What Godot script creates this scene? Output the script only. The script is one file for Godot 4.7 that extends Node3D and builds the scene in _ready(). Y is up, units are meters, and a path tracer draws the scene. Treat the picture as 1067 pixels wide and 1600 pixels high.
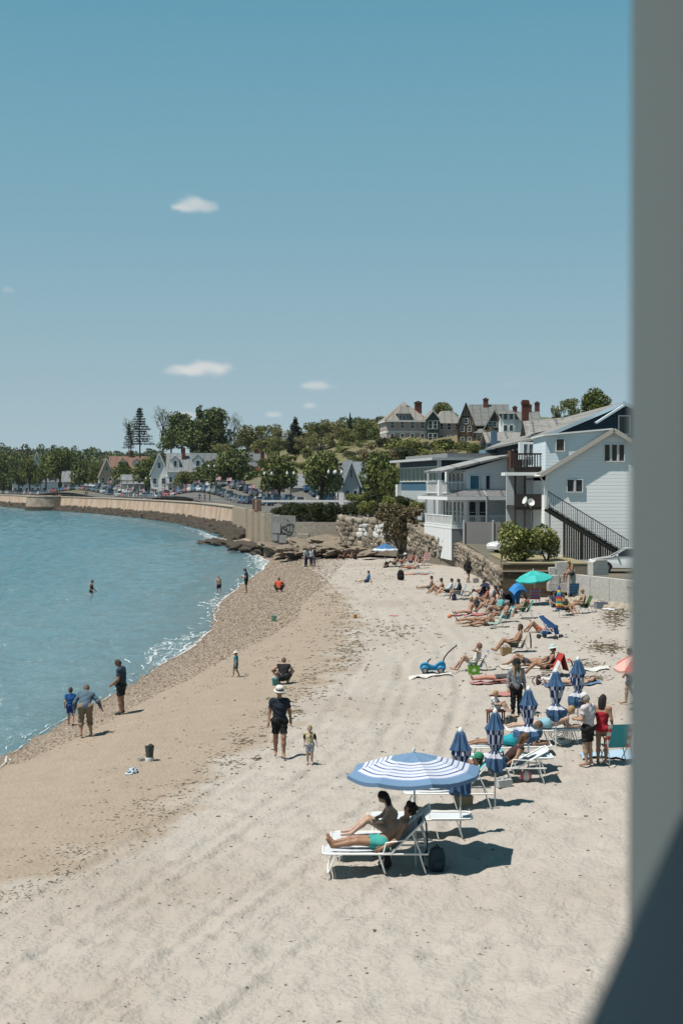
extends Node3D
# A town beach seen from a raised porch: sand, bay, seawall road and houses.
# Units are metres, y up, sea level at y = 0; the porch eye stands 7.5 m above the sea, looking along -z.

const F := 2222.0          # focal length in photo pixels
const EYE := Vector3(0, 7.5, 0)
var tilt := -atan(40.0 / 2222.0)
var rng := RandomNumberGenerator.new()
var names := {}
var mats := {}
var noise := FastNoiseLite.new()
var noise2 := FastNoiseLite.new()

# ---------------------------------------------------------------- mesh builder
class MB:
	var v := PackedVector3Array()
	var ix := PackedInt32Array()
	var c := PackedColorArray()
	var col := Color(1, 1, 1)
	var t := Transform3D()
	func vert(p: Vector3) -> int:
		v.append(t * p)
		c.append(col)
		return v.size() - 1
	func tri(a: Vector3, b: Vector3, d: Vector3) -> void:
		var i := vert(a)
		vert(b)
		vert(d)
		ix.append_array([i, i + 1, i + 2])
	func quad(a: Vector3, b: Vector3, d: Vector3, e: Vector3) -> void:
		var i := vert(a)
		vert(b)
		vert(d)
		vert(e)
		ix.append_array([i, i + 1, i + 2, i, i + 2, i + 3])
	func box(o: Vector3, s: Vector3, b := Basis.IDENTITY) -> MB:
		var h := s * 0.5
		var p := []
		for k in 8:
			p.append(o + b * Vector3(h.x * (1 if k & 1 else -1), h.y * (1 if k & 2 else -1), h.z * (1 if k & 4 else -1)))
		quad(p[4], p[6], p[7], p[5])
		quad(p[1], p[3], p[2], p[0])
		quad(p[5], p[7], p[3], p[1])
		quad(p[0], p[2], p[6], p[4])
		quad(p[2], p[3], p[7], p[6])
		quad(p[0], p[4], p[5], p[1])
		return self
	func bar(a: Vector3, b: Vector3, w: float, h: float) -> MB:
		var d := b - a
		var z := d.normalized()
		var up := Vector3.UP if absf(z.y) < 0.95 else Vector3.FORWARD
		var x := up.cross(z).normalized()
		return box((a + b) * 0.5, Vector3(w, h, d.length()), Basis(x, z.cross(x), z))
	func tube(pts: Array, rad, sides := 8, caps := true) -> MB:
		var n := pts.size()
		var first := v.size()
		var side := Vector3.ZERO
		for k in n:
			var d: Vector3 = (pts[mini(k + 1, n - 1)] - pts[maxi(k - 1, 0)]).normalized()
			if k == 0:
				side = d.cross(Vector3.UP if absf(d.y) < 0.9 else Vector3.RIGHT).normalized()
			else:
				side = (side - d * side.dot(d)).normalized()
			var up := side.cross(d)
			var r: float = rad[k] if rad is Array else rad
			for s in sides:
				var a := TAU * s / sides
				vert(pts[k] + (side * cos(a) + up * sin(a)) * r)
		for k in n - 1:
			for s in sides:
				var a := first + k * sides + s
				var b := first + k * sides + (s + 1) % sides
				ix.append_array([a, b, b + sides, a, b + sides, a + sides])
		if caps:
			for e in 2:
				var k := 0 if e == 0 else n - 1
				var ctr := vert(pts[k])
				var ring := first + k * sides
				for s in sides:
					if e == 0:
						ix.append_array([ctr, ring + (s + 1) % sides, ring + s])
					else:
						ix.append_array([ctr, ring + s, ring + (s + 1) % sides])
		return self
	func lathe(prof: Array, sides := 16, o := Vector3.ZERO, b := Basis.IDENTITY) -> MB:
		var first := v.size()
		for p in prof:
			for s in sides:
				var a := TAU * s / sides
				vert(o + b * Vector3(cos(a) * p.x, p.y, sin(a) * p.x))
		for k in prof.size() - 1:
			for s in sides:
				var i := first + k * sides + s
				var j := first + k * sides + (s + 1) % sides
				ix.append_array([i, j, j + sides, i, j + sides, i + sides])
		return self
	func ell(o: Vector3, r: Vector3, b := Basis.IDENTITY, seg := 10) -> MB:
		var prof := []
		var first := v.size()
		var rows := seg / 2 + 1
		for k in rows + 1:
			var e := PI * k / rows - PI / 2
			for s in seg:
				var a := TAU * s / seg
				vert(o + b * Vector3(cos(a) * cos(e) * r.x, sin(e) * r.y, sin(a) * cos(e) * r.z))
		for k in rows:
			for s in seg:
				var i := first + k * seg + s
				var j := first + k * seg + (s + 1) % seg
				ix.append_array([i, j, j + seg, i, j + seg, i + seg])
		return self
	# a flat outline in the xy plane given thickness along z
	func prism(poly: PackedVector2Array, z0: float, z1: float) -> MB:
		var tr := Geometry2D.triangulate_polygon(poly)
		for z in [z0, z1]:
			var first := v.size()
			for p in poly:
				vert(Vector3(p.x, p.y, z))
			for k in range(0, tr.size(), 3):
				if z == z0:
					ix.append_array([first + tr[k], first + tr[k + 1], first + tr[k + 2]])
				else:
					ix.append_array([first + tr[k], first + tr[k + 2], first + tr[k + 1]])
		for k in poly.size():
			var a := poly[k]
			var b := poly[(k + 1) % poly.size()]
			quad(Vector3(a.x, a.y, z0), Vector3(b.x, b.y, z0), Vector3(b.x, b.y, z1), Vector3(a.x, a.y, z1))
		return self
	func moved(x: Transform3D) -> void:
		for k in v.size():
			v[k] = x * v[k]
	func mesh(colored := false) -> ArrayMesh:
		var n := PackedVector3Array()
		n.resize(v.size())
		for k in range(0, ix.size(), 3):
			var a := v[ix[k]]
			var w := (v[ix[k + 2]] - a).cross(v[ix[k + 1]] - a)
			n[ix[k]] += w
			n[ix[k + 1]] += w
			n[ix[k + 2]] += w
		for k in n.size():
			n[k] = n[k].normalized() if n[k].length_squared() > 1e-20 else Vector3.UP
		var arr := []
		arr.resize(Mesh.ARRAY_MAX)
		arr[Mesh.ARRAY_VERTEX] = v
		arr[Mesh.ARRAY_NORMAL] = n
		arr[Mesh.ARRAY_INDEX] = ix
		if colored:
			arr[Mesh.ARRAY_COLOR] = c
		var m := ArrayMesh.new()
		m.add_surface_from_arrays(Mesh.PRIMITIVE_TRIANGLES, arr)
		return m

# ---------------------------------------------------------------- names and nodes
func numbered(called: String) -> String:
	names[called] = names.get(called, -1) + 1
	return called if names[called] == 0 else "%s_%03d" % [called, names[called]]

func tag(o: Node, label: String, category := "", group := "", kind := "") -> Node:
	if label:
		o.set_meta("label", label)
	if category:
		o.set_meta("category", category)
	if group:
		o.set_meta("group", group)
	if kind:
		o.set_meta("kind", kind)
	return o

func thing(called: String, label: String, category: String, where := Vector3.ZERO, turn := 0.0, group := "") -> Node3D:
	var o := Node3D.new()
	o.name = numbered(called)
	add_child(o)
	o.position = where
	o.rotation.y = turn
	tag(o, label, category, group)
	return o

func node_of(m: Mesh, called: String, material: Material, parent: Node, where := Transform3D.IDENTITY) -> MeshInstance3D:
	var o := MeshInstance3D.new()
	o.name = numbered(called) if parent == self else called
	o.mesh = m
	o.material_override = material
	o.transform = where
	parent.add_child(o, true)
	return o

# the shape is in its parent's own axes
func part(mb: MB, called: String, material: Material, parent: Node = self) -> MeshInstance3D:
	return node_of(mb.mesh(material.vertex_color_use_as_albedo), called, material, parent)

# the shape is in world axes and is moved into its parent's
func wpart(mb: MB, called: String, material: Material, parent: Node) -> MeshInstance3D:
	var x := Transform3D.IDENTITY
	var p := parent
	while p != self:
		x = p.transform * x
		p = p.get_parent()
	mb.moved(x.affine_inverse())
	return part(mb, called, material, parent)

func copy_of(o: Node3D, where: Vector3, turn: float, label := "", sc := 1.0) -> Node3D:
	var c: Node3D = o.duplicate()
	c.name = numbered(String(o.name).rstrip("0123456789").rstrip("_"))
	add_child(c)
	c.position = where
	c.rotation.y = turn
	c.scale = Vector3.ONE * sc
	if label:
		c.set_meta("label", label)
	return c

# ---------------------------------------------------------------- materials
func lin(r: float, g: float, b: float) -> Color:
	return Color(r, g, b).linear_to_srgb()

func noise_tex(freq: float, lo: float, octaves := 4, size := 512, type := FastNoiseLite.TYPE_SIMPLEX_SMOOTH, seedv := 1) -> NoiseTexture2D:
	var n := FastNoiseLite.new()
	n.noise_type = type
	n.frequency = freq
	n.fractal_octaves = octaves
	n.seed = seedv
	var t := NoiseTexture2D.new()
	t.width = size
	t.height = size
	t.seamless = true
	t.noise = n
	var g := Gradient.new()
	g.set_color(0, lin(lo, lo, lo) if lo > 0.0 else Color(0, 0, 0))
	g.set_color(1, Color(1, 1, 1))
	t.color_ramp = g
	return t

var tx := {}
func textures() -> void:
	tx.grain = noise_tex(0.08, 0.72, 4)
	tx.patch = noise_tex(0.012, 0.66, 5, 512, FastNoiseLite.TYPE_SIMPLEX_SMOOTH, 4)
	tx.sand = noise_tex(0.2, 0.7, 3, 1024, FastNoiseLite.TYPE_SIMPLEX_SMOOTH, 7)
	tx.relief = noise_tex(0.03, 0.0, 5, 1024, FastNoiseLite.TYPE_SIMPLEX_SMOOTH, 9)
	tx.rust = noise_tex(0.016, 0.5, 4, 512, FastNoiseLite.TYPE_SIMPLEX_SMOOTH, 21)
	var rg: Gradient = tx.rust.color_ramp
	rg.set_color(0, lin(0.66, 0.50, 0.38))
	rg.add_point(0.42, lin(0.84, 0.74, 0.64))
	rg.add_point(0.6, lin(1, 1, 1))
	tx.wave = noise_tex(0.02, 0.0, 4, 512, FastNoiseLite.TYPE_SIMPLEX_SMOOTH, 12)
	# lapped boards: a height that drops at the foot of each board
	var im := Image.create(8, 64, false, Image.FORMAT_RGB8)
	for y in 64:
		var h := 1.0 - 0.85 * float(63 - y) / 63.0
		for x in 8:
			im.set_pixel(x, y, Color(h, h, h))
	tx.board = ImageTexture.create_from_image(im)
	var im2 := Image.create(128, 128, false, Image.FORMAT_RGB8)
	var r := RandomNumberGenerator.new()
	r.seed = 5
	for row in 16:
		for k in 8:
			var g := r.randf_range(0.72, 1.0)
			im2.fill_rect(Rect2i((k * 16 + (row % 2) * 8) % 128, row * 8, 16, 8), Color(g, g, g))
	tx.shingle = ImageTexture.create_from_image(im2)

# col: linear base colour. tex: surface grain that varies the colour a little; bump in centimetres
func mat(col: Color, rough := 0.8, tex := "grain", scale := 1.0, bump_tex := "", bump := 0.0, more := {}) -> StandardMaterial3D:
	var key := str([col, rough, tex, scale, bump_tex, bump, more])
	if mats.has(key):
		return mats[key]
	var m := StandardMaterial3D.new()
	m.albedo_color = lin(col.r, col.g, col.b)
	m.roughness = rough
	m.metallic_specular = 0.35
	if tex:
		m.albedo_texture = tx[tex]
		m.uv1_triplanar = true
		m.uv1_world_triplanar = true
		m.uv1_scale = Vector3.ONE * scale
	if bump_tex:
		m.heightmap_enabled = true
		m.heightmap_texture = tx[bump_tex]
		m.heightmap_scale = bump
		if not tex:
			m.uv1_triplanar = true
			m.uv1_world_triplanar = true
			m.uv1_scale = Vector3.ONE * scale
	for k in more:
		m.set(k, more[k])
	mats[key] = m
	return m

func plain(r: float, g: float, b: float, rough := 0.8) -> StandardMaterial3D:
	return mat(Color(r, g, b), rough, "")

func cloth(r: float, g: float, b: float) -> StandardMaterial3D:
	return mat(Color(r, g, b), 0.95, "grain", 3.0)

func tinted(rough := 0.85, tex := "", scale := 1.0, more := {}) -> StandardMaterial3D:
	var d := more.duplicate()
	d["vertex_color_use_as_albedo"] = true
	return mat(Color(1, 1, 1), rough, tex, scale, "", 0.0, d)

func siding(r: float, g: float, b: float, per_metre := 6.0) -> StandardMaterial3D:
	return mat(Color(r, g, b), 0.7, "", per_metre, "board", 1.6)

func shingles(r: float, g: float, b: float) -> StandardMaterial3D:
	return mat(Color(r, g, b), 0.9, "shingle", 0.55)

# ---------------------------------------------------------------- from photo pixels to places
func ray(px: float, py: float) -> Vector3:
	return Basis(Vector3.RIGHT, tilt) * Vector3((px - 533.5) / F, (800.0 - py) / F, -1.0)

func at(px: float, py: float, depth: float) -> Vector3:
	var d := ray(px, py)
	return EYE + d * (depth / -d.z)

func X(px: float, depth: float) -> float:
	return at(px, 760, depth).x

func Y(py: float, depth: float) -> float:
	return at(533, py, depth).y

# where the line of sight through a pixel meets the beach
func gp(px: float, py: float) -> Vector3:
	var d := ray(px, py)
	d /= -d.z
	var lo := 8.0
	var hi := 8.0
	while hi < 400.0:
		var p := EYE + d * hi
		if p.y < beach_h(p.x, p.z):
			break
		lo = hi
		hi *= 1.02
	for k in 24:
		var m := (lo + hi) * 0.5
		var p := EYE + d * m
		if p.y < beach_h(p.x, p.z):
			hi = m
		else:
			lo = m
	var q := EYE + d * hi
	q.y = beach_h(q.x, q.z)
	return q

# ---------------------------------------------------------------- the lie of the land
func table(a: Array, t: float) -> float:
	if t <= a[0][0]:
		return a[0][1]
	for k in a.size() - 1:
		if t < a[k + 1][0]:
			return lerpf(a[k][1], a[k + 1][1], (t - a[k][0]) / (a[k + 1][0] - a[k][0]))
	return a[-1][1]

const SHORE := [[5, -10.6], [30, -9.6], [38.3, -9.2], [42.2, -9.2], [45.3, -8.84], [49, -8.46], [52.9, -7.94], [59.5, -7.59], [66.7, -7.0], [75.8, -6.77], [83.3, -7.5], [92.6, -7.86], [107.5, -7.67], [128, -7.1], [141, -7.3], [157, -9.6], [175, -13], [200, -17], [240, -24], [300, -38]]
const RISE := [[-60, -4.5], [-20, -1.7], [-6, -0.5], [0, 0.0], [3, 0.36], [10, 0.78], [20, 1.35], [40, 2.2]]
const DRYLINE := [[5, -8.2], [17, -7.0], [23.6, -5.7], [29, -4.0], [41, -1.7], [62, 0.7], [78, 0.5], [100, -1.0], [140, -5.0], [200, -16.0]]

func beach_flat(x: float, z: float) -> float:
	return table(RISE, x - table(SHORE, -z))

# middle lines of wheel ruts up the beach: distance, x
const RUTS := [[[8, -7.6], [20, -3.6], [27, -1.3], [35, 1.7], [46, 3.0], [61, 3.2], [86, 2.6], [112, 1.3], [140, -2]], [[8, -5.0], [18, -2.4], [25, 0.4], [33, 3.0], [44, 4.6], [60, 5.6], [80, 5.4], [110, 3.2], [140, -1]], [[8, -9.6], [22, -5.0], [30, -2.6], [40, 0.2], [56, 1.8], [75, 2.0], [110, -0.5], [140, -4]]]
var pits := FastNoiseLite.new()

func beach_h(x: float, z: float) -> float:
	var h := beach_flat(x, z)
	var d := -z
	var dry := clampf((x - table(DRYLINE, d)) * 0.5 + 0.3, 0.0, 1.0)
	h += noise.get_noise_2d(x, z) * 0.05 * (0.25 + dry)
	if dry > 0.05 and d < 130.0:
		h += noise2.get_noise_2d(x, z) * 0.036 * dry
		# footprints: shallow pits with raised lips
		var p := pits.get_noise_2d(x, z * 0.8) + 1.0
		h -= 0.040 * dry * (1.0 - smoothstep(0.10, 0.34, p)) - 0.010 * dry * smoothstep(0.2, 0.4, p) * (1.0 - smoothstep(0.4, 0.7, p))
		for k in 3:
			var m := x - table(RUTS[k], d)
			if absf(m) < 2.2:
				for s in [-0.85, 0.85]:
					var q := absf(m - s)
					if q < 0.5:
						var tread := 0.75 + 0.25 * sin(d * 14.0 + m * 5.0)
						h -= 0.042 * (1.0 - smoothstep(0.10, 0.2, q)) * tread - 0.022 * smoothstep(0.15, 0.26, q) * (1.0 - smoothstep(0.28, 0.45, q))
	return h

func sstep(a: float, b: float, t: float) -> float:
	return smoothstep(a, b, t)

func land_h(x: float, d: float) -> float:
	var h := table([[60, 2.3], [85, 2.45], [110, 3.1], [125, 3.5], [134, 4.35], [2000, 4.35]], d)
	h += 15.0 * sstep(-50, 15, x) * sstep(262, 345, d) + 9.0 * sstep(395, 480, d) * sstep(-110, -40, x)
	h += 2.5 * sstep(150, 260, d) * sstep(15, 60, x)
	h += 30.0 * sstep(620, 1250, d) * (0.75 + 0.35 * noise.get_noise_2d(x * 0.02, d * 0.02)) * (0.55 + 0.55 * sstep(150, -500, x))
	return h

# ---------------------------------------------------------------- camera, sky, sun
func light_and_lens() -> void:
	var cam := Camera3D.new()
	cam.name = "camera"
	cam.position = EYE
	cam.rotation.x = tilt
	cam.keep_aspect = Camera3D.KEEP_HEIGHT
	var lens := CameraAttributesPhysical.new()
	lens.frustum_focal_length = 12.0 / (800.0 / F)
	lens.frustum_focus_distance = 60.0
	lens.frustum_near = 0.05
	lens.frustum_far = 6000.0
	lens.exposure_aperture = 2.0
	cam.attributes = lens
	add_child(cam)
	cam.fov = rad_to_deg(2.0 * atan(800.0 / F))
	cam.near = 0.05
	cam.far = 6000.0
	cam.current = true

	var sky := PanoramaSkyMaterial.new()
	sky.panorama = clear_sky()
	var e := Environment.new()
	e.background_mode = Environment.BG_SKY
	e.sky = Sky.new()
	e.sky.sky_material = sky
	e.tonemap_mode = Environment.TONE_MAPPER_LINEAR
	e.tonemap_exposure = 1.36
	e.background_energy_multiplier = 0.755
	e.sdfgi_enabled = true
	e.ssao_enabled = true
	e.ssil_enabled = true
	e.fog_enabled = true
	e.fog_density = 0.00004
	e.fog_light_color = lin(0.62, 0.72, 0.78)
	var w := WorldEnvironment.new()
	w.name = "world_environment"
	w.environment = e
	add_child(w)

	var sun := DirectionalLight3D.new()
	sun.name = "sun"
	sun.light_energy = 1.6
	sun.light_color = Color(1.0, 0.975, 0.94)
	sun.light_angular_distance = 0.53
	sun.shadow_enabled = true
	add_child(sun)
	sun.look_at_from_position(Vector3(-38, 92, 17), Vector3.ZERO)

# clear spring sky: pale at the horizon, deepening steadily to the zenith, with a few small fair-weather clouds
const SKY := [[0.0, 0.405, 0.510, 0.565], [2.5, 0.365, 0.490, 0.550], [5.0, 0.312, 0.455, 0.528], [10.0, 0.218, 0.402, 0.500], [19.0, 0.124, 0.325, 0.442], [35.0, 0.075, 0.235, 0.335], [60.0, 0.048, 0.165, 0.250], [90.0, 0.040, 0.140, 0.220]]

func sky_at(deg: float) -> Color:
	for k in SKY.size() - 1:
		if deg <= SKY[k + 1][0]:
			var t: float = (deg - SKY[k][0]) / (SKY[k + 1][0] - SKY[k][0])
			return Color(lerpf(SKY[k][1], SKY[k + 1][1], t), lerpf(SKY[k][2], SKY[k + 1][2], t), lerpf(SKY[k][3], SKY[k + 1][3], t))
	return Color(SKY[-1][1], SKY[-1][2], SKY[-1][3])

func clear_sky() -> ImageTexture:
	var w := 4096
	var h := 2048
	var im := Image.create(w, h, false, Image.FORMAT_RGB8)
	for y in h:
		var deg := 90.0 - (y + 0.5) * 180.0 / h
		var c := sky_at(maxf(0.0, deg)) if deg > 0 else Color(0.2, 0.21, 0.2)
		im.fill_rect(Rect2i(0, y, w, 1), lin(c.r, c.g, c.b))
	var n := FastNoiseLite.new()
	n.seed = 31
	n.frequency = 0.055
	n.fractal_octaves = 5
	# middle and half size of each small cloud in photo pixels; the rest of the low sky holds a few alike
	var list := [[303, 321, 38, 13, 0.8], [280, 323, 14, 6, 0.5], [322, 578, 46, 13, 1.0], [275, 579, 26, 7, 0.6], [494, 602, 33, 6, 0.7], [479, 632, 13, 5.5, 0.8], [425, 646, 17, 4, 0.7], [283, 647, 22, 6, 0.9], [12, 452, 10, 4, 0.25], [800, 598, 14, 3, 0.2]]
	var r := RandomNumberGenerator.new()
	r.seed = 8
	var spots := []
	for c in list:
		var d := ray(c[0], c[1]).normalized()
		spots.append([fposmod(atan2(d.x, -d.z), TAU), asin(d.y), c[2] / F, c[3] / F, c[4]])
	for k in 16:
		spots.append([r.randf_range(0.35, TAU - 0.45), r.randf_range(0.03, 0.22), r.randf_range(0.008, 0.022), r.randf_range(0.002, 0.006), r.randf_range(0.4, 0.9)])
	for s in spots:
		var cx: float = s[0] / TAU * w
		var cy: float = (0.5 - s[1] / PI) * h
		var rx: float = s[2] / TAU * w
		var ry: float = s[3] / PI * h
		for y in range(int(cy - ry * 1.6) - 2, int(cy + ry * 1.6) + 3):
			for x in range(int(cx - rx * 1.4) - 2, int(cx + rx * 1.4) + 3):
				var u := (x - cx) / rx
				var q := (y - cy) / ry
				q = q * (0.8 if q < 0 else 1.25)
				var a: float = 1.0 - u * u - q * q + n.get_noise_2d(x * 1.1, y * 2.6) * 1.0
				a = clampf(a * 1.1, 0.0, 1.0) * s[4]
				if a > 0.0:
					var px := posmod(x, w)
					var under := im.get_pixel(px, y).srgb_to_linear()
					var c := under.lerp(Color(0.68, 0.69, 0.68), a * 0.85)
					im.set_pixel(px, y, lin(c.r, c.g, c.b))
	return ImageTexture.create_from_image(im)

# ---------------------------------------------------------------- beach, sea and land
func beach() -> void:
	var mb := MB.new()
	var pn := FastNoiseLite.new()
	pn.seed = 77
	pn.frequency = 0.35
	pn.fractal_octaves = 4
	var rows := 560
	var cols := 400
	var ratio := pow(205.0 / 7.0, 1.0 / rows)
	var d := 7.0
	var dry_c := Color(0.375, 0.342, 0.305)
	var damp_c := Color(0.310, 0.255, 0.200)
	var peb_c := Color(0.275, 0.225, 0.178)
	for i in rows + 1:
		var zs: float = -d
		var xs := table(SHORE, d)
		var xd := table(DRYLINE, d)
		for j in cols + 1:
			var u := lerpf(-0.46, 0.40, float(j) / cols)
			var x := u * d + clampf(u * 12.0, -4.0, 4.0)
			var y := beach_h(x, zs)
			var n1 := pn.get_noise_2d(x, zs)
			var n2 := pn.get_noise_2d(x * 4.1 + 50.0, zs * 4.1)
			var n3 := pn.get_noise_2d(x * 0.25, zs * 0.25 + 90.0)
			var k := clampf((x - xd + n1 * 1.6 + n3 * 1.0) * 0.9 + 0.5, 0.0, 1.0)
			var c := damp_c.lerp(dry_c, k)
			var band := table([[30, 0.6], [42, 1.5], [50, 1.7], [60, 2.3], [75, 3.5], [100, 5.4], [140, 6.4]], d)
			var pk := clampf((band - (x - xs) + n1 * 1.4 + n2 * 0.7) * 0.9, 0.0, 1.0) * (1.0 if d > 39 else 0.3)
			c = c.lerp(peb_c, pk * 0.85)
			# gravelly coarse patches among the dry sand
			var gr := clampf(n3 * 2.2 - 0.25 + n2 * 0.6, 0.0, 1.0) * k * 0.35
			c = c.lerp(Color(0.25, 0.205, 0.155), gr)
			c = c * (1.0 + n2 * 0.10 + n1 * 0.05)
			var wet := clampf((0.35 - (x - xs)) * 1.6, 0.0, 1.0)
			c = c.lerp(Color(0.15, 0.115, 0.085), wet * 0.6 * clampf((x - xs + 0.8) * 1.2, 0.0, 1.0))
			# weed and stones cover the bed farther out
			c = c.lerp(Color(0.03, 0.06, 0.06), clampf((xs - 12.0 - x + n1 * 6.0) * 0.07, 0.0, 0.88))
			mb.v.append(Vector3(x, y, zs))
			mb.c.append(c)
		d *= ratio
	for i in rows:
		for j in cols:
			var a := i * (cols + 1) + j
			var b := a + cols + 1
			mb.ix.append_array([a, b, b + 1, a, b + 1, a + 1])
	var m := tinted(0.95, "sand", 0.23)
	m.heightmap_enabled = true
	m.heightmap_texture = tx.relief
	m.heightmap_scale = 3.5
	m.metallic_specular = 0.2
	tag(part(mb, "beach", m), "", "", "", "structure")

func sea() -> void:
	var wn := FastNoiseLite.new()
	wn.seed = 3
	wn.frequency = 0.5
	wn.fractal_octaves = 3
	var mb := MB.new()
	var rows := 620
	var cols := 280
	var d := 12.0
	var ratio := pow(700.0 / 12.0, 1.0 / rows)
	for i in rows + 1:
		for j in cols + 1:
			var u := lerpf(-0.62, 0.10, float(j) / cols)
			var x := u * d - 4.0
			var off := clampf((table(SHORE, d) - x) * 0.12, 0.12, 1.0)
			var y := wn.get_noise_2d(x * 0.7, d * 0.62) * 0.25 * off + wn.get_noise_2d(x * 2.0 + 9.0, d * 2.2) * 0.07 * off
			mb.v.append(Vector3(x, y, -d))
			mb.c.append(Color.WHITE)
		d *= ratio
	for i in rows:
		for j in cols:
			var a := i * (cols + 1) + j
			var b := a + cols + 1
			mb.ix.append_array([a, b, b + 1, a, b + 1, a + 1])
	var m := StandardMaterial3D.new()
	m.albedo_color = Color(lin(0.110, 0.245, 0.295), 0.60)
	m.transparency = BaseMaterial3D.TRANSPARENCY_ALPHA
	m.roughness = 0.10
	m.metallic_specular = 0.5
	m.heightmap_enabled = true
	m.heightmap_texture = tx.wave
	m.heightmap_scale = 9.0
	m.uv1_triplanar = true
	m.uv1_world_triplanar = true
	m.uv1_scale = Vector3(0.28, 0.28, 0.5)
	tag(part(mb, "sea", m), "", "", "", "structure")
	# the bed of the open bay
	var bed := MB.new()
	bed.quad(Vector3(-900, -4.6, -6), Vector3(-900, -4.6, -1200), Vector3(40, -4.6, -1200), Vector3(40, -4.6, -6))
	tag(part(bed, "seabed", mat(Color(0.03, 0.06, 0.06), 0.9, "patch", 0.05)), "", "", "", "structure")
	foam()

func foam() -> void:
	# the last reach of each wavelet: thin, lacy lines of froth that wander along the shore, thick only where a wave has just broken
	var r := RandomNumberGenerator.new()
	r.seed = 21
	var mb := MB.new()
	var fn := FastNoiseLite.new()
	fn.seed = 6
	fn.frequency = 0.16
	fn.fractal_octaves = 4
	var broken := func(d: float) -> float:
		var w := 0.0
		for q in [[58.0, 74.0, 0.8], [86.0, 99.0, 0.4], [126.0, 158.0, 0.6], [165.0, 250.0, 0.6]]:
			if d > q[0] and d < q[1]:
				w += q[2] * sin((d - q[0]) / (q[1] - q[0]) * PI)
		return w
	for line in 4:
		var d := 31.0
		var have := false
		var l0 := Vector3.ZERO
		var l1 := Vector3.ZERO
		while d < 260.0:
			var step := 0.012 * d * 0.35
			var bk: float = broken.call(d)
			var reach := [0.08, -0.25, -0.7, -1.3, -2.1][line] as float
			var x := table(SHORE, d) + reach * (0.5 + bk) + fn.get_noise_2d(d * 1.3, line * 40.0) * (0.35 + 0.25 * line)
			var keep := fn.get_noise_2d(d * 3.0, line * 77.0 + 9.0)
			var wide := (0.035 if line == 0 else 0.02) + bk * 0.12 * (0.4 + 0.6 * absf(fn.get_noise_2d(d * 6.0, line * 13.0))) + maxf(0.0, keep) * 0.06
			wide *= clampf(d / 70.0, 0.7, 1.8)
			var y := maxf(0.0, beach_flat(x, -d)) + 0.05
			var p0 := Vector3(x - wide, y - 0.012, -d)
			var p1 := Vector3(x + wide * 0.5, y, -d)
			if have and (keep > (-0.18 if line == 0 else 0.12 - bk * 0.4)):
				mb.quad(l0, p0, p1, l1)
			l0 = p0
			l1 = p1
			have = true
			d += step
	var made := 0
	while made < 16000:
		made += 1
		var d := 55.0 * pow(230.0 / 55.0, r.randf())
		var bk: float = broken.call(d)
		if r.randf() > bk:
			continue
		var x := table(SHORE, d) - pow(r.randf(), 1.3) * 2.3 * bk + 0.1
		if fn.get_noise_2d(x * 9.0, d * 7.0) < 0.02:
			continue
		var size := r.randf_range(0.008, 0.026) * clampf(d / 60.0, 0.8, 2.4)
		var y := maxf(0.0, beach_flat(x, -d)) + 0.05
		var first := mb.v.size()
		mb.vert(Vector3(x, y + 0.01, -d))
		for q in 6:
			var a := TAU * q / 6
			var rr := size * r.randf_range(0.5, 1.2)
			mb.vert(Vector3(x + cos(a) * rr * 1.6, y - 0.01, -d + sin(a) * rr * 1.6))
		for q in 6:
			mb.ix.append_array([first, first + 1 + (q + 1) % 6, first + 1 + q])
	tag(part(mb, "foam", mat(Color(0.62, 0.65, 0.65), 0.9, "", 1.0, "", 0.0, {"transparency": BaseMaterial3D.TRANSPARENCY_ALPHA, "albedo_color": Color(lin(0.62, 0.65, 0.65), 0.5)})), "white froth of small waves along the water's edge", "foam", "", "stuff")

# outline of the built-up shore, from the porch round to the far seawall: x, distance
const EDGE := [[26, 40], [20, 60], [14.8, 71], [12.0, 79.4], [9.15, 80.3], [9.7, 92], [9.3, 111], [7.0, 121], [5.6, 129], [0.2, 139], [-0.3, 150], [-7.2, 151.2], [-9.0, 165], [-12.5, 195], [-17, 225], [-22, 251], [-30, 287], [-41, 324], [-54, 362], [-66, 395], [-80, 427], [-92, 452], [-104, 480], [-118, 515], [-133, 555], [-165, 630], [-210, 720], [-300, 860]]

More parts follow.
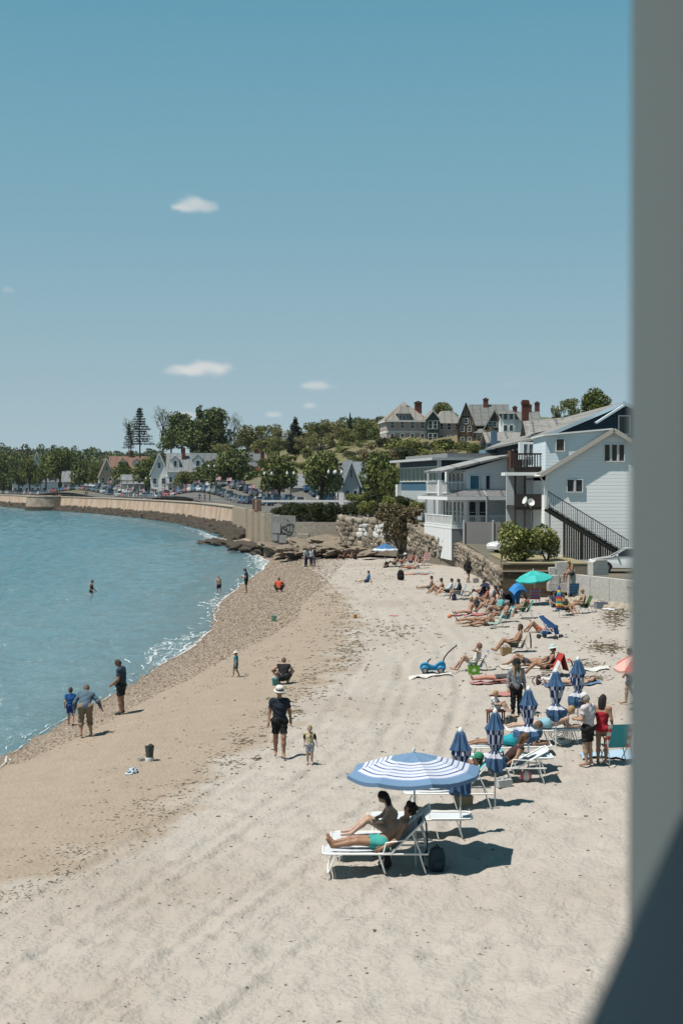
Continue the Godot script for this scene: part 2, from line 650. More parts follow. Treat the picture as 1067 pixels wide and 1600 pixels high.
func land() -> void:
	var far := []
	var n := EDGE.size()
	for i in n:
		var t := float(i) / (n - 1)
		far.append(Vector2(lerpf(420, -900, sstep(0.25, 1.0, t)), lerpf(30, 2600, sstep(0.0, 0.62, t))))
	var mb := MB.new()
	var steps := 46
	var per := 4
	var nrm := (n - 1) * per
	for i in nrm + 1:
		var f := float(i) / per
		var k := mini(int(f), n - 2)
		var a := Vector2(EDGE[k][0], EDGE[k][1]).lerp(Vector2(EDGE[k + 1][0], EDGE[k + 1][1]), f - k)
		var b: Vector2 = far[k].lerp(far[k + 1], f - k)
		var out := (b - a).normalized()
		a += out * 0.25
		for j in steps + 1:
			var p := a.lerp(b, pow(float(j) / steps, 2.6))
			var h := land_h(p.x, p.y)
			mb.v.append(Vector3(p.x, h, -p.y))
			var g := 0.5 + 0.5 * noise2.get_noise_2d(p.x * 0.1, p.y * 0.1)
			var green := Color(0.085, 0.090, 0.040).lerp(Color(0.20, 0.165, 0.095), g)
			var paved := Color(0.115, 0.11, 0.105)
			var road := 1.0 - clampf((h - 5.2) * 1.2, 0.0, 1.0)
			if p.y < 430:
				road = maxf(road, 1.0 - sstep(7.0, 9.0, h))
			if p.y < 140:
				road = 0.75 - 0.4 * g
			mb.c.append(green.lerp(paved, road))
	for i in nrm:
		for j in steps:
			var a := i * (steps + 1) + j
			var b := a + steps + 1
			mb.ix.append_array([a, b, b + 1, a, b + 1, a + 1])
	tag(part(mb, "ground", tinted(0.95, "grain", 0.3)), "", "", "", "structure")

func edge_run(from: float, to: float, step: float) -> Array:
	# points along EDGE between two of its corners, spaced about step metres
	var out := []
	var k := int(from)
	while k < to:
		var a := Vector2(EDGE[k][0], EDGE[k][1])
		var b := Vector2(EDGE[k + 1][0], EDGE[k + 1][1])
		var n := maxi(1, int(round(a.distance_to(b) / step)))
		for j in n:
			out.append(a.lerp(b, float(j) / n))
		k += 1
	out.append(Vector2(EDGE[int(to)][0], EDGE[int(to)][1]))
	return out

func seawall() -> void:
	var o := thing("seawall", "long tan concrete seawall with rust streaks carrying the promenade above the bay", "seawall", Vector3(-54, 0, -362))
	var stain := mat(Color(0.43, 0.345, 0.275), 0.9, "rust", 0.12)
	stain.uv1_scale = Vector3(0.043, 0.022, 0.043)
	var p := edge_run(14, 26, 7.0)
	for k in p.size() - 1:
		var a := Vector3(p[k].x, 0, -p[k].y)
		var b := Vector3(p[k + 1].x, 0, -p[k + 1].y)
		var along := (b - a).normalized()
		var mb := MB.new()
		var lean := along.cross(Vector3.UP) * 0.35   # towards the water
		if lean.x > 0:
			lean = -lean
		var a2 := a + along * 0.05
		var b2 := b - along * 0.05
		var base := Vector3(0, 0.9 if k > 2 else 0.3, 0)
		var top := Vector3(0, 4.2, 0)
		mb.quad(a2 + lean + base, a2 + top, b2 + top, b2 + lean + base)
		mb.quad(a2 + top, a2 + top - lean * 1.5, b2 + top - lean * 1.5, b2 + top)
		mb.quad(a2 + lean + base, a2 + lean + base - Vector3(0, 1.5, 0), b2 + lean + base - Vector3(0, 1.5, 0), b2 + lean + base)
		wpart(mb, "panel", stain, o)
		var cap := MB.new()
		cap.bar(a - lean * 0.4 + Vector3(0, 4.32, 0), b - lean * 0.4 + Vector3(0, 4.32, 0), 0.62, 0.24)
		wpart(cap, "coping", mat(Color(0.48, 0.40, 0.32), 0.9, "patch", 0.2), o)
	# the rounded lookout that juts into the bay
	var q := thing("lookout_bastion", "rounded concrete lookout jutting from the seawall into the bay", "bastion", Vector3(-92, 0, -452))
	var body := MB.new()
	var ctr := Vector3(-91.5, 0, -447)
	body.lathe([Vector2(7.6, -1.0), Vector2(7.5, 1.0), Vector2(7.2, 4.25), Vector2(7.35, 4.25), Vector2(7.35, 4.6), Vector2(6.7, 4.6), Vector2(6.7, 4.3), Vector2(0.01, 4.3)], 20, ctr)
	wpart(body, "wall", mat(Color(0.30, 0.26, 0.215), 0.9, "rust", 0.06), q)
	var tide := MB.new()
	tide.lathe([Vector2(7.75, -0.6), Vector2(7.75, 0.9), Vector2(7.5, 1.25), Vector2(7.3, 1.25)], 20, ctr)
	wpart(tide, "weed_band", mat(Color(0.05, 0.045, 0.035), 0.9, "patch", 0.4), q)
	# dark boulders heaped at the foot of the wall
	var r := RandomNumberGenerator.new()
	r.seed = 4
	var list := []
	var e := edge_run(13, 26, 1.0)
	for k in e.size():
		for j in 4:
			var away := r.randf_range(0.1, 3.0)
			var s := r.randf_range(0.35, 0.8)
			var dirx := Vector2(-0.86, 0.5)
			var w: Vector2 = e[k] + dirx * away * -1.0 if false else e[k] + Vector2(-0.86, -0.45) * away
			list.append(Transform3D(Basis.from_euler(Vector3(r.randf() * 6, r.randf() * 6, r.randf() * 6)).scaled(Vector3(s, s * 0.8, s)), Vector3(w.x, 1.45 - away * 0.55, -w.y)))
	scatter("riprap", "dark weedy boulders heaped along the foot of the seawall", "boulders", rock_mesh(2, 8), mat(Color(0.058, 0.048, 0.037), 0.95, "patch", 0.6), list)

func scatter(called: String, label: String, cat: String, m: Mesh, material: Material, list: Array, colors := []) -> MultiMeshInstance3D:
	var mm := MultiMesh.new()
	mm.transform_format = MultiMesh.TRANSFORM_3D
	mm.use_colors = colors.size() > 0
	mm.mesh = m
	mm.instance_count = list.size()
	for k in list.size():
		mm.set_instance_transform(k, list[k])
		if colors:
			mm.set_instance_color(k, colors[k])
	var o := MultiMeshInstance3D.new()
	o.name = numbered(called)
	o.multimesh = mm
	o.material_override = material
	add_child(o)
	tag(o, label, cat, "", "stuff")
	return o

func rock_mesh(seedv: int, seg := 10, rough := 0.28, flat := 0.8, crag := false) -> ArrayMesh:
	var n := FastNoiseLite.new()
	n.seed = seedv
	n.frequency = 0.9
	n.fractal_octaves = 3
	var cl := FastNoiseLite.new()
	cl.seed = seedv
	cl.noise_type = FastNoiseLite.TYPE_CELLULAR
	cl.cellular_return_type = FastNoiseLite.RETURN_CELL_VALUE
	cl.frequency = 1.5
	var mb := MB.new()
	mb.ell(Vector3.ZERO, Vector3(1, flat, 1), Basis.IDENTITY, seg)
	for k in mb.v.size():
		var p := mb.v[k]
		var q := 1.0 + n.get_noise_3d(p.x, p.y, p.z) * rough * 2.0
		if crag:
			# split along slanting joints, each block stepping in or out
			q += 0.17 * cl.get_noise_3d(p.x * 1.2 + p.y * 1.5, p.y * 2.6, p.z * 1.2) + 0.06 * n.get_noise_3d(p.x * 5, p.y * 5, p.z * 5)
		mb.v[k] = p * q
	if crag:
		var flat_mb := MB.new()
		for k in range(0, mb.ix.size(), 3):
			flat_mb.tri(mb.v[mb.ix[k]], mb.v[mb.ix[k + 1]], mb.v[mb.ix[k + 2]])
		return flat_mb.mesh()
	return mb.mesh()

func rocks() -> void:
	# the ledge of pale rock that closes the beach, and the dark point beside it
	var r := RandomNumberGenerator.new()
	r.seed = 40
	var variants := []
	for k in 5:
		variants.append(rock_mesh(50 + k, 34, 0.30, 0.55, true))
	var tan_m := mat(Color(0.225, 0.185, 0.142), 0.95, "patch", 0.35, "relief", 6.0)
	var dark_m := mat(Color(0.085, 0.072, 0.056), 0.95, "patch", 0.5, "relief", 10.0)
	# photo x, photo y of the middle, distance, half size, dark?
	var list := [[345, 845, 186, 2.7, 1], [365, 848, 182, 2.6, 1], [385, 850, 176, 2.4, 1], [400, 852, 170, 2.6, 1], [330, 843, 190, 1.9, 1], [418, 854, 162, 2.2, 1], [377, 856, 172, 1.5, 1], [432, 857, 152, 1.9, 1], [412, 860, 156, 1.2, 1],
		[445, 852, 150, 2.3, 0], [462, 856, 146, 2.0, 0], [480, 850, 147, 2.6, 0], [500, 846, 148, 2.8, 0], [520, 842, 147, 2.6, 0], [536, 846, 142, 2.3, 0], [512, 852, 143, 2.0, 0], [494, 856, 142, 1.7, 0], [470, 862, 141, 1.4, 0], [450, 862, 144, 1.3, 0], [552, 852, 138, 1.7, 0], [568, 852, 136, 1.5, 0], [530, 856, 138, 1.3, 0], [545, 838, 144, 1.6, 0], [560, 842, 140, 1.5, 0], [440, 864, 143, 0.9, 0], [520, 861, 137, 0.9, 0], [578, 858, 131, 1.0, 0], [488, 864, 138, 0.8, 0],
		[748, 868, 110, 0.9, 0], [762, 876, 103, 0.95, 0], [778, 884, 97, 0.9, 0], [770, 866, 106, 1.0, 0], [755, 860, 111, 0.8, 0], [786, 872, 98, 0.8, 0], [740, 860, 114, 0.7, 0], [770, 890, 95, 0.6, 0]]
	for k in 34:
		var px := r.randf_range(436, 585)
		list.append([px, 845 + r.randf_range(2, 17) + absf(px - 500) * 0.04, r.randf_range(136, 147), r.randf_range(0.35, 0.95), 0])
	for k in 14:
		list.append([r.randf_range(335, 430), r.randf_range(846, 856), r.randf_range(158, 184), r.randf_range(0.5, 1.2), 1])
	for k in list.size():
		var q: Array = list[k]
		var p := at(q[0], q[1] + 3, q[2])
		var wide: float = q[3]
		var o := node_of(variants[k % 5], "boulder", dark_m if q[4] == 1 else tan_m, self, Transform3D(Basis.from_euler(Vector3(r.randf_range(-0.2, 0.2), r.randf() * TAU, r.randf_range(-0.25, 0.25))).scaled_local(Vector3(wide * 1.15, wide * 0.46, wide)), p - Vector3(0, wide * 0.12, 0)))
		if q[4] == 1:
			tag(o, ("large dark wet boulder" if wide > 1.8 else "small dark wet stone") + " of the rocky point at the water's edge", "rock", "dark rocks of the point")
		elif q[2] > 120:
			tag(o, ("massive pale brown rock" if wide > 1.9 else "middling pale brown rock" if wide > 0.95 else "small pale brown stone") + " of the ledge below the graffiti wall", "rock", "pale rocks of the ledge")
		else:
			tag(o, "loose grey stone heaped below the grey fence", "rock", "stones heaped below the fence")
	# pebbles of the tide line, flung along the wet edge
	var list2 := []
	var cols := []
	for k in 26000:
		var d := 38.0 * pow(150.0 / 38.0, pow(r.randf(), 0.8))
		var band := table([[38, 0.7], [42, 1.6], [50, 1.8], [60, 2.5], [75, 3.7], [100, 5.6], [140, 6.4]], d)
		var s := r.randf() * band * 1.25 - 0.25 if r.randf() < 0.9 else r.randf() * band * 2.2
		var x := table(SHORE, d) + s
		var sz := r.randf_range(0.012, 0.032) * clampf(d / 55.0, 0.8, 1.5)
		if r.randf() < 0.03:
			sz *= 2.0
		list2.append(Transform3D(Basis.from_euler(Vector3(r.randf() - 0.5, r.randf() * 6, r.randf() - 0.5)).scaled(Vector3(sz, sz * 0.6, sz * r.randf_range(0.7, 1.4))), Vector3(x, beach_h(x, -d) + sz * 0.2, -d)))
		var g := r.randf_range(0.09, 0.27)
		cols.append(Color(g * 1.1, g * r.randf_range(0.78, 0.9), g * r.randf_range(0.55, 0.75)) if r.randf() < 0.975 else Color(0.42, 0.40, 0.36))
	scatter("pebbles", "brown pebbles and shells along the wet tide line", "pebbles", rock_mesh(90, 6, 0.2), tinted(0.85), list2, cols)
	# grit, small stones and crumbs of weed on the sand
	var list3 := []
	var cols3 := []
	for k in 11000:
		var d := 17.0 * pow(135.0 / 17.0, r.randf())
		var xd := table(DRYLINE, d)
		var x := 0.0
		var roll := r.randf()
		if roll < 0.38:
			x = xd + r.randfn(-0.35, 0.55)
		elif roll < 0.48:
			x = r.randf_range(xd - 3.5, xd)
		else:
			x = r.randf_range(xd, xd + 16.0)
		if x > table([[17, 12], [80, 10], [100, 9], [135, 0]], d):
			continue
		var lump := noise2.get_noise_2d(x * 0.35, d * 0.35)
		if lump < (0.05 if roll > 0.48 else -0.02):
			continue
		var sz := r.randf_range(0.008, 0.022) * clampf(d / 26.0, 0.8, 2.2)
		list3.append(Transform3D(Basis(Vector3.UP, r.randf() * 6).scaled(Vector3(sz * r.randf_range(1, 2.2), sz * 0.6, sz)), Vector3(x, beach_h(x, -d) + sz * 0.2, -d)))
		var g := r.randf_range(0.08, 0.22)
		cols3.append(Color(g, g * 0.82, g * 0.6))
	scatter("grit", "dark crumbs of seaweed and grit strewn over the sand", "grit", rock_mesh(91, 6, 0.3), tinted(0.9), list3, cols3)
	# dry seaweed wrack: heaps of small curled strands
	var wr := []
	var wc := []
	for h in [[948, 1012, 30, 9, 420], [960, 962, 24, 18, 520], [915, 1040, 40, 9, 120], [700, 865, 0, 0, 0], [725, 880, 22, 7, 260], [755, 893, 22, 5, 260], [930, 1060, 22, 5, 140], [455, 1112, 26, 3, 60], [385, 1160, 22, 8, 50], [350, 1190, 40, 10, 60], [240, 1268, 70, 16, 80], [120, 1330, 70, 18, 80], [40, 1390, 60, 16, 60], [620, 985, 50, 18, 160], [550, 1020, 30, 30, 120], [865, 1115, 40, 3, 60], [470, 1085, 30, 24, 60], [350, 1030, 3, 1, 12], [410, 1150, 2, 1, 14], [400, 1185, 8, 2, 25], [600, 1350, 50, 30, 30]]:
		for k in h[4]:
			var p := gp(h[0] + r.randfn(0, 0.5) * h[2], h[1] + r.randfn(0, 0.5) * h[3])
			var sz := r.randf_range(0.009, 0.022) * clampf(-p.z / 35.0, 0.7, 1.8)
			wr.append(Transform3D(Basis.from_euler(Vector3(r.randf_range(-0.3, 0.3), r.randf() * 6, r.randf_range(-0.3, 0.3))).scaled_local(Vector3(sz * r.randf_range(2, 6), sz * 0.5, sz * 0.8)), p + Vector3(0, sz * 0.3, 0)))
			var g := r.randf_range(0.06, 0.18)
			wc.append(Color(g, g * 0.78, g * 0.5))
	scatter("seaweed_wrack", "dry brown seaweed washed up in loose heaps", "seaweed", rock_mesh(92, 6, 0.3), tinted(0.95), wr, wc)

# ---------------------------------------------------------------- walls along the beach
func stone_wall(called: String, label: String, pts: Array, rows: int, per: float, seedv: int, painted := []) -> void:
	# pts: [x, distance, foot, top]; rubble stones set in a rough face
	var r := RandomNumberGenerator.new()
	r.seed = seedv
	var o := thing(called, label, "wall", Vector3(pts[0][0], pts[0][2], -pts[0][1]))
	var shapes := []
	for k in 6:
		var mb := MB.new()
		mb.ell(Vector3.ZERO, Vector3(0.5, 0.5, 0.34), Basis.IDENTITY, 8)
		var n := FastNoiseLite.new()
		n.seed = seedv + k
		n.frequency = 1.2
		for i in mb.v.size():
			var p := mb.v[i]
			# squarish stones: push the outline towards a box
			p.x = signf(p.x) * pow(absf(p.x) * 2.0, 0.5) * 0.5
			p.y = signf(p.y) * pow(absf(p.y) * 2.0, 0.5) * 0.5
			p.z = signf(p.z) * pow(absf(p.z) / 0.34, 0.5) * 0.34
			mb.v[i] = p * (1.0 + n.get_noise_3d(p.x * 2, p.y * 2, p.z * 2) * 0.6)
		shapes.append(mb.mesh())
	var tones := [mat(Color(0.265, 0.222, 0.172), 0.95, "patch", 0.8), mat(Color(0.215, 0.177, 0.135), 0.95, "patch", 0.8), mat(Color(0.31, 0.27, 0.215), 0.95, "patch", 0.8), mat(Color(0.17, 0.145, 0.115), 0.95, "patch", 0.8)]
	var white := mat(Color(0.56, 0.56, 0.54), 0.9, "patch", 0.8)
	var core := MB.new()
	for k in pts.size() - 1:
		var a: Array = pts[k]
		var b: Array = pts[k + 1]
		var pa := Vector3(a[0], 0, -a[1])
		var pb := Vector3(b[0], 0, -b[1])
		var along := (pb - pa).normalized()
		var out := Vector3.UP.cross(along)
		if out.x > 0:
			out = -out
		var back := -out * 0.8
		core.quad(pa + out * 0.1 + Vector3(0, a[2] - 1, 0), pa + out * 0.04 + Vector3(0, a[3], 0), pb + out * 0.04 + Vector3(0, b[3], 0), pb + out * 0.1 + Vector3(0, b[2] - 1, 0))
		core.quad(pa + Vector3(0, a[3], 0), pa + back + Vector3(0, a[3], 0), pb + back + Vector3(0, b[3], 0), pb + Vector3(0, b[3], 0))
		var len := pa.distance_to(pb)
		var basis := Basis(along, Vector3.UP, along.cross(Vector3.UP))
		for j in rows:
			var x := -r.randf() * per
			while x < len - 0.1:
				var wide := per * r.randf_range(0.55, 1.7)
				var t := clampf((x + wide * 0.5) / len, 0.0, 1.0)
				x += wide
				var foot := lerpf(a[2], b[2], t) - 0.25
				var top := lerpf(a[3], b[3], t)
				var hh := (top - foot) / rows
				var p := pa.lerp(pb, t) + Vector3(0, foot + hh * (j + 0.5 + r.randf_range(-0.16, 0.16)), 0) + out * r.randf_range(-0.16, 0.02)
				var m: Material = tones[r.randi() % 4]
				for w in painted:
					if absf(t + k - w[0]) < w[1] * r.randf_range(0.6, 1.2) and j >= w[2] and j <= w[3]:
						m = white
				var sb := (basis * Basis(Vector3.BACK, r.randf_range(-0.3, 0.3))).scaled_local(Vector3(wide * r.randf_range(0.95, 1.15), hh * r.randf_range(0.8, 1.5), 0.75))
				node_of(shapes[r.randi() % 6], "stone", m, o, Transform3D(sb, p - o.position))
	wpart(core, "mortar", mat(Color(0.215, 0.18, 0.14), 0.95, "patch", 0.8), o)

func shore_walls() -> void:
	stone_wall("rubble_wall", "rubble stone wall with white paint patches behind the small blue umbrella", [[-0.3, 150, 1.6, 4.5], [0.2, 139, 2.0, 4.5], [5.6, 129, 2.1, 4.4], [7.0, 121, 2.0, 3.5], [9.3, 111, 1.9, 3.0]], 6, 0.72, 11, [[1.33, 0.06, 2, 4], [1.62, 0.10, 2, 4], [1.85, 0.05, 1, 2]])
	stone_wall("terrace_wall", "low rough stone wall between grey fence and wooden retaining wall", [[9.3, 111, 1.9, 3.0], [9.7, 92, 1.7, 2.6], [9.3, 82, 1.6, 2.6]], 4, 0.62, 12)
	# broken concrete wall with graffiti
	var o := thing("graffiti_wall", "broken grey concrete wall with black bubble-letter graffiti above the rocks", "wall", at(443, 850, 150))
	var conc := mat(Color(0.37, 0.36, 0.345), 0.9, "patch", 0.5, "relief", 6.0)
	var tanc := mat(Color(0.37, 0.30, 0.225), 0.9, "patch", 0.4, "relief", 8.0)
	var blocks := [[424, 462, 806, 852, 150.0], [462, 528, 816, 850, 149.4], [464, 482, 835, 852, 148.4]]
	for b in blocks:
		var mb := MB.new()
		var p0 := at(b[0], b[3], b[4])
		var p1 := at(b[1], b[2], b[4])
		mb.box(Vector3((p0.x + p1.x) / 2, (p0.y + p1.y) / 2, -b[4] - 0.6), Vector3(p1.x - p0.x - 0.01, p1.y - p0.y, 1.2))
		wpart(mb, "slab", conc if b[0] == 424 else mat(Color(0.46, 0.41, 0.345), 0.9, "patch", 0.4, "relief", 6.0), o)
	for b in [[426, 438, 818, 833], [436, 448, 836, 848], [426, 434, 835, 845]]:
		var mb := MB.new()
		var p0 := at(b[0], b[3], 149.97)
		var p1 := at(b[1], b[2], 149.97)
		mb.box((p0 + p1) / 2, Vector3(p1.x - p0.x, p1.y - p0.y, 0.12))
		wpart(mb, "patch", mat(Color(0.42, 0.41, 0.39), 0.9, "patch", 0.7), o)
	# the letters, sprayed lines
	var g := MB.new()
	for stroke in [[446, 822, 441, 824, 440, 830, 443, 834, 447, 833], [450, 819, 447, 822, 447, 829, 450, 832, 453, 829, 453, 822, 450, 819], [452, 819, 459, 820, 459, 823, 457, 823, 457, 832, 454, 832], [449, 812, 451, 815], [441, 836, 446, 835, 452, 836, 456, 834], [438, 820, 437, 827, 440, 835], [443, 826, 446, 828, 449, 826]]:
		for k in range(0, stroke.size() - 2, 2):
			g.bar(at(stroke[k], stroke[k + 1], 149.95), at(stroke[k + 2], stroke[k + 3], 149.95), 0.03, 0.09)
	for k in g.v.size():
		g.v[k].z = -149.985 + clampf((g.v[k].z + 149.95), -0.008, 0.008)
	wpart(g, "lettering", plain(0.03, 0.03, 0.035), o)
	# old pier wall running back to the seawall, with pilasters
	var q := thing("pier_wall", "crumbling tan concrete pier wall with pilasters behind the graffiti", "wall", Vector3(-9, 0.5, -165))
	var run := [Vector2(-7.6, 151), Vector2(-9.0, 163), Vector2(-10.6, 178), Vector2(-12.5, 195), Vector2(-16.8, 224)]
	for k in run.size() - 1:
		var a := Vector3(run[k].x, 0, -run[k].y)
		var b := Vector3(run[k + 1].x, 0, -run[k + 1].y)
		var mb := MB.new()
		var mid := (a + b) / 2
		mb.bar(Vector3(a.x, 2.3, a.z), Vector3(b.x, 2.3, b.z), 0.7, 4.1)
		wpart(mb, "panel", tanc, q)
		var cp := MB.new()
		cp.box(Vector3(a.x - 0.15, 2.35, a.z), Vector3(0.9, 4.5, 0.9))
		wpart(cp, "pilaster", mat(Color(0.45, 0.385, 0.30), 0.9, "patch", 0.5), q)
	var rust := thing("rusty_gate", "rusty metal barrier on top of the old pier wall", "barrier", Vector3(-10.3, 4.36, -172))
	var rb := MB.new()
	for k in 12:
		var t := k / 11.0
		rb.box(Vector3(lerpf(-9.3, -11.3, t), 5.15, -lerpf(164, 182, t)), Vector3(0.12, 1.6, 0.9))
	rb.bar(Vector3(-9.3, 5.9, -164), Vector3(-11.3, 5.9, -182), 0.1, 0.12)
	wpart(rb, "bars", mat(Color(0.20, 0.12, 0.085), 0.9, "patch", 0.8), rust)
	# wooden retaining wall: planks, a pale ledge, posts
	var w := thing("plank_retaining_wall", "dark brown plank retaining wall below the green shrub", "wall", Vector3(10.5, 1.6, -80))
	var xs := X(785, 80)
	var xe := X(860, 80)
	var tones := [mat(Color(0.105, 0.075, 0.047), 0.9, "patch", 0.8), mat(Color(0.085, 0.060, 0.038), 0.9, "patch", 0.8), mat(Color(0.125, 0.092, 0.060), 0.9, "patch", 0.8)]
	for j in 7:
		var mb := MB.new()
		var y := 1.35 + j * 0.27
		mb.box(Vector3((xs + xe) / 2, y, -80.0 + (0.14 if j < 5 else 0.0)), Vector3(xe - xs, 0.262, 0.1))
		wpart(mb, "plank", tones[j % 3], w)
	var ledge := MB.new()
	ledge.box(Vector3((xs + xe) / 2, 2.73, -79.86), Vector3(xe - xs + 0.06, 0.06, 0.24))
	wpart(ledge, "ledge", mat(Color(0.34, 0.28, 0.21), 0.9), w)
	var cap := MB.new()
	cap.box(Vector3((xs + xe) / 2, 3.17, -80.05), Vector3(xe - xs + 0.06, 0.06, 0.3))
	wpart(cap, "cap", mat(Color(0.30, 0.25, 0.18), 0.9), w)
	var lawn := MB.new()
	lawn.box(Vector3(11.75, 3.12, -86.2), Vector3(4.4, 0.06, 11.8))
	tag(part(lawn, "lawn", mat(Color(0.25, 0.215, 0.125), 0.95, "patch", 0.5)), "", "", "", "structure")
	var bank := MB.new()
	bank.box(Vector3(11.75, 2.2, -86.2), Vector3(4.36, 1.78, 11.76))
	tag(part(bank, "earth_bank", mat(Color(0.27, 0.23, 0.17), 0.95, "patch", 0.8)), "", "", "", "structure")
	# concrete blocks and the lot's parapet
	var cb := mat(Color(0.47, 0.46, 0.43), 0.9, "patch", 0.6, "relief", 3.0)
	var c := thing("concrete_block_wall", "stepped pale concrete block wall beside the plank wall, bather sitting on it", "wall", at(875, 922, 79))
	for b in [[858, 874, 899, 911, 78.9], [875, 889, 899, 912, 78.9], [856, 873, 911, 924, 78.7], [873, 889, 912, 926, 78.7], [869, 888, 878, 899, 79.2], [858, 868, 887, 899, 79.3], [888, 898, 890, 928, 78.0]]:
		var p0 := at(b[0], b[3], b[4])
		var p1 := at(b[1], b[2], b[4])
		var mb := MB.new()
		mb.box(Vector3((p0.x + p1.x) / 2, (p0.y + p1.y) / 2, -b[4] - 0.35), Vector3(p1.x - p0.x - 0.02, p1.y - p0.y - 0.02, 0.7))
		wpart(mb, "block", cb, c)
	var plq := MB.new()
	var pc := at(895, 898, 77.6)
	plq.box(Vector3(pc.x, pc.y, -77.97), Vector3(0.25, 0.22, 0.03))
	wpart(plq, "plaque", plain(0.08, 0.08, 0.085), c)
	var d := thing("lot_parapet", "pale concrete parapet of the car park above the sand slope", "wall", at(950, 925, 75))
	for k in 5:
		var a := Vector2(12.75, 77.6).lerp(Vector2(16.2, 69.0), k / 5.0)
		var b := Vector2(12.75, 77.6).lerp(Vector2(16.2, 69.0), (k + 0.985) / 5.0)
		var mb := MB.new()
		mb.bar(Vector3(a.x, 1.75, -a.y), Vector3(b.x, 1.75, -b.y), 0.4, 1.9)
		wpart(mb, "block", cb, d)
	# a barrier block with sloping faces on the lot
	var bar := thing("barrier_block", "loose trapezoid concrete barrier block in front of white car", "barrier", at(935, 905, 76.5))
	var tb := MB.new()
	var b0 := at(935, 906, 76.5)
	tb.t = Transform3D(Basis(Vector3.UP, 0.35), Vector3(b0.x + 0.05, 2.705, -76.9))
	tb.prism(PackedVector2Array([Vector2(-0.5, 0), Vector2(0.45, 0), Vector2(0.36, 0.82), Vector2(-0.3, 0.82), Vector2(-0.5, 0.7)]), -0.3, 0.3)
	wpart(tb, "block", cb, bar)
	# sand and broken stone sloping up to the parapet
	var r := RandomNumberGenerator.new()
	r.seed = 17
	var list := []
	for k in 260:
		var t := r.randf()
		var p := Vector2(12.4, 77.8).lerp(Vector2(15.6, 68.5), t) + Vector2(-1, -0.3) * r.randf_range(0.0, 1.2)
		var s := r.randf_range(0.06, 0.22)
		list.append(Transform3D(Basis.from_euler(Vector3(r.randf() * 6, r.randf() * 6, 0)).scaled(Vector3(s * 1.4, s, s)), Vector3(p.x, beach_h(p.x, -p.y) + s * 0.3, -p.y)))
	scatter("rubble", "broken stones on the sand slope below the parapet", "rubble", rock_mesh(70, 7), mat(Color(0.36, 0.31, 0.245), 0.95, "patch", 0.8), list)

# ---------------------------------------------------------------- building kit
func window(parent: Node, ctr: Vector3, w: float, h: float, yaw := 0.0, bars := 0, frame: Material = null, glass: Material = null, called := "window") -> void:
	# frame round a recessed pane; the face looks along +z turned by yaw
	var fm := frame if frame else plain(0.72, 0.73, 0.73, 0.6)
	var gm := glass if glass else mat(Color(0.022, 0.026, 0.030), 0.08, "", 1.0, "", 0.0, {"metallic_specular": 0.5})
	var key := "win%.2f,%.2f,%d" % [w, h, bars]
	if not mats.has(key):
		var f := MB.new()
		var b := clampf(w * 0.09, 0.05, 0.11)
		for s in [-1, 1]:
			f.box(Vector3(s * (w / 2), 0, 0.03), Vector3(b, h + b, 0.12))
			f.box(Vector3(0, s * h / 2, 0.031), Vector3(w - b, b, 0.12))
		for k in bars:
			f.box(Vector3(0, -h / 2 + h * (k + 1) / (bars + 1), 0.02), Vector3(w - b, b * 0.6, 0.08))
		var p := MB.new()
		p.box(Vector3(0, 0, 0), Vector3(w - b * 0.5, h - b * 0.5, 0.06))
		mats[key] = [f.mesh(), p.mesh()]
	var o := node_of(mats[key][0], called, fm, parent, Transform3D(Basis(Vector3.UP, yaw), ctr))
	node_of(mats[key][1], "pane", gm, o)

# a wall block with a roof, in the axes of its thing: x across the front, -z to the back; origin at the front left foot
func block(o: Node, called: String, x0: float, x1: float, y0: float, y1: float, z0: float, z1: float, m: Material) -> void:
	var mb := MB.new()
	mb.box(Vector3((x0 + x1) / 2, (y0 + y1) / 2, (z0 + z1) / 2), Vector3(x1 - x0, y1 - y0, absf(z1 - z0)))
	part(mb, called, m, o)

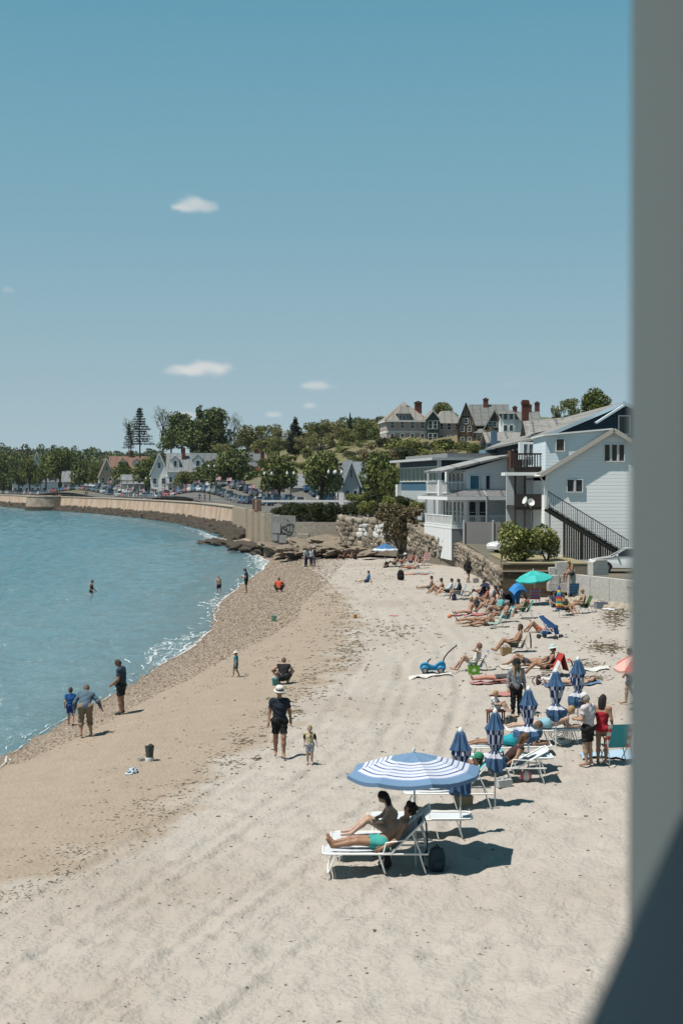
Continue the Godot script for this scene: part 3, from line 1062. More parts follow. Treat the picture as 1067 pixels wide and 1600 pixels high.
func gable_roof(o: Node, x0: float, x1: float, ye: float, yr: float, z0: float, z1: float, along_z: bool, roof: Material, wall: Material, over := 0.35, trim: Material = null, called := "roof") -> void:
	# two slabs and the gable triangles; ridge along z or along x
	var rf := MB.new()
	var gb := MB.new()
	var th := 0.16
	if along_z:
		var xm := (x0 + x1) / 2
		var sl := (yr - ye) / (xm - x0)
		for s in [-1, 1]:
			var xe: float = x0 - over if s < 0 else x1 + over
			var yo := ye - over * sl
			var a := Vector3(xe, yo, z0 + over)
			var b := Vector3(xm, yr, z0 + over)
			var c := Vector3(xm, yr, z1 - over)
			var d := Vector3(xe, yo, z1 - over)
			var up := Vector3(0, th, 0)
			rf.quad(a + up, d + up, c + up, b + up)
			rf.quad(a, b, c, d)
			rf.quad(a, a + up, b + up, b)
			rf.quad(d, c, c + up, d + up)
			rf.quad(a, d, d + up, a + up)
		for z in [z0 - 0.01, z1 + 0.01]:
			gb.tri(Vector3(x0, ye, z), Vector3(xm, yr, z), Vector3(x1, ye, z))
	else:
		var zm := (z0 + z1) / 2
		var sl := (yr - ye) / absf(zm - z0)
		for s in [-1, 1]:
			var ze: float = z1 - over if s < 0 else z0 + over
			var yo := ye - over * sl
			var a := Vector3(x0 - over, yo, ze)
			var b := Vector3(x0 - over, yr, zm)
			var c := Vector3(x1 + over, yr, zm)
			var d := Vector3(x1 + over, yo, ze)
			var up := Vector3(0, th, 0)
			rf.quad(a + up, b + up, c + up, d + up)
			rf.quad(a, d, c, b)
			rf.quad(a, a + up, b + up, b)
			rf.quad(d, c, c + up, d + up)
			rf.quad(a, d, d + up, a + up)
		for x in [x0 + 0.01, x1 - 0.01]:
			gb.tri(Vector3(x, ye, z0), Vector3(x, yr, zm), Vector3(x, ye, z1))
	var r := part(rf, called, roof, o)
	part(gb, "gable", wall, o)
	if trim:
		var t := MB.new()
		if along_z:
			var xm := (x0 + x1) / 2
			var sl := (yr - ye) / (xm - x0)
			for s in [-1, 1]:
				var xe: float = x0 - over if s < 0 else x1 + over
				t.bar(Vector3(xe, ye - over * sl + 0.02, z0 + over + 0.03), Vector3(xm, yr + 0.02, z0 + over + 0.03), 0.06, 0.24)
		else:
			t.bar(Vector3(x0 - over, ye - over * 0.5, z0 + over + 0.03), Vector3(x1 + over, ye - over * 0.5, z0 + over + 0.03), 0.06, 0.2)
		part(t, "trim", trim, r)

func hip_roof(o: Node, x0: float, x1: float, ye: float, yr: float, z0: float, z1: float, roof: Material, top := 0.15, called := "roof") -> MeshInstance3D:
	var mb := MB.new()
	var ov := 0.5
	var a := Vector3(x0 - ov, ye, z0 + ov)
	var b := Vector3(x1 + ov, ye, z0 + ov)
	var c := Vector3(x1 + ov, ye, z1 - ov)
	var d := Vector3(x0 - ov, ye, z1 - ov)
	var xm := (x0 + x1) / 2
	var zm := (z0 + z1) / 2
	var hx := (x1 - x0) * top
	var hz := absf(z1 - z0) * top
	var e := [Vector3(xm - hx, yr, zm + hz), Vector3(xm + hx, yr, zm + hz), Vector3(xm + hx, yr, zm - hz), Vector3(xm - hx, yr, zm - hz)]
	mb.quad(a, e[0], e[1], b)
	mb.quad(b, e[1], e[2], c)
	mb.quad(c, e[2], e[3], d)
	mb.quad(d, e[3], e[0], a)
	mb.quad(e[0], e[3], e[2], e[1])
	mb.quad(a, b, c, d)
	return part(mb, called, roof, o)

func chimney(o: Node, x: float, z: float, y0: float, y1: float, w := 0.9) -> void:
	var mb := MB.new()
	mb.box(Vector3(x, (y0 + y1) / 2, z), Vector3(w, y1 - y0, w))
	mb.box(Vector3(x, y1 - 0.12, z), Vector3(w * 1.18, 0.24, w * 1.18))
	mb.box(Vector3(x, y1 + 0.12, z), Vector3(w * 0.5, 0.24, w * 0.5))
	part(mb, "chimney", mat(Color(0.14, 0.055, 0.04), 0.9, "grain", 1.5), o)

func railing(o: Node, a: Vector3, b: Vector3, h: float, gap: float, m: Material, w := 0.05, called := "railing") -> void:
	var mb := MB.new()
	mb.bar(a + Vector3(0, h, 0), b + Vector3(0, h, 0), w * 1.6, w * 1.2)
	mb.bar(a + Vector3(0, 0.1, 0), b + Vector3(0, 0.1, 0), w * 1.4, w)
	var r := part(mb, called, m, o)
	var n := maxi(2, int(a.distance_to(b) / gap))
	var bal := MB.new()
	for k in n + 1:
		var p := a.lerp(b, float(k) / n)
		bal.box(p + Vector3(0, h * 0.5, 0), Vector3(w, h, w) if k % 8 == 0 else Vector3(w * 0.6, h, w * 0.6))
	tag(part(bal, "balusters", m, r), "", "", "", "stuff")

# a plain town house at photo pixels: front from px0 to px1, eaves and ridge at those heights
func town_house(label: String, px0: float, px1: float, py_e: float, py_r: float, depth: float, deep: float, along_z: bool, yaw: float, wall: Material, roof: Material, rows: int, cols: int, more := {}) -> Node3D:
	var x0 := X(px0, depth)
	var x1 := X(px1, depth)
	var g := land_h((x0 + x1) / 2, depth)
	var o := thing(more.get("name", "town_house"), label, "house", Vector3(x0, g, -depth), yaw)
	var w := x1 - x0
	var ye := Y(py_e, depth) - g
	var yr := Y(py_r, depth) - g
	block(o, "wall", 0, w, -2, ye, 0, -deep, wall)
	gable_roof(o, 0, w, ye, yr, 0, -deep, along_z, roof, wall, 0.4, plain(0.62, 0.62, 0.6))
	var fm: Material = more.get("frame", null)
	for j in rows:
		for i in cols:
			var y := 1.7 + j * 2.9
			if y + 0.8 < ye:
				window(o, Vector3(w * (i + 0.5) / cols, y, 0.03), minf(1.0, w / cols * 0.5), 1.55, 0, 1, fm)
		for i in 3:
			var y := 1.7 + j * 2.9
			if y + 0.8 < ye:
				window(o, Vector3(-0.03, y, -deep * (i + 0.5) / 3), 0.95, 1.55, -PI / 2, 1, fm)
	if along_z:
		window(o, Vector3(w / 2, (ye + yr) / 2 - (yr - ye) * 0.14, 0.03), minf(1.0, w * 0.16), minf(1.5, (yr - ye) * 0.4), 0, 1, fm)
	for c in more.get("chimneys", []):
		chimney(o, w * c[0], -deep * c[1], (ye + yr) / 2, yr + c[2], c[3])
	for dm in more.get("dormers", []):
		# little gabled dormer on the front slope
		var dx: float = w * dm[0]
		var y0 := lerpf(ye, yr, 0.12)
		var y1 := lerpf(ye, yr, 0.62)
		block(o, "dormer_wall", dx - dm[1], dx + dm[1], y0, y1, -deep * 0.08, -deep * 0.42, plain(0.62, 0.62, 0.6))
		gable_roof(o, dx - dm[1], dx + dm[1], y1, y1 + dm[1] * 0.9, -deep * 0.08, -deep * 0.45, true, roof, plain(0.62, 0.62, 0.6), 0.2, null, "dormer_roof")
		window(o, Vector3(dx, (y0 + y1) / 2 + 0.2, -deep * 0.08 + 0.03), dm[1] * 0.9, (y1 - y0) * 0.7)
	if more.has("porch"):
		var ph: float = more.porch
		var white := plain(0.66, 0.66, 0.64)
		block(o, "porch_roof", -0.2, w + 0.2, ph, ph + 0.35, 2.4, -0.05, mat(Color(0.2, 0.2, 0.2), 0.9))
		block(o, "porch_floor", 0, w, -0.6, 0.5, 2.2, 0.01, white)
		for k in 6:
			var mb := MB.new()
			mb.box(Vector3(0.15 + (w - 0.3) * k / 5.0, (ph + 0.5) / 2, 2.1), Vector3(0.22, ph - 0.5, 0.22))
			part(mb, "porch_post", white, o)
	return o

func far_houses() -> void:
	var grey := shingles(0.20, 0.215, 0.225)
	var slate := shingles(0.14, 0.155, 0.165)
	var white := siding(0.60, 0.61, 0.60, 4.0)
	town_house("white house with brown hipped roof and white dormers behind the promenade", 172, 232, 738, 713, 455, 12, false, 0.12, siding(0.50, 0.46, 0.40, 4), shingles(0.20, 0.125, 0.095), 3, 5, {"dormers": [[0.34, 1.3], [0.7, 1.3]], "chimneys": [[0.55, 0.5, 1.6, 1.0]], "porch": 3.4})
	town_house("tan house with brown gable and a white awning behind the promenade", 156, 178, 742, 716, 450, 12, true, 0.2, siding(0.42, 0.34, 0.26, 4), shingles(0.20, 0.125, 0.095), 3, 2)
	town_house("grey-shingled house whose white gable faces the bay, brick chimney", 236, 262, 738, 708, 390, 13, true, 0.1, white, grey, 3, 2)
	town_house("long grey-roofed white house with brick chimney beside the white gable", 262, 302, 736, 708, 388, 12, false, 0.1, siding(0.50, 0.52, 0.52, 4), grey, 3, 4, {"chimneys": [[0.62, 0.35, 1.5, 1.0]], "dormers": [[0.3, 1.1]], "porch": 3.2})
	town_house("white house with small white gable under dark slate roof, behind largest street tree", 302, 340, 735, 708, 372, 12, false, 0.1, white, slate, 3, 4, {"dormers": [[0.2, 1.3]], "porch": 3.4})
	town_house("grey house with dark roof and two brick chimneys below the grass slope", 352, 412, 736, 707, 345, 13, false, 0.05, siding(0.55, 0.56, 0.55, 4), slate, 3, 5, {"chimneys": [[0.8, 0.5, 1.0, 0.9], [0.97, 0.25, 0.3, 0.9]], "porch": 3.6})
	town_house("white porch-fronted cottage with columns behind the parked cars", 332, 402, 752, 738, 348, 10, false, 0.05, white, grey, 1, 7, {"porch": 3.1})
	town_house("pale turquoise cottage between the street trees", 418, 464, 764, 746, 300, 9, false, 0.0, siding(0.22, 0.47, 0.47, 4), grey, 2, 4, {"porch": 3.0})
	town_house("tan cottage with white bay windows between the street trees", 455, 492, 760, 742, 285, 9, false, 0.0, siding(0.42, 0.38, 0.32, 4), grey, 2, 4)
	town_house("low slate-blue cottage beside the pale gabled house", 498, 540, 768, 752, 262, 9, false, 0.0, siding(0.10, 0.14, 0.17, 4), slate, 2, 3)
	town_house("pale blue-grey gabled house with dark blue flank beside the leafy pyramid tree", 537, 561, 752, 720, 245, 12, true, 0.12, siding(0.42, 0.44, 0.44, 4), shingles(0.17, 0.20, 0.225), 3, 2)
	town_house("dark blue flank wing with grey roof joining the pale gabled house", 561.5, 592, 748, 722, 246, 11, false, 0.12, siding(0.05, 0.09, 0.13, 4), shingles(0.17, 0.20, 0.225), 2, 2, {"chimneys": [[0.5, 0.5, 1.6, 0.8]]})
	town_house("small white gabled house among trees at the far end of the promenade", 52, 64, 722, 706, 600, 10, true, 0.2, white, slate, 2, 2)
	town_house("long white house half hidden by trees at the far end of the promenade", 20, 90, 752, 738, 590, 12, false, 0.2, white, slate, 2, 8)
	town_house("white clapboard house with porch behind the far street trees", 98, 150, 752, 736, 510, 12, false, 0.15, white, grey, 2, 6, {"porch": 3.2})
	town_house("pale yellow house with grey roof behind the middle street trees", 190, 238, 758, 742, 420, 10, false, 0.1, siding(0.52, 0.50, 0.43, 4), grey, 2, 5, {"porch": 3.1})

func hill_houses() -> void:
	# pink mansion
	var d := 350.0
	var g := Y(693, d)
	var o := thing("mansion", "pink hilltop mansion with hipped grey roof and dark green bay", "house", Vector3(X(604, d), g, -d), 0.12)
	var pink := siding(0.34, 0.27, 0.255, 4)
	var white := plain(0.56, 0.55, 0.53)
	var roof := shingles(0.25, 0.245, 0.225)
	var green := plain(0.035, 0.06, 0.055)
	var k := F / d
	var w1 := 64 / k
	var ye := Y(657, d) - g
	block(o, "wall", 0, w1, -3, ye, 0, -11, pink)
	block(o, "band", -0.06, w1 + 0.06, ye * 0.47, ye * 0.56, 0.06, -11.06, white)
	block(o, "cornice", -0.5, w1 + 0.5, ye - 0.35, ye, 0.5, -11.5, white)
	var r := hip_roof(o, 0, w1, ye, Y(627, d) - g, 0, -11, roof, 0.03)
	var ridge := MB.new()
	var pk := Vector3(w1 / 2, Y(627, d) - g + 0.05, -5.5)
	ridge.tube([Vector3(w1 + 0.5, ye, 0.5), pk], 0.14, 6)
	ridge.tube([Vector3(-0.5, ye, 0.5), pk], 0.14, 6)
	part(ridge, "ridge_tiles", mat(Color(0.30, 0.10, 0.06), 0.9), r)
	var dm := 4.5
	block(o, "dormer_wall", dm - 1.6, dm + 1.2, ye + 0.1, ye + 1.7, 0.0, -3, plain(0.24, 0.30, 0.28))
	hip_roof(o, dm - 1.6, dm + 1.2, ye + 1.7, ye + 3.6, 0.1, -3.5, roof, 0.25, "dormer_roof")
	for i in 3:
		window(o, Vector3(dm - 1.1 + i * 0.9, ye + 0.9, 0.04), 0.6, 1.0, 0, 0)
	for i in 4:
		for j in 2:
			window(o, Vector3(1.4 + i * (w1 - 2.6) / 3.0, 1.6 + j * 3.0, 0.05), 0.95, 1.7, 0, 1)
	for i in 3:
		for j in 2:
			window(o, Vector3(-0.05, 1.6 + j * 3.0, -2.0 - i * 3.2), 0.95, 1.7, -PI / 2, 1)
	# dark green bay with a pointed gable, and the wing
	var bx := w1
	block(o, "bay_wall", bx - 0.3, bx + 2.7, -3, ye + 0.6, 1.2, -3, green)
	gable_roof(o, bx - 0.3, bx + 2.7, ye + 0.6, ye + 2.4, 1.2, -4, true, roof, green, 0.3, white, "bay_roof")
	for j in 2:
		for i in 2:
			window(o, Vector3(bx + 0.55 + i * 1.25, 1.5 + j * 3.1, 1.24), 0.95, 2.0, 0, 1)
	block(o, "wing_wall", bx + 2.7, bx + 8.6, -3, ye - 0.6, -0.6, -9, pink)
	hip_roof(o, bx + 2.7, bx + 8.6, ye - 0.6, ye + 2.6, -0.6, -9, roof, 0.2, "wing_roof")
	for i in 3:
		for j in 2:
			window(o, Vector3(bx + 3.7 + i * 1.9, 1.3 + j * 3.0, -0.55), 0.9, 1.6, 0, 1)
	chimney(o, w1 * 0.56, -4.5, ye + 2, Y(633, d) - g, 1.3)
	chimney(o, w1 * 0.86, -5, ye + 2, Y(626, d) - g, 1.6)
	block(o, "terrace", -1.0, bx + 9, -3, -0.15, 2.4, 0.02, white)
	# half-timbered house
	d = 330.0
	g = Y(697, d)
	k = F / d
	o = thing("half_timbered_house", "half-timbered brown hilltop house with two steep gables and brick chimney", "house", Vector3(X(714, d), g, -d), -0.08)
	var cream := mat(Color(0.33, 0.27, 0.20), 0.9)
	var beam := plain(0.05, 0.035, 0.028)
	var slate := shingles(0.17, 0.18, 0.175)
	var w := 27 / k
	ye = Y(665, d) - g
	var yr := Y(630, d) - g
	block(o, "wall", 0, w, -3, ye, 0, -9, mat(Color(0.30, 0.17, 0.10), 0.9))
	gable_roof(o, 0, w, ye, yr, 0, -9, true, slate, cream, 0.5, beam)
	var tb := MB.new()
	for i in 7:
		var x := w * (i + 0.5) / 7.0
		var top := ye + (yr - ye) * (1.0 - absf(x / w - 0.5) * 2.0) - 0.25
		tb.box(Vector3(x, (0.3 + top) / 2, 0.03), Vector3(0.17, top - 0.3, 0.1))
	for yy in [ye * 0.5, ye, ye + (yr - ye) * 0.4]:
		var ww: float = w if yy <= ye else w * 0.6
		tb.box(Vector3(w / 2, yy, 0.04), Vector3(ww, 0.25, 0.1))
	part(tb, "timber_frame", beam, o)
	for i in 2:
		for j in 2:
			window(o, Vector3(w * (0.3 + 0.4 * i), 1.4 + j * 2.6, 0.08), 0.8, 1.3, 0, 1)
	window(o, Vector3(w / 2, ye + 1.0, 0.08), 1.0, 1.2, 0, 1)
	var x1 := w + 0.2
	var w2 := 48 / k
	block(o, "rear_wall", w, x1 + w2, -3, ye + 0.6, -4.6, -11, beam)
	gable_roof(o, w - 1, x1 + w2 + 0.5, ye + 0.3, yr, -3.4, -13, false, slate, beam, 0.3, null, "main_roof")
	var gx := x1 + 12 / k
	block(o, "gable_wall", gx, gx + 35 / k, -3, ye - 1.0, -0.5, -6, beam)
	gable_roof(o, gx, gx + 35 / k, ye - 1.0, Y(641, d) - g, -0.5, -8, true, slate, mat(Color(0.07, 0.05, 0.042), 0.9), 0.5, mat(Color(0.3, 0.3, 0.29)), "gable_roof")
	for i in 3:
		window(o, Vector3(gx + 1.6 + i * 1.1, ye + 0.3, -0.44), 0.8, 1.3, 0, 1)
	block(o, "bay_wall", x1, x1 + 2.6, -3, 3.0, 0.6, -3, cream)
	hip_roof(o, x1, x1 + 2.6, 3.0, 4.0, 0.6, -3, slate, 0.2, "bay_roof")
	for i in 2:
		window(o, Vector3(x1 + 0.75 + i * 1.1, 1.8, 0.64), 0.8, 1.5, 0, 1)
	chimney(o, x1 + w2 * 0.35, -8, yr - 2, Y(620, d) - g, 1.2)
	# white house and tower behind
	d = 300.0
	g = Y(690, d)
	k = F / d
	var white_s := siding(0.60, 0.63, 0.63, 4)
	o = thing("tower_house", "white clapboard house with square tower and brick chimneys on the hill", "house", Vector3(X(782, d), g, -d), -0.05)
	block(o, "wall", 0, 8, -4, Y(655, d) - g, 0, -8, white_s)
	gable_roof(o, 0, 8, Y(655, d) - g, Y(643, d) - g, 0, -8, false, slate, white_s, 0.4, white)
	block(o, "tower_wall", 0.2, 2.9, -4, Y(647, d) - g, 0.8, -2.4, white_s)
	hip_roof(o, 0.2, 2.9, Y(647, d) - g, Y(639, d) - g, 0.8, -2.4, slate, 0.05, "tower_roof")
	for j in 3:
		for i in 2:
			window(o, Vector3(0.9 + i * 1.2, 5.2 - j * 2.4, 0.85), 0.8, 1.3)
	chimney(o, 3.2, -4, Y(655, d) - g, Y(634, d) - g, 0.9)
	chimney(o, 6.3, -4, Y(655, d) - g, Y(631, d) - g, 0.9)
	chimney(o, 8.0, -5, Y(655, d) - g, Y(627, d) - g, 1.0)

# ---------------------------------------------------------------- houses right above the beach
func near_houses() -> void:
	var white := siding(0.70, 0.72, 0.72, 4.5)
	var trimw := plain(0.66, 0.67, 0.66, 0.6)
	var dark := plain(0.028, 0.024, 0.022, 0.7)
	var navy := siding(0.028, 0.052, 0.078, 5.0)
	var grey_roof := shingles(0.24, 0.235, 0.225)
	var d := 88.0
	# --- white gabled house behind the stairs
	var x0 := X(853, d)
	var xm := X(957, d)
	var x1 := 2 * xm - x0
	var g := 2.9
	var o := thing("gabled_house", "white clapboard house with broad gable and outside stairs along its front", "house", Vector3(x0, g, -d))
	var w := x1 - x0
	var ye := Y(738, d) - g
	var yr := Y(673, d) - g
	block(o, "wall", 0, w, -1, ye, 0, -10, white)
	var gb := MB.new()
	gb.prism(PackedVector2Array([Vector2(0, ye), Vector2(w, ye), Vector2(w / 2, yr)]), -0.2, 0.0)
	part(gb, "gable", white, o)
	var rf := MB.new()
	for s in [-1, 1]:
		var xe: float = -0.35 if s < 0 else w + 0.35
		var yo := ye - 0.35 * (yr - ye) / (w / 2)
		var a := Vector3(xe, yo, 0.28)
		var b := Vector3(w / 2, yr, 0.28)
		var up := Vector3(0, 0.14, 0)
		var bk := Vector3(0, 0, -10.5)
		rf.quad(a + up, a + up + bk, b + up + bk, b + up)
		rf.quad(a, b, b + bk, a + bk)
		rf.quad(a, a + up, b + up, b)
	var roof := part(rf, "roof", grey_roof, o)
	var rk := MB.new()
	rk.bar(Vector3(-0.4, ye - 0.2, 0.31), Vector3(w / 2, yr + 0.03, 0.31), 0.05, 0.26)
	rk.bar(Vector3(w + 0.4, ye - 0.2, 0.31), Vector3(w / 2, yr + 0.03, 0.31), 0.05, 0.26)
	part(rk, "rake_board", mat(Color(0.50, 0.46, 0.40), 0.8), roof)
	var cb := MB.new()
	cb.box(Vector3(0.07, (ye - 1) / 2, 0.02), Vector3(0.18, ye + 1, 0.06))
	part(cb, "corner_board", trimw, o)
	var gu := MB.new()
	gu.tube([Vector3(-0.42, ye - 0.22, 0.2), Vector3(-0.42, ye - 0.24, -10)], 0.07, 8)
	gu.tube([Vector3(-0.40, ye - 0.25, 0.0), Vector3(-0.1, ye - 0.7, 0.05), Vector3(-0.1, 0.1, 0.05)], 0.04, 8)
	part(gu, "gutter", trimw, o)
	for k in 3:
		window(o, Vector3(X(947.5 + k * 11.2, d) - x0, Y(707.5, d) - g, 0.02), 0.36, 1.06, 0, 0, trimw, mat(Color(0.05, 0.035, 0.03), 0.12, ""))
	for k in 2:
		window(o, Vector3(X(890.5 + k * 13.3, d) - x0, Y(759, d) - g, 0.02), 0.44, 0.78, 0, 0, trimw, mat(Color(0.035, 0.038, 0.04), 0.12, ""))
	# the raised side with a flat roof, a little behind the gable
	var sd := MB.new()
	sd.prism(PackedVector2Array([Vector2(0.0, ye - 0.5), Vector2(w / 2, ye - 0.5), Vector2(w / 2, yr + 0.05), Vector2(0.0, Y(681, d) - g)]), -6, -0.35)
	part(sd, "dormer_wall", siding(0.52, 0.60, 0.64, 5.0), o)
	var sr := MB.new()
	sr.bar(Vector3(-0.15, Y(681, d) - g + 0.05, -3.1), Vector3(w / 2, yr + 0.12, -3.1), 5.9, 0.1)
	part(sr, "dormer_roof", trimw, o)
	window(o, Vector3(X(875.5, d) - x0, Y(695, d) - g, -0.32), 0.52, 0.76, 0, 0, trimw, mat(Color(0.06, 0.04, 0.032), 0.12, ""))
	# --- outside stair along that front
	var st := thing("outside_staircase", "dark outside staircase with slim railing descending along the white gabled house", "staircase", Vector3(x0, 3.0, -86.6))
	var top := at(853, 792, 86.8)
	var bot := at(978, 868, 86.8)
	var n := 15
	for k in n:
		var p := top.lerp(bot, (k + 0.5) / n) - st.position
		var mb := MB.new()
		mb.box(p + Vector3(0, 0, 0.05), Vector3((bot.x - top.x) / n * 1.05, 0.05, 1.05))
		part(mb, "step", mat(Color(0.30, 0.28, 0.25), 0.9), st)
	var str_m := MB.new()
	for zz in [0.56, -0.46]:
		str_m.bar(top - st.position + Vector3(0, -0.12, zz), bot - st.position + Vector3(0, -0.12, zz), 0.05, 0.28)
	part(str_m, "stringer", dark, st)
	railing(st, top - st.position + Vector3(0, 0.0, 0.6), bot - st.position + Vector3(0, 0.0, 0.6), 0.95, 0.13, plain(0.045, 0.05, 0.052), 0.045)
	for k in 26:
		# upright boards with gaps closing the space under the stair
		var px := 882.0 + k * 3.5
		var yt2 := Y(814 + (px - 881) * 0.6, 87.2)
		if yt2 < 3.1:
			continue
		var lat := MB.new()
		lat.box(Vector3(X(px, 87.2), (3.0 + yt2) / 2, -87.15), Vector3(0.10, yt2 - 3.0, 0.03))
		wpart(lat, "board", mat([Color(0.17, 0.14, 0.11), Color(0.14, 0.115, 0.09), Color(0.20, 0.165, 0.13)][k % 3], 0.9, "grain", 4.0), st)
	var lpst := MB.new()
	for px in [881, 908, 938]:
		lpst.box(Vector3(X(px, 87.2), (3.0 + Y(812 + (px - 881) * 0.6, 87.2)) / 2, -87.2), Vector3(0.12, Y(812 + (px - 881) * 0.6, 87.2) - 3.0, 0.12))
	wpart(lpst, "post", mat(Color(0.10, 0.085, 0.065), 0.9), st)
	# --- decks between the two houses
	var dk := thing("timber_deck", "dark stacked timber decks with white canopy beside the gabled house", "deck", Vector3(X(805, 93), 3.0, -93))
	var L := X(803, 90)
	var R := X(853, 90)
	for yy in [[735, 0.3], [793, 0.25]]:
		var mb := MB.new()
		mb.box(Vector3((L + R) / 2, Y(yy[0], 91), -92.2), Vector3(R - L, yy[1], 4.2))
		wpart(mb, "floor", dark, dk)
	var can := MB.new()
	can.box(Vector3((L + R) / 2 + 0.2, Y(740.5, 90), -90.9), Vector3(R - L + 1.6, 0.2, 2.2))
	wpart(can, "canopy", trimw, dk)
	for px in [805.0, 820.0, 850.0]:
		var mb := MB.new()
		mb.box(Vector3(X(px, 90), (2.9 + Y(735, 90)) / 2, -90.15), Vector3(0.13, Y(735, 90) - 2.9, 0.13))
		wpart(mb, "post", mat(Color(0.05, 0.04, 0.035), 0.9), dk)
	railing(dk, Vector3(L, Y(733, 91), -90.1) - dk.position, Vector3(R + 0.1, Y(733, 91), -90.1) - dk.position, 0.95, 0.16, plain(0.03, 0.022, 0.02), 0.09)
	var pn := MB.new()
	pn.box(Vector3((L + R) / 2, Y(782, 90), -90.05), Vector3(R - L, 0.82, 0.07))
	wpart(pn, "balustrade", plain(0.03, 0.027, 0.026), dk)
	var back := MB.new()
	back.box(Vector3((L + R) / 2 + 0.1, (2.9 + Y(736, 94)) / 2, -94.4), Vector3(R - L + 0.2, Y(736, 94) - 2.9, 0.3))
	wpart(back, "back_wall", siding(0.36, 0.39, 0.41, 5.0), dk)
	var lit := MB.new()
	lit.box(Vector3(X(830, 93), Y(762, 93), -94.15), Vector3(0.75, 1.0, 0.05))
	wpart(lit, "door", trimw, dk)
	var gal := MB.new()
	for k in 5:
		gal.box(Vector3(X(806 + k * 3, 92), Y(758, 92), -91.2), Vector3(0.07, 1.1, 0.05))
	wpart(gal, "screen_slats", mat(Color(0.30, 0.30, 0.29)), dk)
	for k in 2:
		window(dk, Vector3(X(836 + k * 13, 94), Y(808, 94), -94.2) - dk.position, 0.5, 0.7, 0, 0, trimw, plain(0.25, 0.30, 0.33, 0.2))
	for q in [[828.5, 785, 0.25, 0.35], [820.5, 782, 0.24, -1.2]]:
		var p := at(q[0], q[1], 89.6)
		var ds := thing("satellite_dish", "white satellite dish fixed to the dark deck railing" if q[0] > 825 else "smaller satellite dish turned aside on the dark deck railing", "satellite dish", p)
		var mb := MB.new()
		mb.lathe([Vector2(0.0, -0.06), Vector2(q[2] * 0.6, -0.03), Vector2(q[2], 0.05), Vector2(q[2], 0.07), Vector2(q[2] * 0.6, 0.0), Vector2(0.0, -0.03)], 18, Vector3.ZERO, Basis(Vector3.UP, q[3]) * Basis(Vector3.RIGHT, 1.2))
		part(mb, "dish", plain(0.62, 0.63, 0.62, 0.5), ds)
		var am := MB.new()
		am.tube([Vector3(0, 0, -0.03), Vector3(0.05, -0.12, -0.25), Vector3(0.05, -0.35, -0.38)], 0.025, 6)
		am.tube([Vector3(0, -q[2] * 0.9, 0.05), Vector3(0.02, -0.1, 0.38)], 0.014, 5)
		part(am, "arm", plain(0.4, 0.4, 0.4), ds)
	# --- large house with the long grey roof
	d = 100.0
	var ex := X(851, d)
	var rx := X(972, d)
	var ey := Y(682, d)
	var ry := Y(631, d)
	var b := thing("grey_roofed_house", "large navy house with long grey shingle roof and tall brick chimney", "house", Vector3(ex, 3.0, -d), 0.02)
	var W := (rx - ex) * 2
	var yE := ey - 3.0
	var yR := ry - 3.0
	block(b, "wall", 0.4, W - 0.4, -1, yE, 0, -31, navy)
	gable_roof(b, 0, W, yE, yR, 0, -31, true, grey_roof, navy, 0.45, plain(0.42, 0.52, 0.58))
	var gw := rx - ex
	window(b, Vector3(gw * 1.02, yE + 0.8, 0.05), 0.8, 1.3, 0, 0)
	window(b, Vector3(gw * 1.35, yE + 0.3, 0.05), 0.8, 1.3, 0, 0)
	var rk2 := MB.new()
	rk2.bar(Vector3(gw * 0.62, yE + 0.9, 0.9), Vector3(gw * 0.98, yR - 0.15, 0.9), 0.6, 0.14)
	part(rk2, "porch_rake", plain(0.5, 0.58, 0.62), b)
	for k in 4:
		window(b, Vector3(0.34, yE - 1.3, -4.0 - k * 1.6), 1.2, 1.3, -PI / 2, 0)
	for k in 3:
		window(b, Vector3(0.34, yE - 1.3, -12.0 - k * 3), 1.2, 1.6, -PI / 2, 0)
	var cg := MB.new()
	cg.t = Transform3D(Basis(Vector3.UP, PI / 2), Vector3(1.6, 0, -12))
	block(b, "cross_wall", 0.6, 3.0, yE - 0.2, yE + 0.7, -8.2, -10.4, plain(0.40, 0.50, 0.56))
	var cr := MB.new()
	for s in [-1, 1]:
		cr.quad(Vector3(-0.2, yE + 0.35, -9.3 + s * 1.6), Vector3(-0.2, yE + 1.5, -9.3), Vector3(4.2, yE + 1.9, -9.3), Vector3(3.6, yE + 1.3, -9.3 + s * 1.6))
	part(cr, "cross_gable", grey_roof, b)
	var ch := MB.new()
	var cx := X(824.5, 112) - ex
	ch.box(Vector3(cx, Y(646, 112) - 3.0, -12), Vector3(0.5, 2.1, 0.6))
	ch.box(Vector3(cx, Y(629.5, 112) - 3.0, -12), Vector3(0.6, 0.2, 0.7))
	part(ch, "chimney", mat(Color(0.105, 0.042, 0.032), 0.9, "grain", 1.5), b)
	# white upper porch room left of the deck
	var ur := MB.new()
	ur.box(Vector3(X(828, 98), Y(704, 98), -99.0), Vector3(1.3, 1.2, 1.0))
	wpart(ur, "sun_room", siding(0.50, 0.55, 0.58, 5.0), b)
	for k in 3:
		window(b, Vector3(X(821 + k * 8.5, 98), Y(703, 98), -98.47) - b.position, 0.30, 0.85, 0, 0, trimw, plain(0.14, 0.17, 0.19, 0.15))
	# --- white porch house
	var near := at(705, 824, 112)
	var yaw := 0.166
	var h := thing("porch_house", "white two-storey beach house with wrap-around porch and balcony", "house", Vector3(near.x, 4.27, near.z), yaw)
	var wht := siding(0.68, 0.70, 0.71, 6.5)
	var deep := 9.7
	var fl := 5.6
	# base skirt, porch floor, porch roof, posts
	for k in 8:
		block(h, "skirt_panel", 0.02, 0.09, -2.6, -0.12, -0.1 - k * 1.2, -1.26 - k * 1.2, plain(0.60, 0.61, 0.61))
	block(h, "skirt_front", 0.05, fl, -2.6, -0.12, -0.02, -0.1, plain(0.16, 0.17, 0.18))
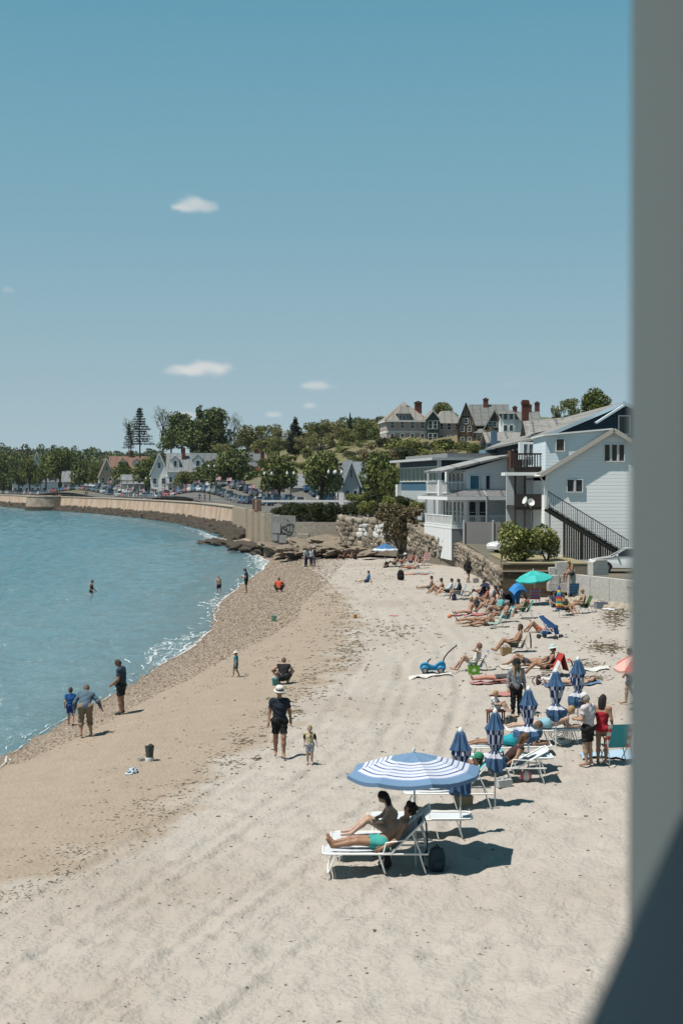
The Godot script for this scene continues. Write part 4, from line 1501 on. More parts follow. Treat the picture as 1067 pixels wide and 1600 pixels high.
	block(h, "porch_floor", 0, fl, -0.12, 0.04, 0, -deep, trimw)
	block(h, "porch_roof", -0.45, fl, 2.15, 2.42, 0.45, -deep - 0.4, trimw)
	var pr := MB.new()
	pr.quad(Vector3(-0.4, 2.43, 0.4), Vector3(1.6, 2.95, -1.8), Vector3(fl, 2.95, -1.8), Vector3(fl, 2.43, 0.4))
	pr.quad(Vector3(-0.4, 2.43, 0.4), Vector3(-0.4, 2.43, -deep), Vector3(1.6, 2.95, -deep), Vector3(1.6, 2.95, -1.8))
	part(pr, "porch_shingles", shingles(0.16, 0.165, 0.17), h)
	for q in [[0.12, -0.15], [2.9, -0.15], [0.12, -3.4], [0.12, -6.4], [0.12, -9.4], [1.2, -0.15], [5.3, -0.15]]:
		var mb := MB.new()
		mb.box(Vector3(q[0], 1.1, q[1]), Vector3(0.13, 2.12, 0.13))
		part(mb, "post", trimw, h)
	railing(h, Vector3(0.1, 0.04, -0.1), Vector3(0.1, 0.04, -deep + 0.1), 0.85, 0.14, trimw, 0.06)
	railing(h, Vector3(0.1, 0.04, -0.1), Vector3(fl, 0.04, -0.1), 0.85, 0.14, trimw, 0.06)
	# ground-floor wall with tall windows
	block(h, "wall", 1.7, fl + 2, 0.04, 2.2, -2.0, -deep + 0.5, wht)
	for k in 5:
		window(h, Vector3(1.66, 1.15, -2.7 - k * 1.3), 0.8, 1.7, -PI / 2, 1)
	for k in 2:
		window(h, Vector3(2.2 + k * 0.85, 1.15, -1.96), 0.6, 1.75, 0, 1)
	# upper storey under one slanting roof
	var us := MB.new()
	var ux0 := 1.65
	var ux1 := 5.1
	us.prism(PackedVector2Array([Vector2(ux0, 2.5), Vector2(ux1, 2.5), Vector2(ux1, 5.55), Vector2(ux0, 4.55)]), -9.0, -1.9)
	part(us, "upper_wall", wht, h)
	var ul := MB.new()
	ul.bar(Vector3(-0.35, 4.42, -4.9), Vector3(ux1 + 0.1, 5.72, -4.9), 7.0, 0.16)
	part(ul, "upper_roof", shingles(0.30, 0.305, 0.30), h)
	var blue_glass := plain(0.05, 0.15, 0.22, 0.25)
	window(h, Vector3(2.35, 3.55, -1.87), 0.78, 1.12, 0, 0, trimw, blue_glass)
	window(h, Vector3(3.45, 3.55, -1.87), 0.36, 1.12, 0, 0, trimw)
	for k in 4:
		window(h, Vector3(1.62, 3.6, -2.6 - k * 1.4), 0.8, 1.5, -PI / 2, 1)
	block(h, "balcony_pier", -0.25, 0.25, 2.43, 3.75, -3.2, -3.7, trimw)
	railing(h, Vector3(0.1, 2.6, -1.9), Vector3(0.1, 2.6, -9.2), 0.95, 0.14, trimw, 0.06)
	railing(h, Vector3(0.1, 2.6, -1.9), Vector3(ux0, 2.6, -1.9), 0.95, 0.14, trimw, 0.06)
	for q in [[0.15, -2.0], [0.15, -5.5], [0.15, -8.8]]:
		var mb := MB.new()
		mb.box(Vector3(q[0], 3.45, q[1]), Vector3(0.12, 2.0, 0.12))
		part(mb, "post", trimw, h)
	var sh := MB.new()
	sh.box(Vector3(5.35, 2.9, -1.2), Vector3(0.62, 6.4, 0.9))
	part(sh, "brick_stack", mat(Color(0.095, 0.05, 0.038), 0.9, "grain", 1.5), h)
	var pipe := MB.new()
	pipe.tube([Vector3(2.55, 2.9, 0.2), Vector3(2.75, 2.45, 0.5)], 0.07, 6)
	pipe.tube([Vector3(2.7, 2.4, 0.5), Vector3(2.7, 0.1, 0.5)], 0.035, 6)
	part(pipe, "downpipe", plain(0.35, 0.36, 0.37), h)
	# grey board fence in front
	var f := thing("board_fence", "plain grey board fence with white posts below the porch railing", "fence", at(722, 850, 109))
	var fp0 := at(724, 850, 109.4)
	var fp1 := at(800, 852, 108.4)
	for k in 16:
		var a := fp0.lerp(fp1, k / 16.0)
		var c := fp0.lerp(fp1, (k + 0.96) / 16.0)
		var mb := MB.new()
		mb.bar(Vector3(a.x, 3.9, a.z), Vector3(c.x, 3.9, c.z), 0.05, 1.75)
		wpart(mb, "board", mat(Color(0.235, 0.23, 0.225), 0.9, "grain", 2.0), f)
	for t in [0.0, 0.6, 1.0]:
		var p := fp0.lerp(fp1, t)
		var mb := MB.new()
		mb.box(Vector3(p.x, 3.95, p.z + 0.08), Vector3(0.13, 1.95, 0.13))
		wpart(mb, "post", plain(0.45, 0.46, 0.46), f)
	# --- blue flat-roofed house behind
	var bc := at(686, 760, 128)
	var bh := thing("blue_house", "dark blue flat-roofed house with long row of curtained windows", "house", Vector3(bc.x, 4.3, bc.z), 0.19)
	var bw := 6.4
	var bd := 15.5
	var yt := Y(719, 128) - 4.3
	block(bh, "wall", 0, bw, -1, yt, 0, -bd, siding(0.030, 0.050, 0.070, 5.0))
	block(bh, "shingle_wall", -0.06, 0.0, -1, Y(767, 130) - 4.3, 0.02, -bd, siding(0.36, 0.39, 0.40, 5.0))
	block(bh, "blue_band", -0.05, 0.0, Y(767, 130) - 4.3, Y(753, 130) - 4.3, 0.02, -bd, siding(0.045, 0.105, 0.16, 5.0))
	block(bh, "roof", -0.9, bw + 4, yt, yt + 0.22, 0.9, -bd - 0.6, plain(0.42, 0.44, 0.45))
	block(bh, "roof_deck", 0.6, bw + 4, yt + 0.221, yt + 0.62, 0.5, -bd, mat(Color(0.22, 0.225, 0.23), 0.9, "patch", 0.5))
	block(bh, "corner_post", -0.16, 0.16, -1, yt, 0.16, -0.14, trimw)
	var curt := mat(Color(0.24, 0.25, 0.20), 0.6, "grain", 3.0)
	for k in 9:
		window(bh, Vector3(-0.05, (Y(729, 130) + Y(752, 130)) / 2 - 4.3, -0.95 - k * 1.62), 1.5, 1.32, -PI / 2, 0, plain(0.45, 0.47, 0.45), curt if k % 4 != 2 else plain(0.10, 0.11, 0.10, 0.2))
	for k in 2:
		window(bh, Vector3(1.2 + k * 1.0, yt - 1.55, 0.04), 0.9, 2.1, 0, 0)
	block(bh, "roof_hatch", 4.6, 6.0, yt + 0.62, yt + 1.0, -1, -3, plain(0.12, 0.20, 0.25))
	block(bh, "utility_box", -0.5, -0.06, 2.2, 3.4, -bd + 0.3, -bd + 1.0, trimw)
	# --- navy house piece with white-capped wall behind the blue roof
	var nv := thing("navy_cottage", "navy cottage with grey roof and white window behind the blue house", "house", Vector3(X(765, 140), 5, -140))
	block(nv, "wall", 0, 5, -1, Y(692, 140) - 5, 0, -6, navy)
	gable_roof(nv, 0, 5, Y(692, 140) - 5, Y(676, 140) - 5, 0, -6, false, grey_roof, navy, 0.4, null)
	window(nv, Vector3(1.0, Y(702, 140) - 5, 0.03), 0.5, 1.1)
	block(nv, "pier", 0.05, 0.65, 3.0, Y(673, 140) - 5, 0.6, 0.1, plain(0.08, 0.14, 0.20))

# ---------------------------------------------------------------- trees and shrubs
func leaves(mb: MB, blobs: Array, n: int, size: float, tone: Color, r: RandomNumberGenerator, spread := 0.35, shell := 0.55, up := 0.0) -> void:
	var total := 0.0
	for b in blobs:
		total += b[1].x * b[1].y + b[1].x * b[1].z
	for b in blobs:
		var k := int(n * (b[1].x * b[1].y + b[1].x * b[1].z) / total)
		var shade := r.randf_range(0.85, 1.15)
		for i in k:
			var dir := Vector3(r.randfn(), r.randfn(), r.randfn()).normalized()
			var rad := lerpf(shell, 1.08, sqrt(r.randf()))
			# uneven edge: lumps within the clump
			rad *= 1.0 + 0.22 * noise.get_noise_3d(dir.x * 9 + b[0].x * 7, dir.y * 9 + b[0].y * 7, dir.z * 9)
			var p: Vector3 = b[0] + dir * rad * b[1]
			var a := Vector3(r.randfn(), r.randfn() + up, r.randfn()).normalized()
			var q := a.cross(Vector3(r.randfn(), r.randfn(), r.randfn())).normalized()
			var s := size * r.randf_range(0.6, 1.35)
			var g := shade * r.randf_range(1.0 - spread, 1.0 + spread)
			mb.col = Color(tone.r * g * r.randf_range(0.9, 1.15), tone.g * g, tone.b * g * r.randf_range(0.8, 1.1))
			var st := a * s * (1.4 if up > 0 else 1.0)
			var i0 := mb.v.size()
			mb.vert(p - st * 0.5)
			mb.vert(p + q * s * 0.45)
			mb.vert(p + st * 0.6)
			mb.vert(p - q * s * 0.45)
			mb.ix.append_array([i0, i0 + 1, i0 + 2, i0, i0 + 2, i0 + 3])

func limbs(tips: Array, h: float, rad: float, r: RandomNumberGenerator) -> MB:
	var mb := MB.new()
	var top := Vector3(r.randf_range(-0.03, 0.03) * h, h * 0.42, 0)
	mb.tube([Vector3(0, -0.4, 0), Vector3(0, h * 0.15, 0), top], [rad * 1.4, rad, rad * 0.85], 8)
	for t in tips:
		var mid: Vector3 = top.lerp(t, 0.5) + Vector3(0, h * 0.05, 0)
		mb.tube([Vector3(top.x * 0.8, h * 0.34, 0), mid, t], [rad * 0.55, rad * 0.3, rad * 0.08], 6)
	return mb

# kinds at unit size: height 1, crown within half a unit round the stem
var kinds := {}
func grow_kinds() -> void:
	var r := RandomNumberGenerator.new()
	r.seed = 101
	var bark := mat(Color(0.065, 0.052, 0.042), 0.95, "grain", 2.0)
	for k in 4:
		var bl := []
		for i in 22:
			var a := r.randf() * TAU
			var e := r.randf()
			var rr := sqrt(r.randf()) * 0.34 * (1.0 - 0.5 * e)
			bl.append([Vector3(cos(a) * rr, 0.40 + e * 0.46, sin(a) * rr), Vector3(0.16, 0.12, 0.16) * r.randf_range(0.75, 1.2)])
		var mb := MB.new()
		leaves(mb, bl, 3800, 0.042, [Color(0.098, 0.118, 0.034), Color(0.084, 0.105, 0.036), Color(0.110, 0.125, 0.038), Color(0.090, 0.112, 0.030)][k], r)
		kinds["round%d" % k] = [limbs(bl.slice(0, 7).map(func(b): return b[0]), 1.0, 0.028, r).mesh(), mb.mesh(true), bark]
	for k in 3:
		var bl := []
		for i in 18:
			var a := r.randf() * TAU
			var e := r.randf()
			var rr := sqrt(r.randf()) * 0.36
			bl.append([Vector3(cos(a) * rr, 0.28 + e * 0.6, sin(a) * rr), Vector3(0.14, 0.12, 0.14) * r.randf_range(0.6, 1.2)])
		var mb := MB.new()
		leaves(mb, bl, 2600, 0.040, [Color(0.155, 0.160, 0.060), Color(0.115, 0.132, 0.046), Color(0.165, 0.155, 0.072)][k], r, 0.4, 0.3)
		kinds["light%d" % k] = [limbs(bl.slice(0, 8).map(func(b): return b[0]), 1.0, 0.022, r).mesh(), mb.mesh(true), bark]
	for k in 2:
		var bl := []
		for i in 26:
			var e := i / 25.0
			var a := r.randf() * TAU
			var rr := (1.0 - e * 0.82) * 0.20 * r.randf()
			bl.append([Vector3(cos(a) * rr, 0.12 + e * 0.84, sin(a) * rr), Vector3(0.15 * (1.05 - e * 0.8), 0.10, 0.15 * (1.05 - e * 0.8))])
		var mb := MB.new()
		leaves(mb, bl, 3600, 0.034, [Color(0.066, 0.084, 0.027), Color(0.026, 0.034, 0.015)][k], r, 0.4, 0.4, 0.8)
		kinds["dense%d" % k] = [limbs([Vector3(0, 0.95, 0)], 1.0, 0.03, r).mesh(), mb.mesh(true), bark]
	# open spruce with drooping whorls
	var sp := MB.new()
	var st := MB.new()
	st.tube([Vector3(0, -0.05, 0), Vector3(0, 0.5, 0), Vector3(0, 1.0, 0)], [0.02, 0.012, 0.002], 6)
	for i in 15:
		var e := 0.25 + i * 0.05
		var ln := (1.03 - e) * 0.46 + 0.02
		for j in 6:
			var a := TAU * j / 6 + i * 0.7 + r.randf_range(-0.3, 0.3)
			var l := ln * r.randf_range(0.55, 1.15)
			var dir := Vector3(cos(a), 0, sin(a))
			var tip := Vector3(0, e, 0) + dir * l + Vector3(0, l * 0.12, 0)
			st.tube([Vector3(0, e, 0), Vector3(0, e - 0.015, 0) + dir * l * 0.6, tip], [0.006, 0.004, 0.001], 4, false)
			var bl := []
			for q in 5:
				bl.append([Vector3(0, e - 0.012, 0) + dir * l * (0.3 + q * 0.17), Vector3(0.035, 0.018, 0.035)])
			leaves(sp, bl, 34, 0.026, Color(0.022, 0.034, 0.016), r, 0.3, 0.2)
	kinds["spruce"] = [st.mesh(), sp.mesh(true), bark]
	# thin-leaved tree, all branches
	for k in 2:
		var bt := MB.new()
		var bl := []
		bt.tube([Vector3(0, -0.05, 0), Vector3(0.01, 0.3, 0), Vector3(-0.01, 0.55, 0)], [0.022, 0.017, 0.012], 6)
		for i in 12:
			var a := r.randf() * TAU
			var e := r.randf_range(0.35, 0.58)
			var p1 := Vector3(0, e, 0)
			var p2 := p1 + Vector3(cos(a) * 0.14, 0.16, sin(a) * 0.14)
			bt.tube([p1, p1.lerp(p2, 0.5) + Vector3(0, 0.02, 0), p2], [0.009, 0.006, 0.004], 5, false)
			for j in 4:
				var p3 := p2 + Vector3(r.randfn(0, 0.09), r.randf_range(0.05, 0.24), r.randfn(0, 0.09))
				bt.tube([p2, p2.lerp(p3, 0.5) + Vector3(r.randfn(0, 0.01), 0.01, 0), p3], [0.004, 0.003, 0.0015], 4, false)
				bl.append([p3, Vector3(0.06, 0.05, 0.06)])
		var lf := MB.new()
		leaves(lf, bl, 520, 0.020, Color(0.16, 0.17, 0.09), r, 0.3, 0.1)
		kinds["thin%d" % k] = [bt.mesh(), lf.mesh(true), bark]
	# shrubs: unit height, wide
	for k in 3:
		var bl := []
		for i in 14:
			var a := r.randf() * TAU
			var rr := sqrt(r.randf()) * 0.5
			bl.append([Vector3(cos(a) * rr, r.randf_range(0.15, 0.75), sin(a) * rr), Vector3(0.26, 0.22, 0.26) * r.randf_range(0.7, 1.1)])
		var mb := MB.new()
		leaves(mb, bl, 3600, 0.066, [Color(0.040, 0.052, 0.018), Color(0.15, 0.165, 0.05), Color(0.135, 0.11, 0.065)][k], r, 0.4, 0.4)
		var sm := MB.new()
		for i in 5:
			sm.tube([Vector3(r.randfn(0, 0.05), -0.2, r.randfn(0, 0.05)), bl[i][0]], [0.03, 0.01], 5)
		kinds["shrub%d" % k] = [sm.mesh(), mb.mesh(true), bark]

func plant(kind: String, called: String, label: String, cat: String, group: String, base: Vector3, h: float, wide: float, turn: float) -> Node3D:
	var o := thing(called, label, cat, base, turn, group)
	var k: Array = kinds[kind]
	o.scale = Vector3(wide, h, wide)
	node_of(k[0], "stem" if cat == "shrub" else "trunk", k[2], o)
	node_of(k[1], "foliage" if cat == "shrub" else "crown", tinted(0.75, "", 1.0, {"backlight_enabled": true, "backlight": Color(0.3, 0.34, 0.16)}), o)
	return o

# photo x, photo y of crown top and of the foot, distance, crown width in photo pixels
func tree_at(kind: String, label: String, group: String, px: float, top: float, foot: float, d: float, wpx: float, called := "tree") -> void:
	var base := at(px, foot, d)
	var h := Y(top, d) - base.y
	plant(kind, called, label, "tree", group, base, h / 0.97, wpx / F * d, rng.randf() * TAU)

func greenery() -> void:
	grow_kinds()
	var g1 := "street trees along the promenade"
	var l1 := "round dark green street tree rising behind the parked cars"
	var i := 0
	for t in [[6, 705, 779, 560, 46], [30, 708, 779, 550, 34], [47, 713, 779, 540, 34], [72, 706, 779, 530, 36], [97, 697, 779, 520, 50], [128, 714, 780, 505, 42], [150, 722, 780, 495, 26], [193, 720, 782, 440, 40], [229, 712, 784, 415, 46], [256, 733, 785, 395, 36], [292, 737, 788, 362, 38], [328, 718, 790, 345, 54]]:
		tree_at("round%d" % (i % 4), l1, g1, t[0], t[1], t[2], t[3], t[4] * 1.35, "street_tree")
		i += 1
	tree_at("round1", "largest round street tree, in front of the slate-roofed houses", "", 362, 698, 793, 320, 98, "street_tree")
	tree_at("round3", "broad dark street tree between the turquoise and grey cottages", "", 436, 711, 800, 262, 86, "street_tree")
	tree_at("round0", "tall dark street tree below the grass slope beside pale gabled house", "", 503, 701, 806, 240, 82, "street_tree")
	tree_at("round0", "leafy pyramid tree beside the pale gabled house", "", 591, 702, 820, 205, 78)
	tree_at("round2", "rounded tree crowning the road edge beside pyramid tree", "", 610, 730, 812, 195, 54)
	tree_at("spruce", "tall open spruce with drooping boughs beside the bare tree", "", 219, 637, 712, 450, 64, "spruce_tree")
	tree_at("spruce", "small ragged spruce leaning by the tall open spruce", "", 202, 662, 712, 452, 30, "spruce_tree")
	tree_at("thin0", "nearly bare grey tree between the spruce and dark evergreens", "", 255, 634, 712, 450, 64)
	tree_at("thin1", "bare slender tree rising behind the dark evergreens", "", 366, 644, 712, 470, 46)
	tree_at("thin1", "pale budding tree behind the open spruce", "", 205, 652, 712, 480, 50)
	var g2 := "dark evergreens above the grey roofs"
	for t in [[285, 640, 716, 440, 44], [312, 638, 716, 432, 46], [330, 632, 716, 430, 50], [345, 646, 718, 426, 42], [300, 652, 718, 425, 44], [322, 660, 720, 420, 60], [268, 668, 716, 436, 30]]:
		tree_at("dense0" if i % 2 else "round1", ("pointed dense dark evergreen" if i % 2 else "broad rounded dark tree") + " standing above the grey roofs", g2, t[0], t[1], t[2], t[3], t[4] * 1.6, "evergreen_tree")
		i += 1
	tree_at("dense1", "near-black cone-shaped cedar among the pale ridge trees", "", 461, 656, 712, 400, 74, "cedar_tree")
	tree_at("dense1", "slim dark fir standing beside the pink mansion", "", 547, 648, 692, 420, 22, "fir_tree")
	var g3 := "pale spring trees along the ridge"
	for t in [[372, 672, 712, 430, 44], [386, 664, 712, 440, 40], [402, 668, 712, 442, 36], [420, 663, 710, 440, 44], [436, 668, 710, 430, 36], [484, 656, 706, 430, 46], [502, 660, 706, 425, 40], [520, 655, 704, 425, 44], [535, 664, 703, 420, 34], [558, 662, 703, 425, 36], [590, 655, 702, 420, 40], [405, 684, 714, 405, 40], [430, 686, 712, 400, 36], [475, 682, 708, 395, 32], [352, 690, 715, 415, 40], [555, 675, 704, 400, 34], [505, 676, 706, 398, 40]]:
		tree_at("light%d" % (i % 3), ["pale yellow-green", "fresh green", "pale olive"][i % 3] + " spring tree on the ridge behind the houses", g3, t[0], t[1], t[2], t[3], t[4] * 1.3, "ridge_tree")
		i += 1
	var g4 := "darker trees left of the pink mansion"
	for t in [[572, 655, 700, 390, 44], [588, 668, 702, 380, 36], [545, 678, 704, 385, 30], [602, 672, 704, 372, 28]]:
		tree_at("round%d" % (i % 4), "dark green tree close beside the pink mansion", g4, t[0], t[1], t[2], t[3], t[4] * 1.25, "garden_tree")
		i += 1
	tree_at("round2", "round tree crown showing between mansion and half-timbered house", "", 694, 629, 690, 395, 54, "garden_tree")
	tree_at("round3", "broad tree showing above the long grey roof", "", 930, 604, 680, 160, 66, "garden_tree")
	tree_at("light1", "lower yellowish tree above the long grey roof", "", 893, 622, 685, 165, 52, "garden_tree")
	tree_at("light0", "small pale tree above the roof chimneys", "", 866, 628, 685, 170, 26, "garden_tree")
	# shrubs
	for t in [[450, 808, 24, 151.4, 26], [470, 812, 28, 150.6, 30], [492, 818, 34, 150.4, 32], [512, 820, 36, 150.2, 32], [527, 818, 34, 150, 24], [456, 812, 26, 155, 34], [500, 812, 26, 156, 36], [545, 808, 22, 150, 26], [432, 805, 14, 160, 22]]:
		var b := at(t[0], t[1], t[3] + 0.6)
		plant("shrub0", "dark_shrub", "dark glossy shrub spilling over the graffiti wall", "shrub", "shrubs on the graffiti wall", b, t[2] / F * t[3], t[4] / F * t[3] * 0.95, rng.randf() * TAU)
	for t in [[556, 806, 24, 145, 26], [575, 806, 26, 143, 28], [595, 806, 30, 140, 30], [615, 802, 30, 138, 30], [636, 800, 26, 136, 28], [655, 802, 22, 133, 24], [585, 792, 24, 148, 34], [560, 790, 22, 152, 30]]:
		plant("shrub%d" % (1 if i % 2 else 0), "hedge_shrub", "green shrub on top of the rubble wall", "shrub", "shrubs on the rubble wall", at(t[0], t[1], t[3]), t[2] / F * t[3], t[4] / F * t[3], rng.randf() * TAU)
		i += 1
	plant("shrub2", "hanging_creeper", "brownish creeper hanging down the rubble wall to the sand", "shrub", "", at(627, 850, 127.5), 74 / F * 127, 40 / F * 127, 0.3)
	plant("shrub2", "creeper_mound", "brown-green creeper mound on the rubble wall top", "shrub", "", at(622, 815, 128.5), 36 / F * 127, 60 / F * 127, 1.3)
	plant("shrub1", "rounded_shrub", "large light green rounded shrub above the plank retaining wall", "shrub", "", at(818, 874, 83), 62 / F * 83, 64 / F * 83, 0.5)
	plant("shrub1", "leaning_shrub", "smaller light green shrub beside the staircase", "shrub", "", at(853, 868, 84), 42 / F * 84, 36 / F * 84, 2.5)
	for t in [[606, 714, 34, 325, 44], [630, 716, 34, 322, 48], [655, 714, 30, 325, 48], [680, 714, 28, 322, 48], [702, 714, 28, 320, 44], [590, 718, 34, 330, 40], [575, 722, 30, 335, 36], [740, 712, 22, 318, 44], [618, 722, 26, 312, 40], [646, 722, 24, 310, 44], [672, 722, 22, 308, 44], [696, 722, 22, 306, 44], [560, 728, 24, 320, 36], [640, 700, 12, 335, 24], [615, 700, 14, 338, 22], [668, 704, 14, 330, 26], [720, 714, 14, 318, 34], [764, 700, 38, 310, 26]]:
		plant("shrub%d" % (i % 3), "hill_shrub", ["dark", "yellow-green", "brownish"][i % 3] + " garden shrub on the slope below the pink mansion", "shrub", "shrubs below the mansion", at(t[0], t[1], t[3]), t[2] / F * t[3], t[4] / F * t[3], rng.randf() * TAU)
		i += 1
	for t in [[520, 716, 14, 330, 22], [540, 712, 16, 330, 26], [565, 718, 20, 320, 26], [452, 720, 10, 330, 20], [585, 724, 20, 300, 30], [470, 732, 12, 300, 26], [395, 740, 16, 330, 24]]:
		plant("shrub%d" % (1 if i % 2 else 2), "slope_shrub", "small shrub dotted over the grass slope", "shrub", "shrubs on the grass slope", at(t[0], t[1], t[3]), t[2] / F * t[3], t[4] / F * t[3], rng.randf() * TAU)
		i += 1
	# more trees and thickets on the slope under the mansions
	for t in [[540, 690, 722, 345, 34], [566, 684, 722, 340, 40], [586, 690, 728, 330, 36], [608, 686, 720, 338, 34], [640, 694, 720, 332, 30], [668, 694, 720, 330, 30], [694, 692, 720, 325, 34], [720, 690, 722, 318, 34], [745, 692, 724, 312, 36], [768, 684, 722, 308, 30], [576, 706, 740, 300, 40], [552, 712, 742, 290, 32], [480, 700, 722, 340, 24], [430, 702, 730, 345, 26], [410, 716, 742, 330, 26], [600, 716, 742, 290, 36]]:
		tree_at(["light1", "round2", "light0", "round0"][i % 4], ["fresh green", "dark green", "yellow-green", "mid green"][i % 4] + " small tree on the slope under the mansions", "small trees on the slope", t[0], t[1], t[2], t[3], t[4] * 1.2, "slope_tree")
		i += 1
	woods()

func woods() -> void:
	# the wooded hills at the head of the bay, too far to tell one tree from the next
	var r := RandomNumberGenerator.new()
	r.seed = 55
	var m: ArrayMesh = kinds["round1"][1]
	var small := MB.new()
	var bl := []
	for i in 9:
		var a := r.randf() * TAU
		bl.append([Vector3(cos(a) * 0.28 * sqrt(r.randf()), r.randf_range(0.3, 0.85), sin(a) * 0.28 * sqrt(r.randf())), Vector3(0.22, 0.17, 0.22) * r.randf_range(0.7, 1.2)])
	leaves(small, bl, 420, 0.10, Color(1, 1, 1), r, 0.3, 0.6)
	m = small.mesh(true)
	var list := []
	var cols := []
	for k in 2600:
		var d := r.randf_range(690, 1500)
		var px := r.randf_range(-260, 620)
		var x := X(px, d)
		var h := land_h(x, d)
		if h < 6.0 and d < 760:
			continue
		var s := r.randf_range(9, 15)
		list.append(Transform3D(Basis(Vector3.UP, r.randf() * 6).scaled(Vector3(s * 1.1, s * r.randf_range(0.9, 1.25), s * 1.1)), Vector3(x, h - 1.5, -d)))
		var g := r.randf_range(0.75, 1.3)
		cols.append(Color(0.075 * g * r.randf_range(0.8, 1.3), 0.098 * g, 0.038 * g))
	for k in 260:
		# belt of trees right behind the far end of the road
		var px := r.randf_range(-200, 200)
		var d := r.randf_range(600, 690)
		var x := X(px, d)
		var s := r.randf_range(8, 13)
		list.append(Transform3D(Basis(Vector3.UP, r.randf() * 6).scaled(Vector3(s, s, s)), Vector3(x, land_h(x, d) - 0.5, -d)))
		var g := r.randf_range(0.75, 1.3)
		cols.append(Color(0.082 * g, 0.104 * g, 0.040 * g))
	scatter("woods", "distant wooded hillside at the head of the bay", "woods", m, tinted(0.85, "", 1.0, {"backlight_enabled": true, "backlight": Color(0.3, 0.34, 0.16)}), list, cols)

# ---------------------------------------------------------------- road things
func wheel(o: Node, p: Vector3, rad: float) -> void:
	var t := MB.new()
	t.lathe([Vector2(rad * 0.62, -0.1), Vector2(rad * 0.95, -0.11), Vector2(rad, -0.07), Vector2(rad, 0.07), Vector2(rad * 0.95, 0.11), Vector2(rad * 0.62, 0.1)], 20, p, Basis(Vector3.RIGHT, PI / 2))
	var ty := part(t, "wheel", plain(0.018, 0.018, 0.02, 0.9), o)
	var rm := MB.new()
	var s := signf(p.z)
	rm.lathe([Vector2(0.0, 0.07), Vector2(rad * 0.2, 0.08), Vector2(rad * 0.2, 0.05), Vector2(rad * 0.56, 0.04), Vector2(rad * 0.64, 0.09)], 20, p, Basis(Vector3.RIGHT, PI / 2 * s))
	for k in 5:
		var a := TAU * k / 5
		rm.bar(p + Vector3(cos(a) * rad * 0.1, sin(a) * rad * 0.1, 0.07 * s), p + Vector3(cos(a) * rad * 0.6, sin(a) * rad * 0.6, 0.06 * s), 0.05, 0.03)
	part(rm, "rim", mat(Color(0.35, 0.35, 0.36), 0.35, "", 1, "", 0, {"metallic": 0.7}), ty)

func make_car(called: String, label: String, tall: bool, paint: Material) -> Node3D:
	# nose towards -x
	var o := thing(called, label, "car")
	var r := 0.33 if not tall else 0.36
	var k := 0.16 if tall else 0.0
	var pts := PackedVector2Array()
	var add := func(x, y): pts.append(Vector2(x, y + k * clampf((y - 0.3) * 2.0, 0.0, 1.0)))
	for q in [[-2.25, 0.32], [-2.30, 0.55], [-2.2, 0.70], [-1.9, 0.80], [-1.0, 0.93], [-0.9, 0.95], [1.75, 0.98], [2.2, 0.96], [2.28, 0.8], [2.3, 0.5], [2.2, 0.3]]:
		add.call(q[0], q[1])
	for wx in [1.4, -1.38]:
		for j in 9:
			var a := PI * j / 8.0
			pts.append(Vector2(wx + cos(a) * (r + 0.06), 0.30 + sin(a) * (r + 0.06)))
	var b := MB.new()
	b.prism(pts, -0.88, 0.88)
	for i in b.v.size():
		var p := b.v[i]
		p.z *= 1.0 - 0.10 * pow(absf(p.x) / 2.3, 4.0) - 0.05 * clampf(p.y - 0.55, 0, 1)
		b.v[i] = p
	var body := part(b, "body", paint, o)
	var un := MB.new()
	un.box(Vector3(0, 0.42, 0), Vector3(4.0, 0.3, 1.4))
	part(un, "underside", plain(0.015, 0.015, 0.015), o)
	var y1 := 0.97 + k
	var y2 := 1.42 + k * 2.0
	var xr := 1.25 if not tall else 2.05
	var gl := MB.new()
	var lo := [Vector3(-1.05, y1 - 0.05, 0.79), Vector3(xr + 0.55 if not tall else 2.2, y1 - 0.03, 0.79)]
	var hi := [Vector3(-0.2, y2, 0.60), Vector3(xr, y2, 0.60)]
	var mz := Vector3(1, 1, -1)
	gl.quad(lo[0], hi[0], hi[1], lo[1])
	gl.quad(lo[0] * mz, lo[1] * mz, hi[1] * mz, hi[0] * mz)
	gl.quad(lo[0] * mz, hi[0] * mz, hi[0], lo[0])
	gl.quad(lo[1], hi[1], hi[1] * mz, lo[1] * mz)
	part(gl, "windows", mat(Color(0.018, 0.022, 0.025), 0.06, "", 1, "", 0, {"metallic_specular": 0.6}), o)
	var rf := MB.new()
	var h0: Vector3 = hi[0]
	var h1: Vector3 = hi[1]
	rf.box((h0 + h1) * Vector3(0.5, 0.5, 0), Vector3(h1.x - h0.x, 0.07, 1.22))
	for s in [1.0, -1.0]:
		var sg := Vector3(1, 1, s)
		rf.bar(lo[0] * sg, hi[0] * sg, 0.06, 0.05)
		rf.bar(lo[1] * sg, hi[1] * sg, 0.09, 0.06)
		rf.bar(Vector3(0.55, y1 - 0.03, 0.795 * s), Vector3(0.6, y2, 0.61 * s), 0.07, 0.05)
	part(rf, "roof", paint, o)
	for wx in [1.4, -1.38]:
		for s in [1, -1]:
			wheel(o, Vector3(wx, r, 0.78 * s), r)
	for s in [1, -1]:
		var hl := MB.new()
		hl.ell(Vector3(-2.16, 0.68 + k, 0.6 * s), Vector3(0.12, 0.07, 0.2), Basis.IDENTITY, 8)
		part(hl, "headlight", plain(0.6, 0.62, 0.64, 0.15), o)
		var tl := MB.new()
		tl.box(Vector3(2.24, 0.82 + k, 0.62 * s), Vector3(0.08, 0.13, 0.28))
		part(tl, "tail_light", plain(0.25, 0.02, 0.02, 0.3), o)
		var mr := MB.new()
		mr.ell(Vector3(-0.72, 1.02 + k, 0.92 * s), Vector3(0.07, 0.06, 0.1), Basis.IDENTITY, 6)
		part(mr, "mirror", paint, o)
	return o

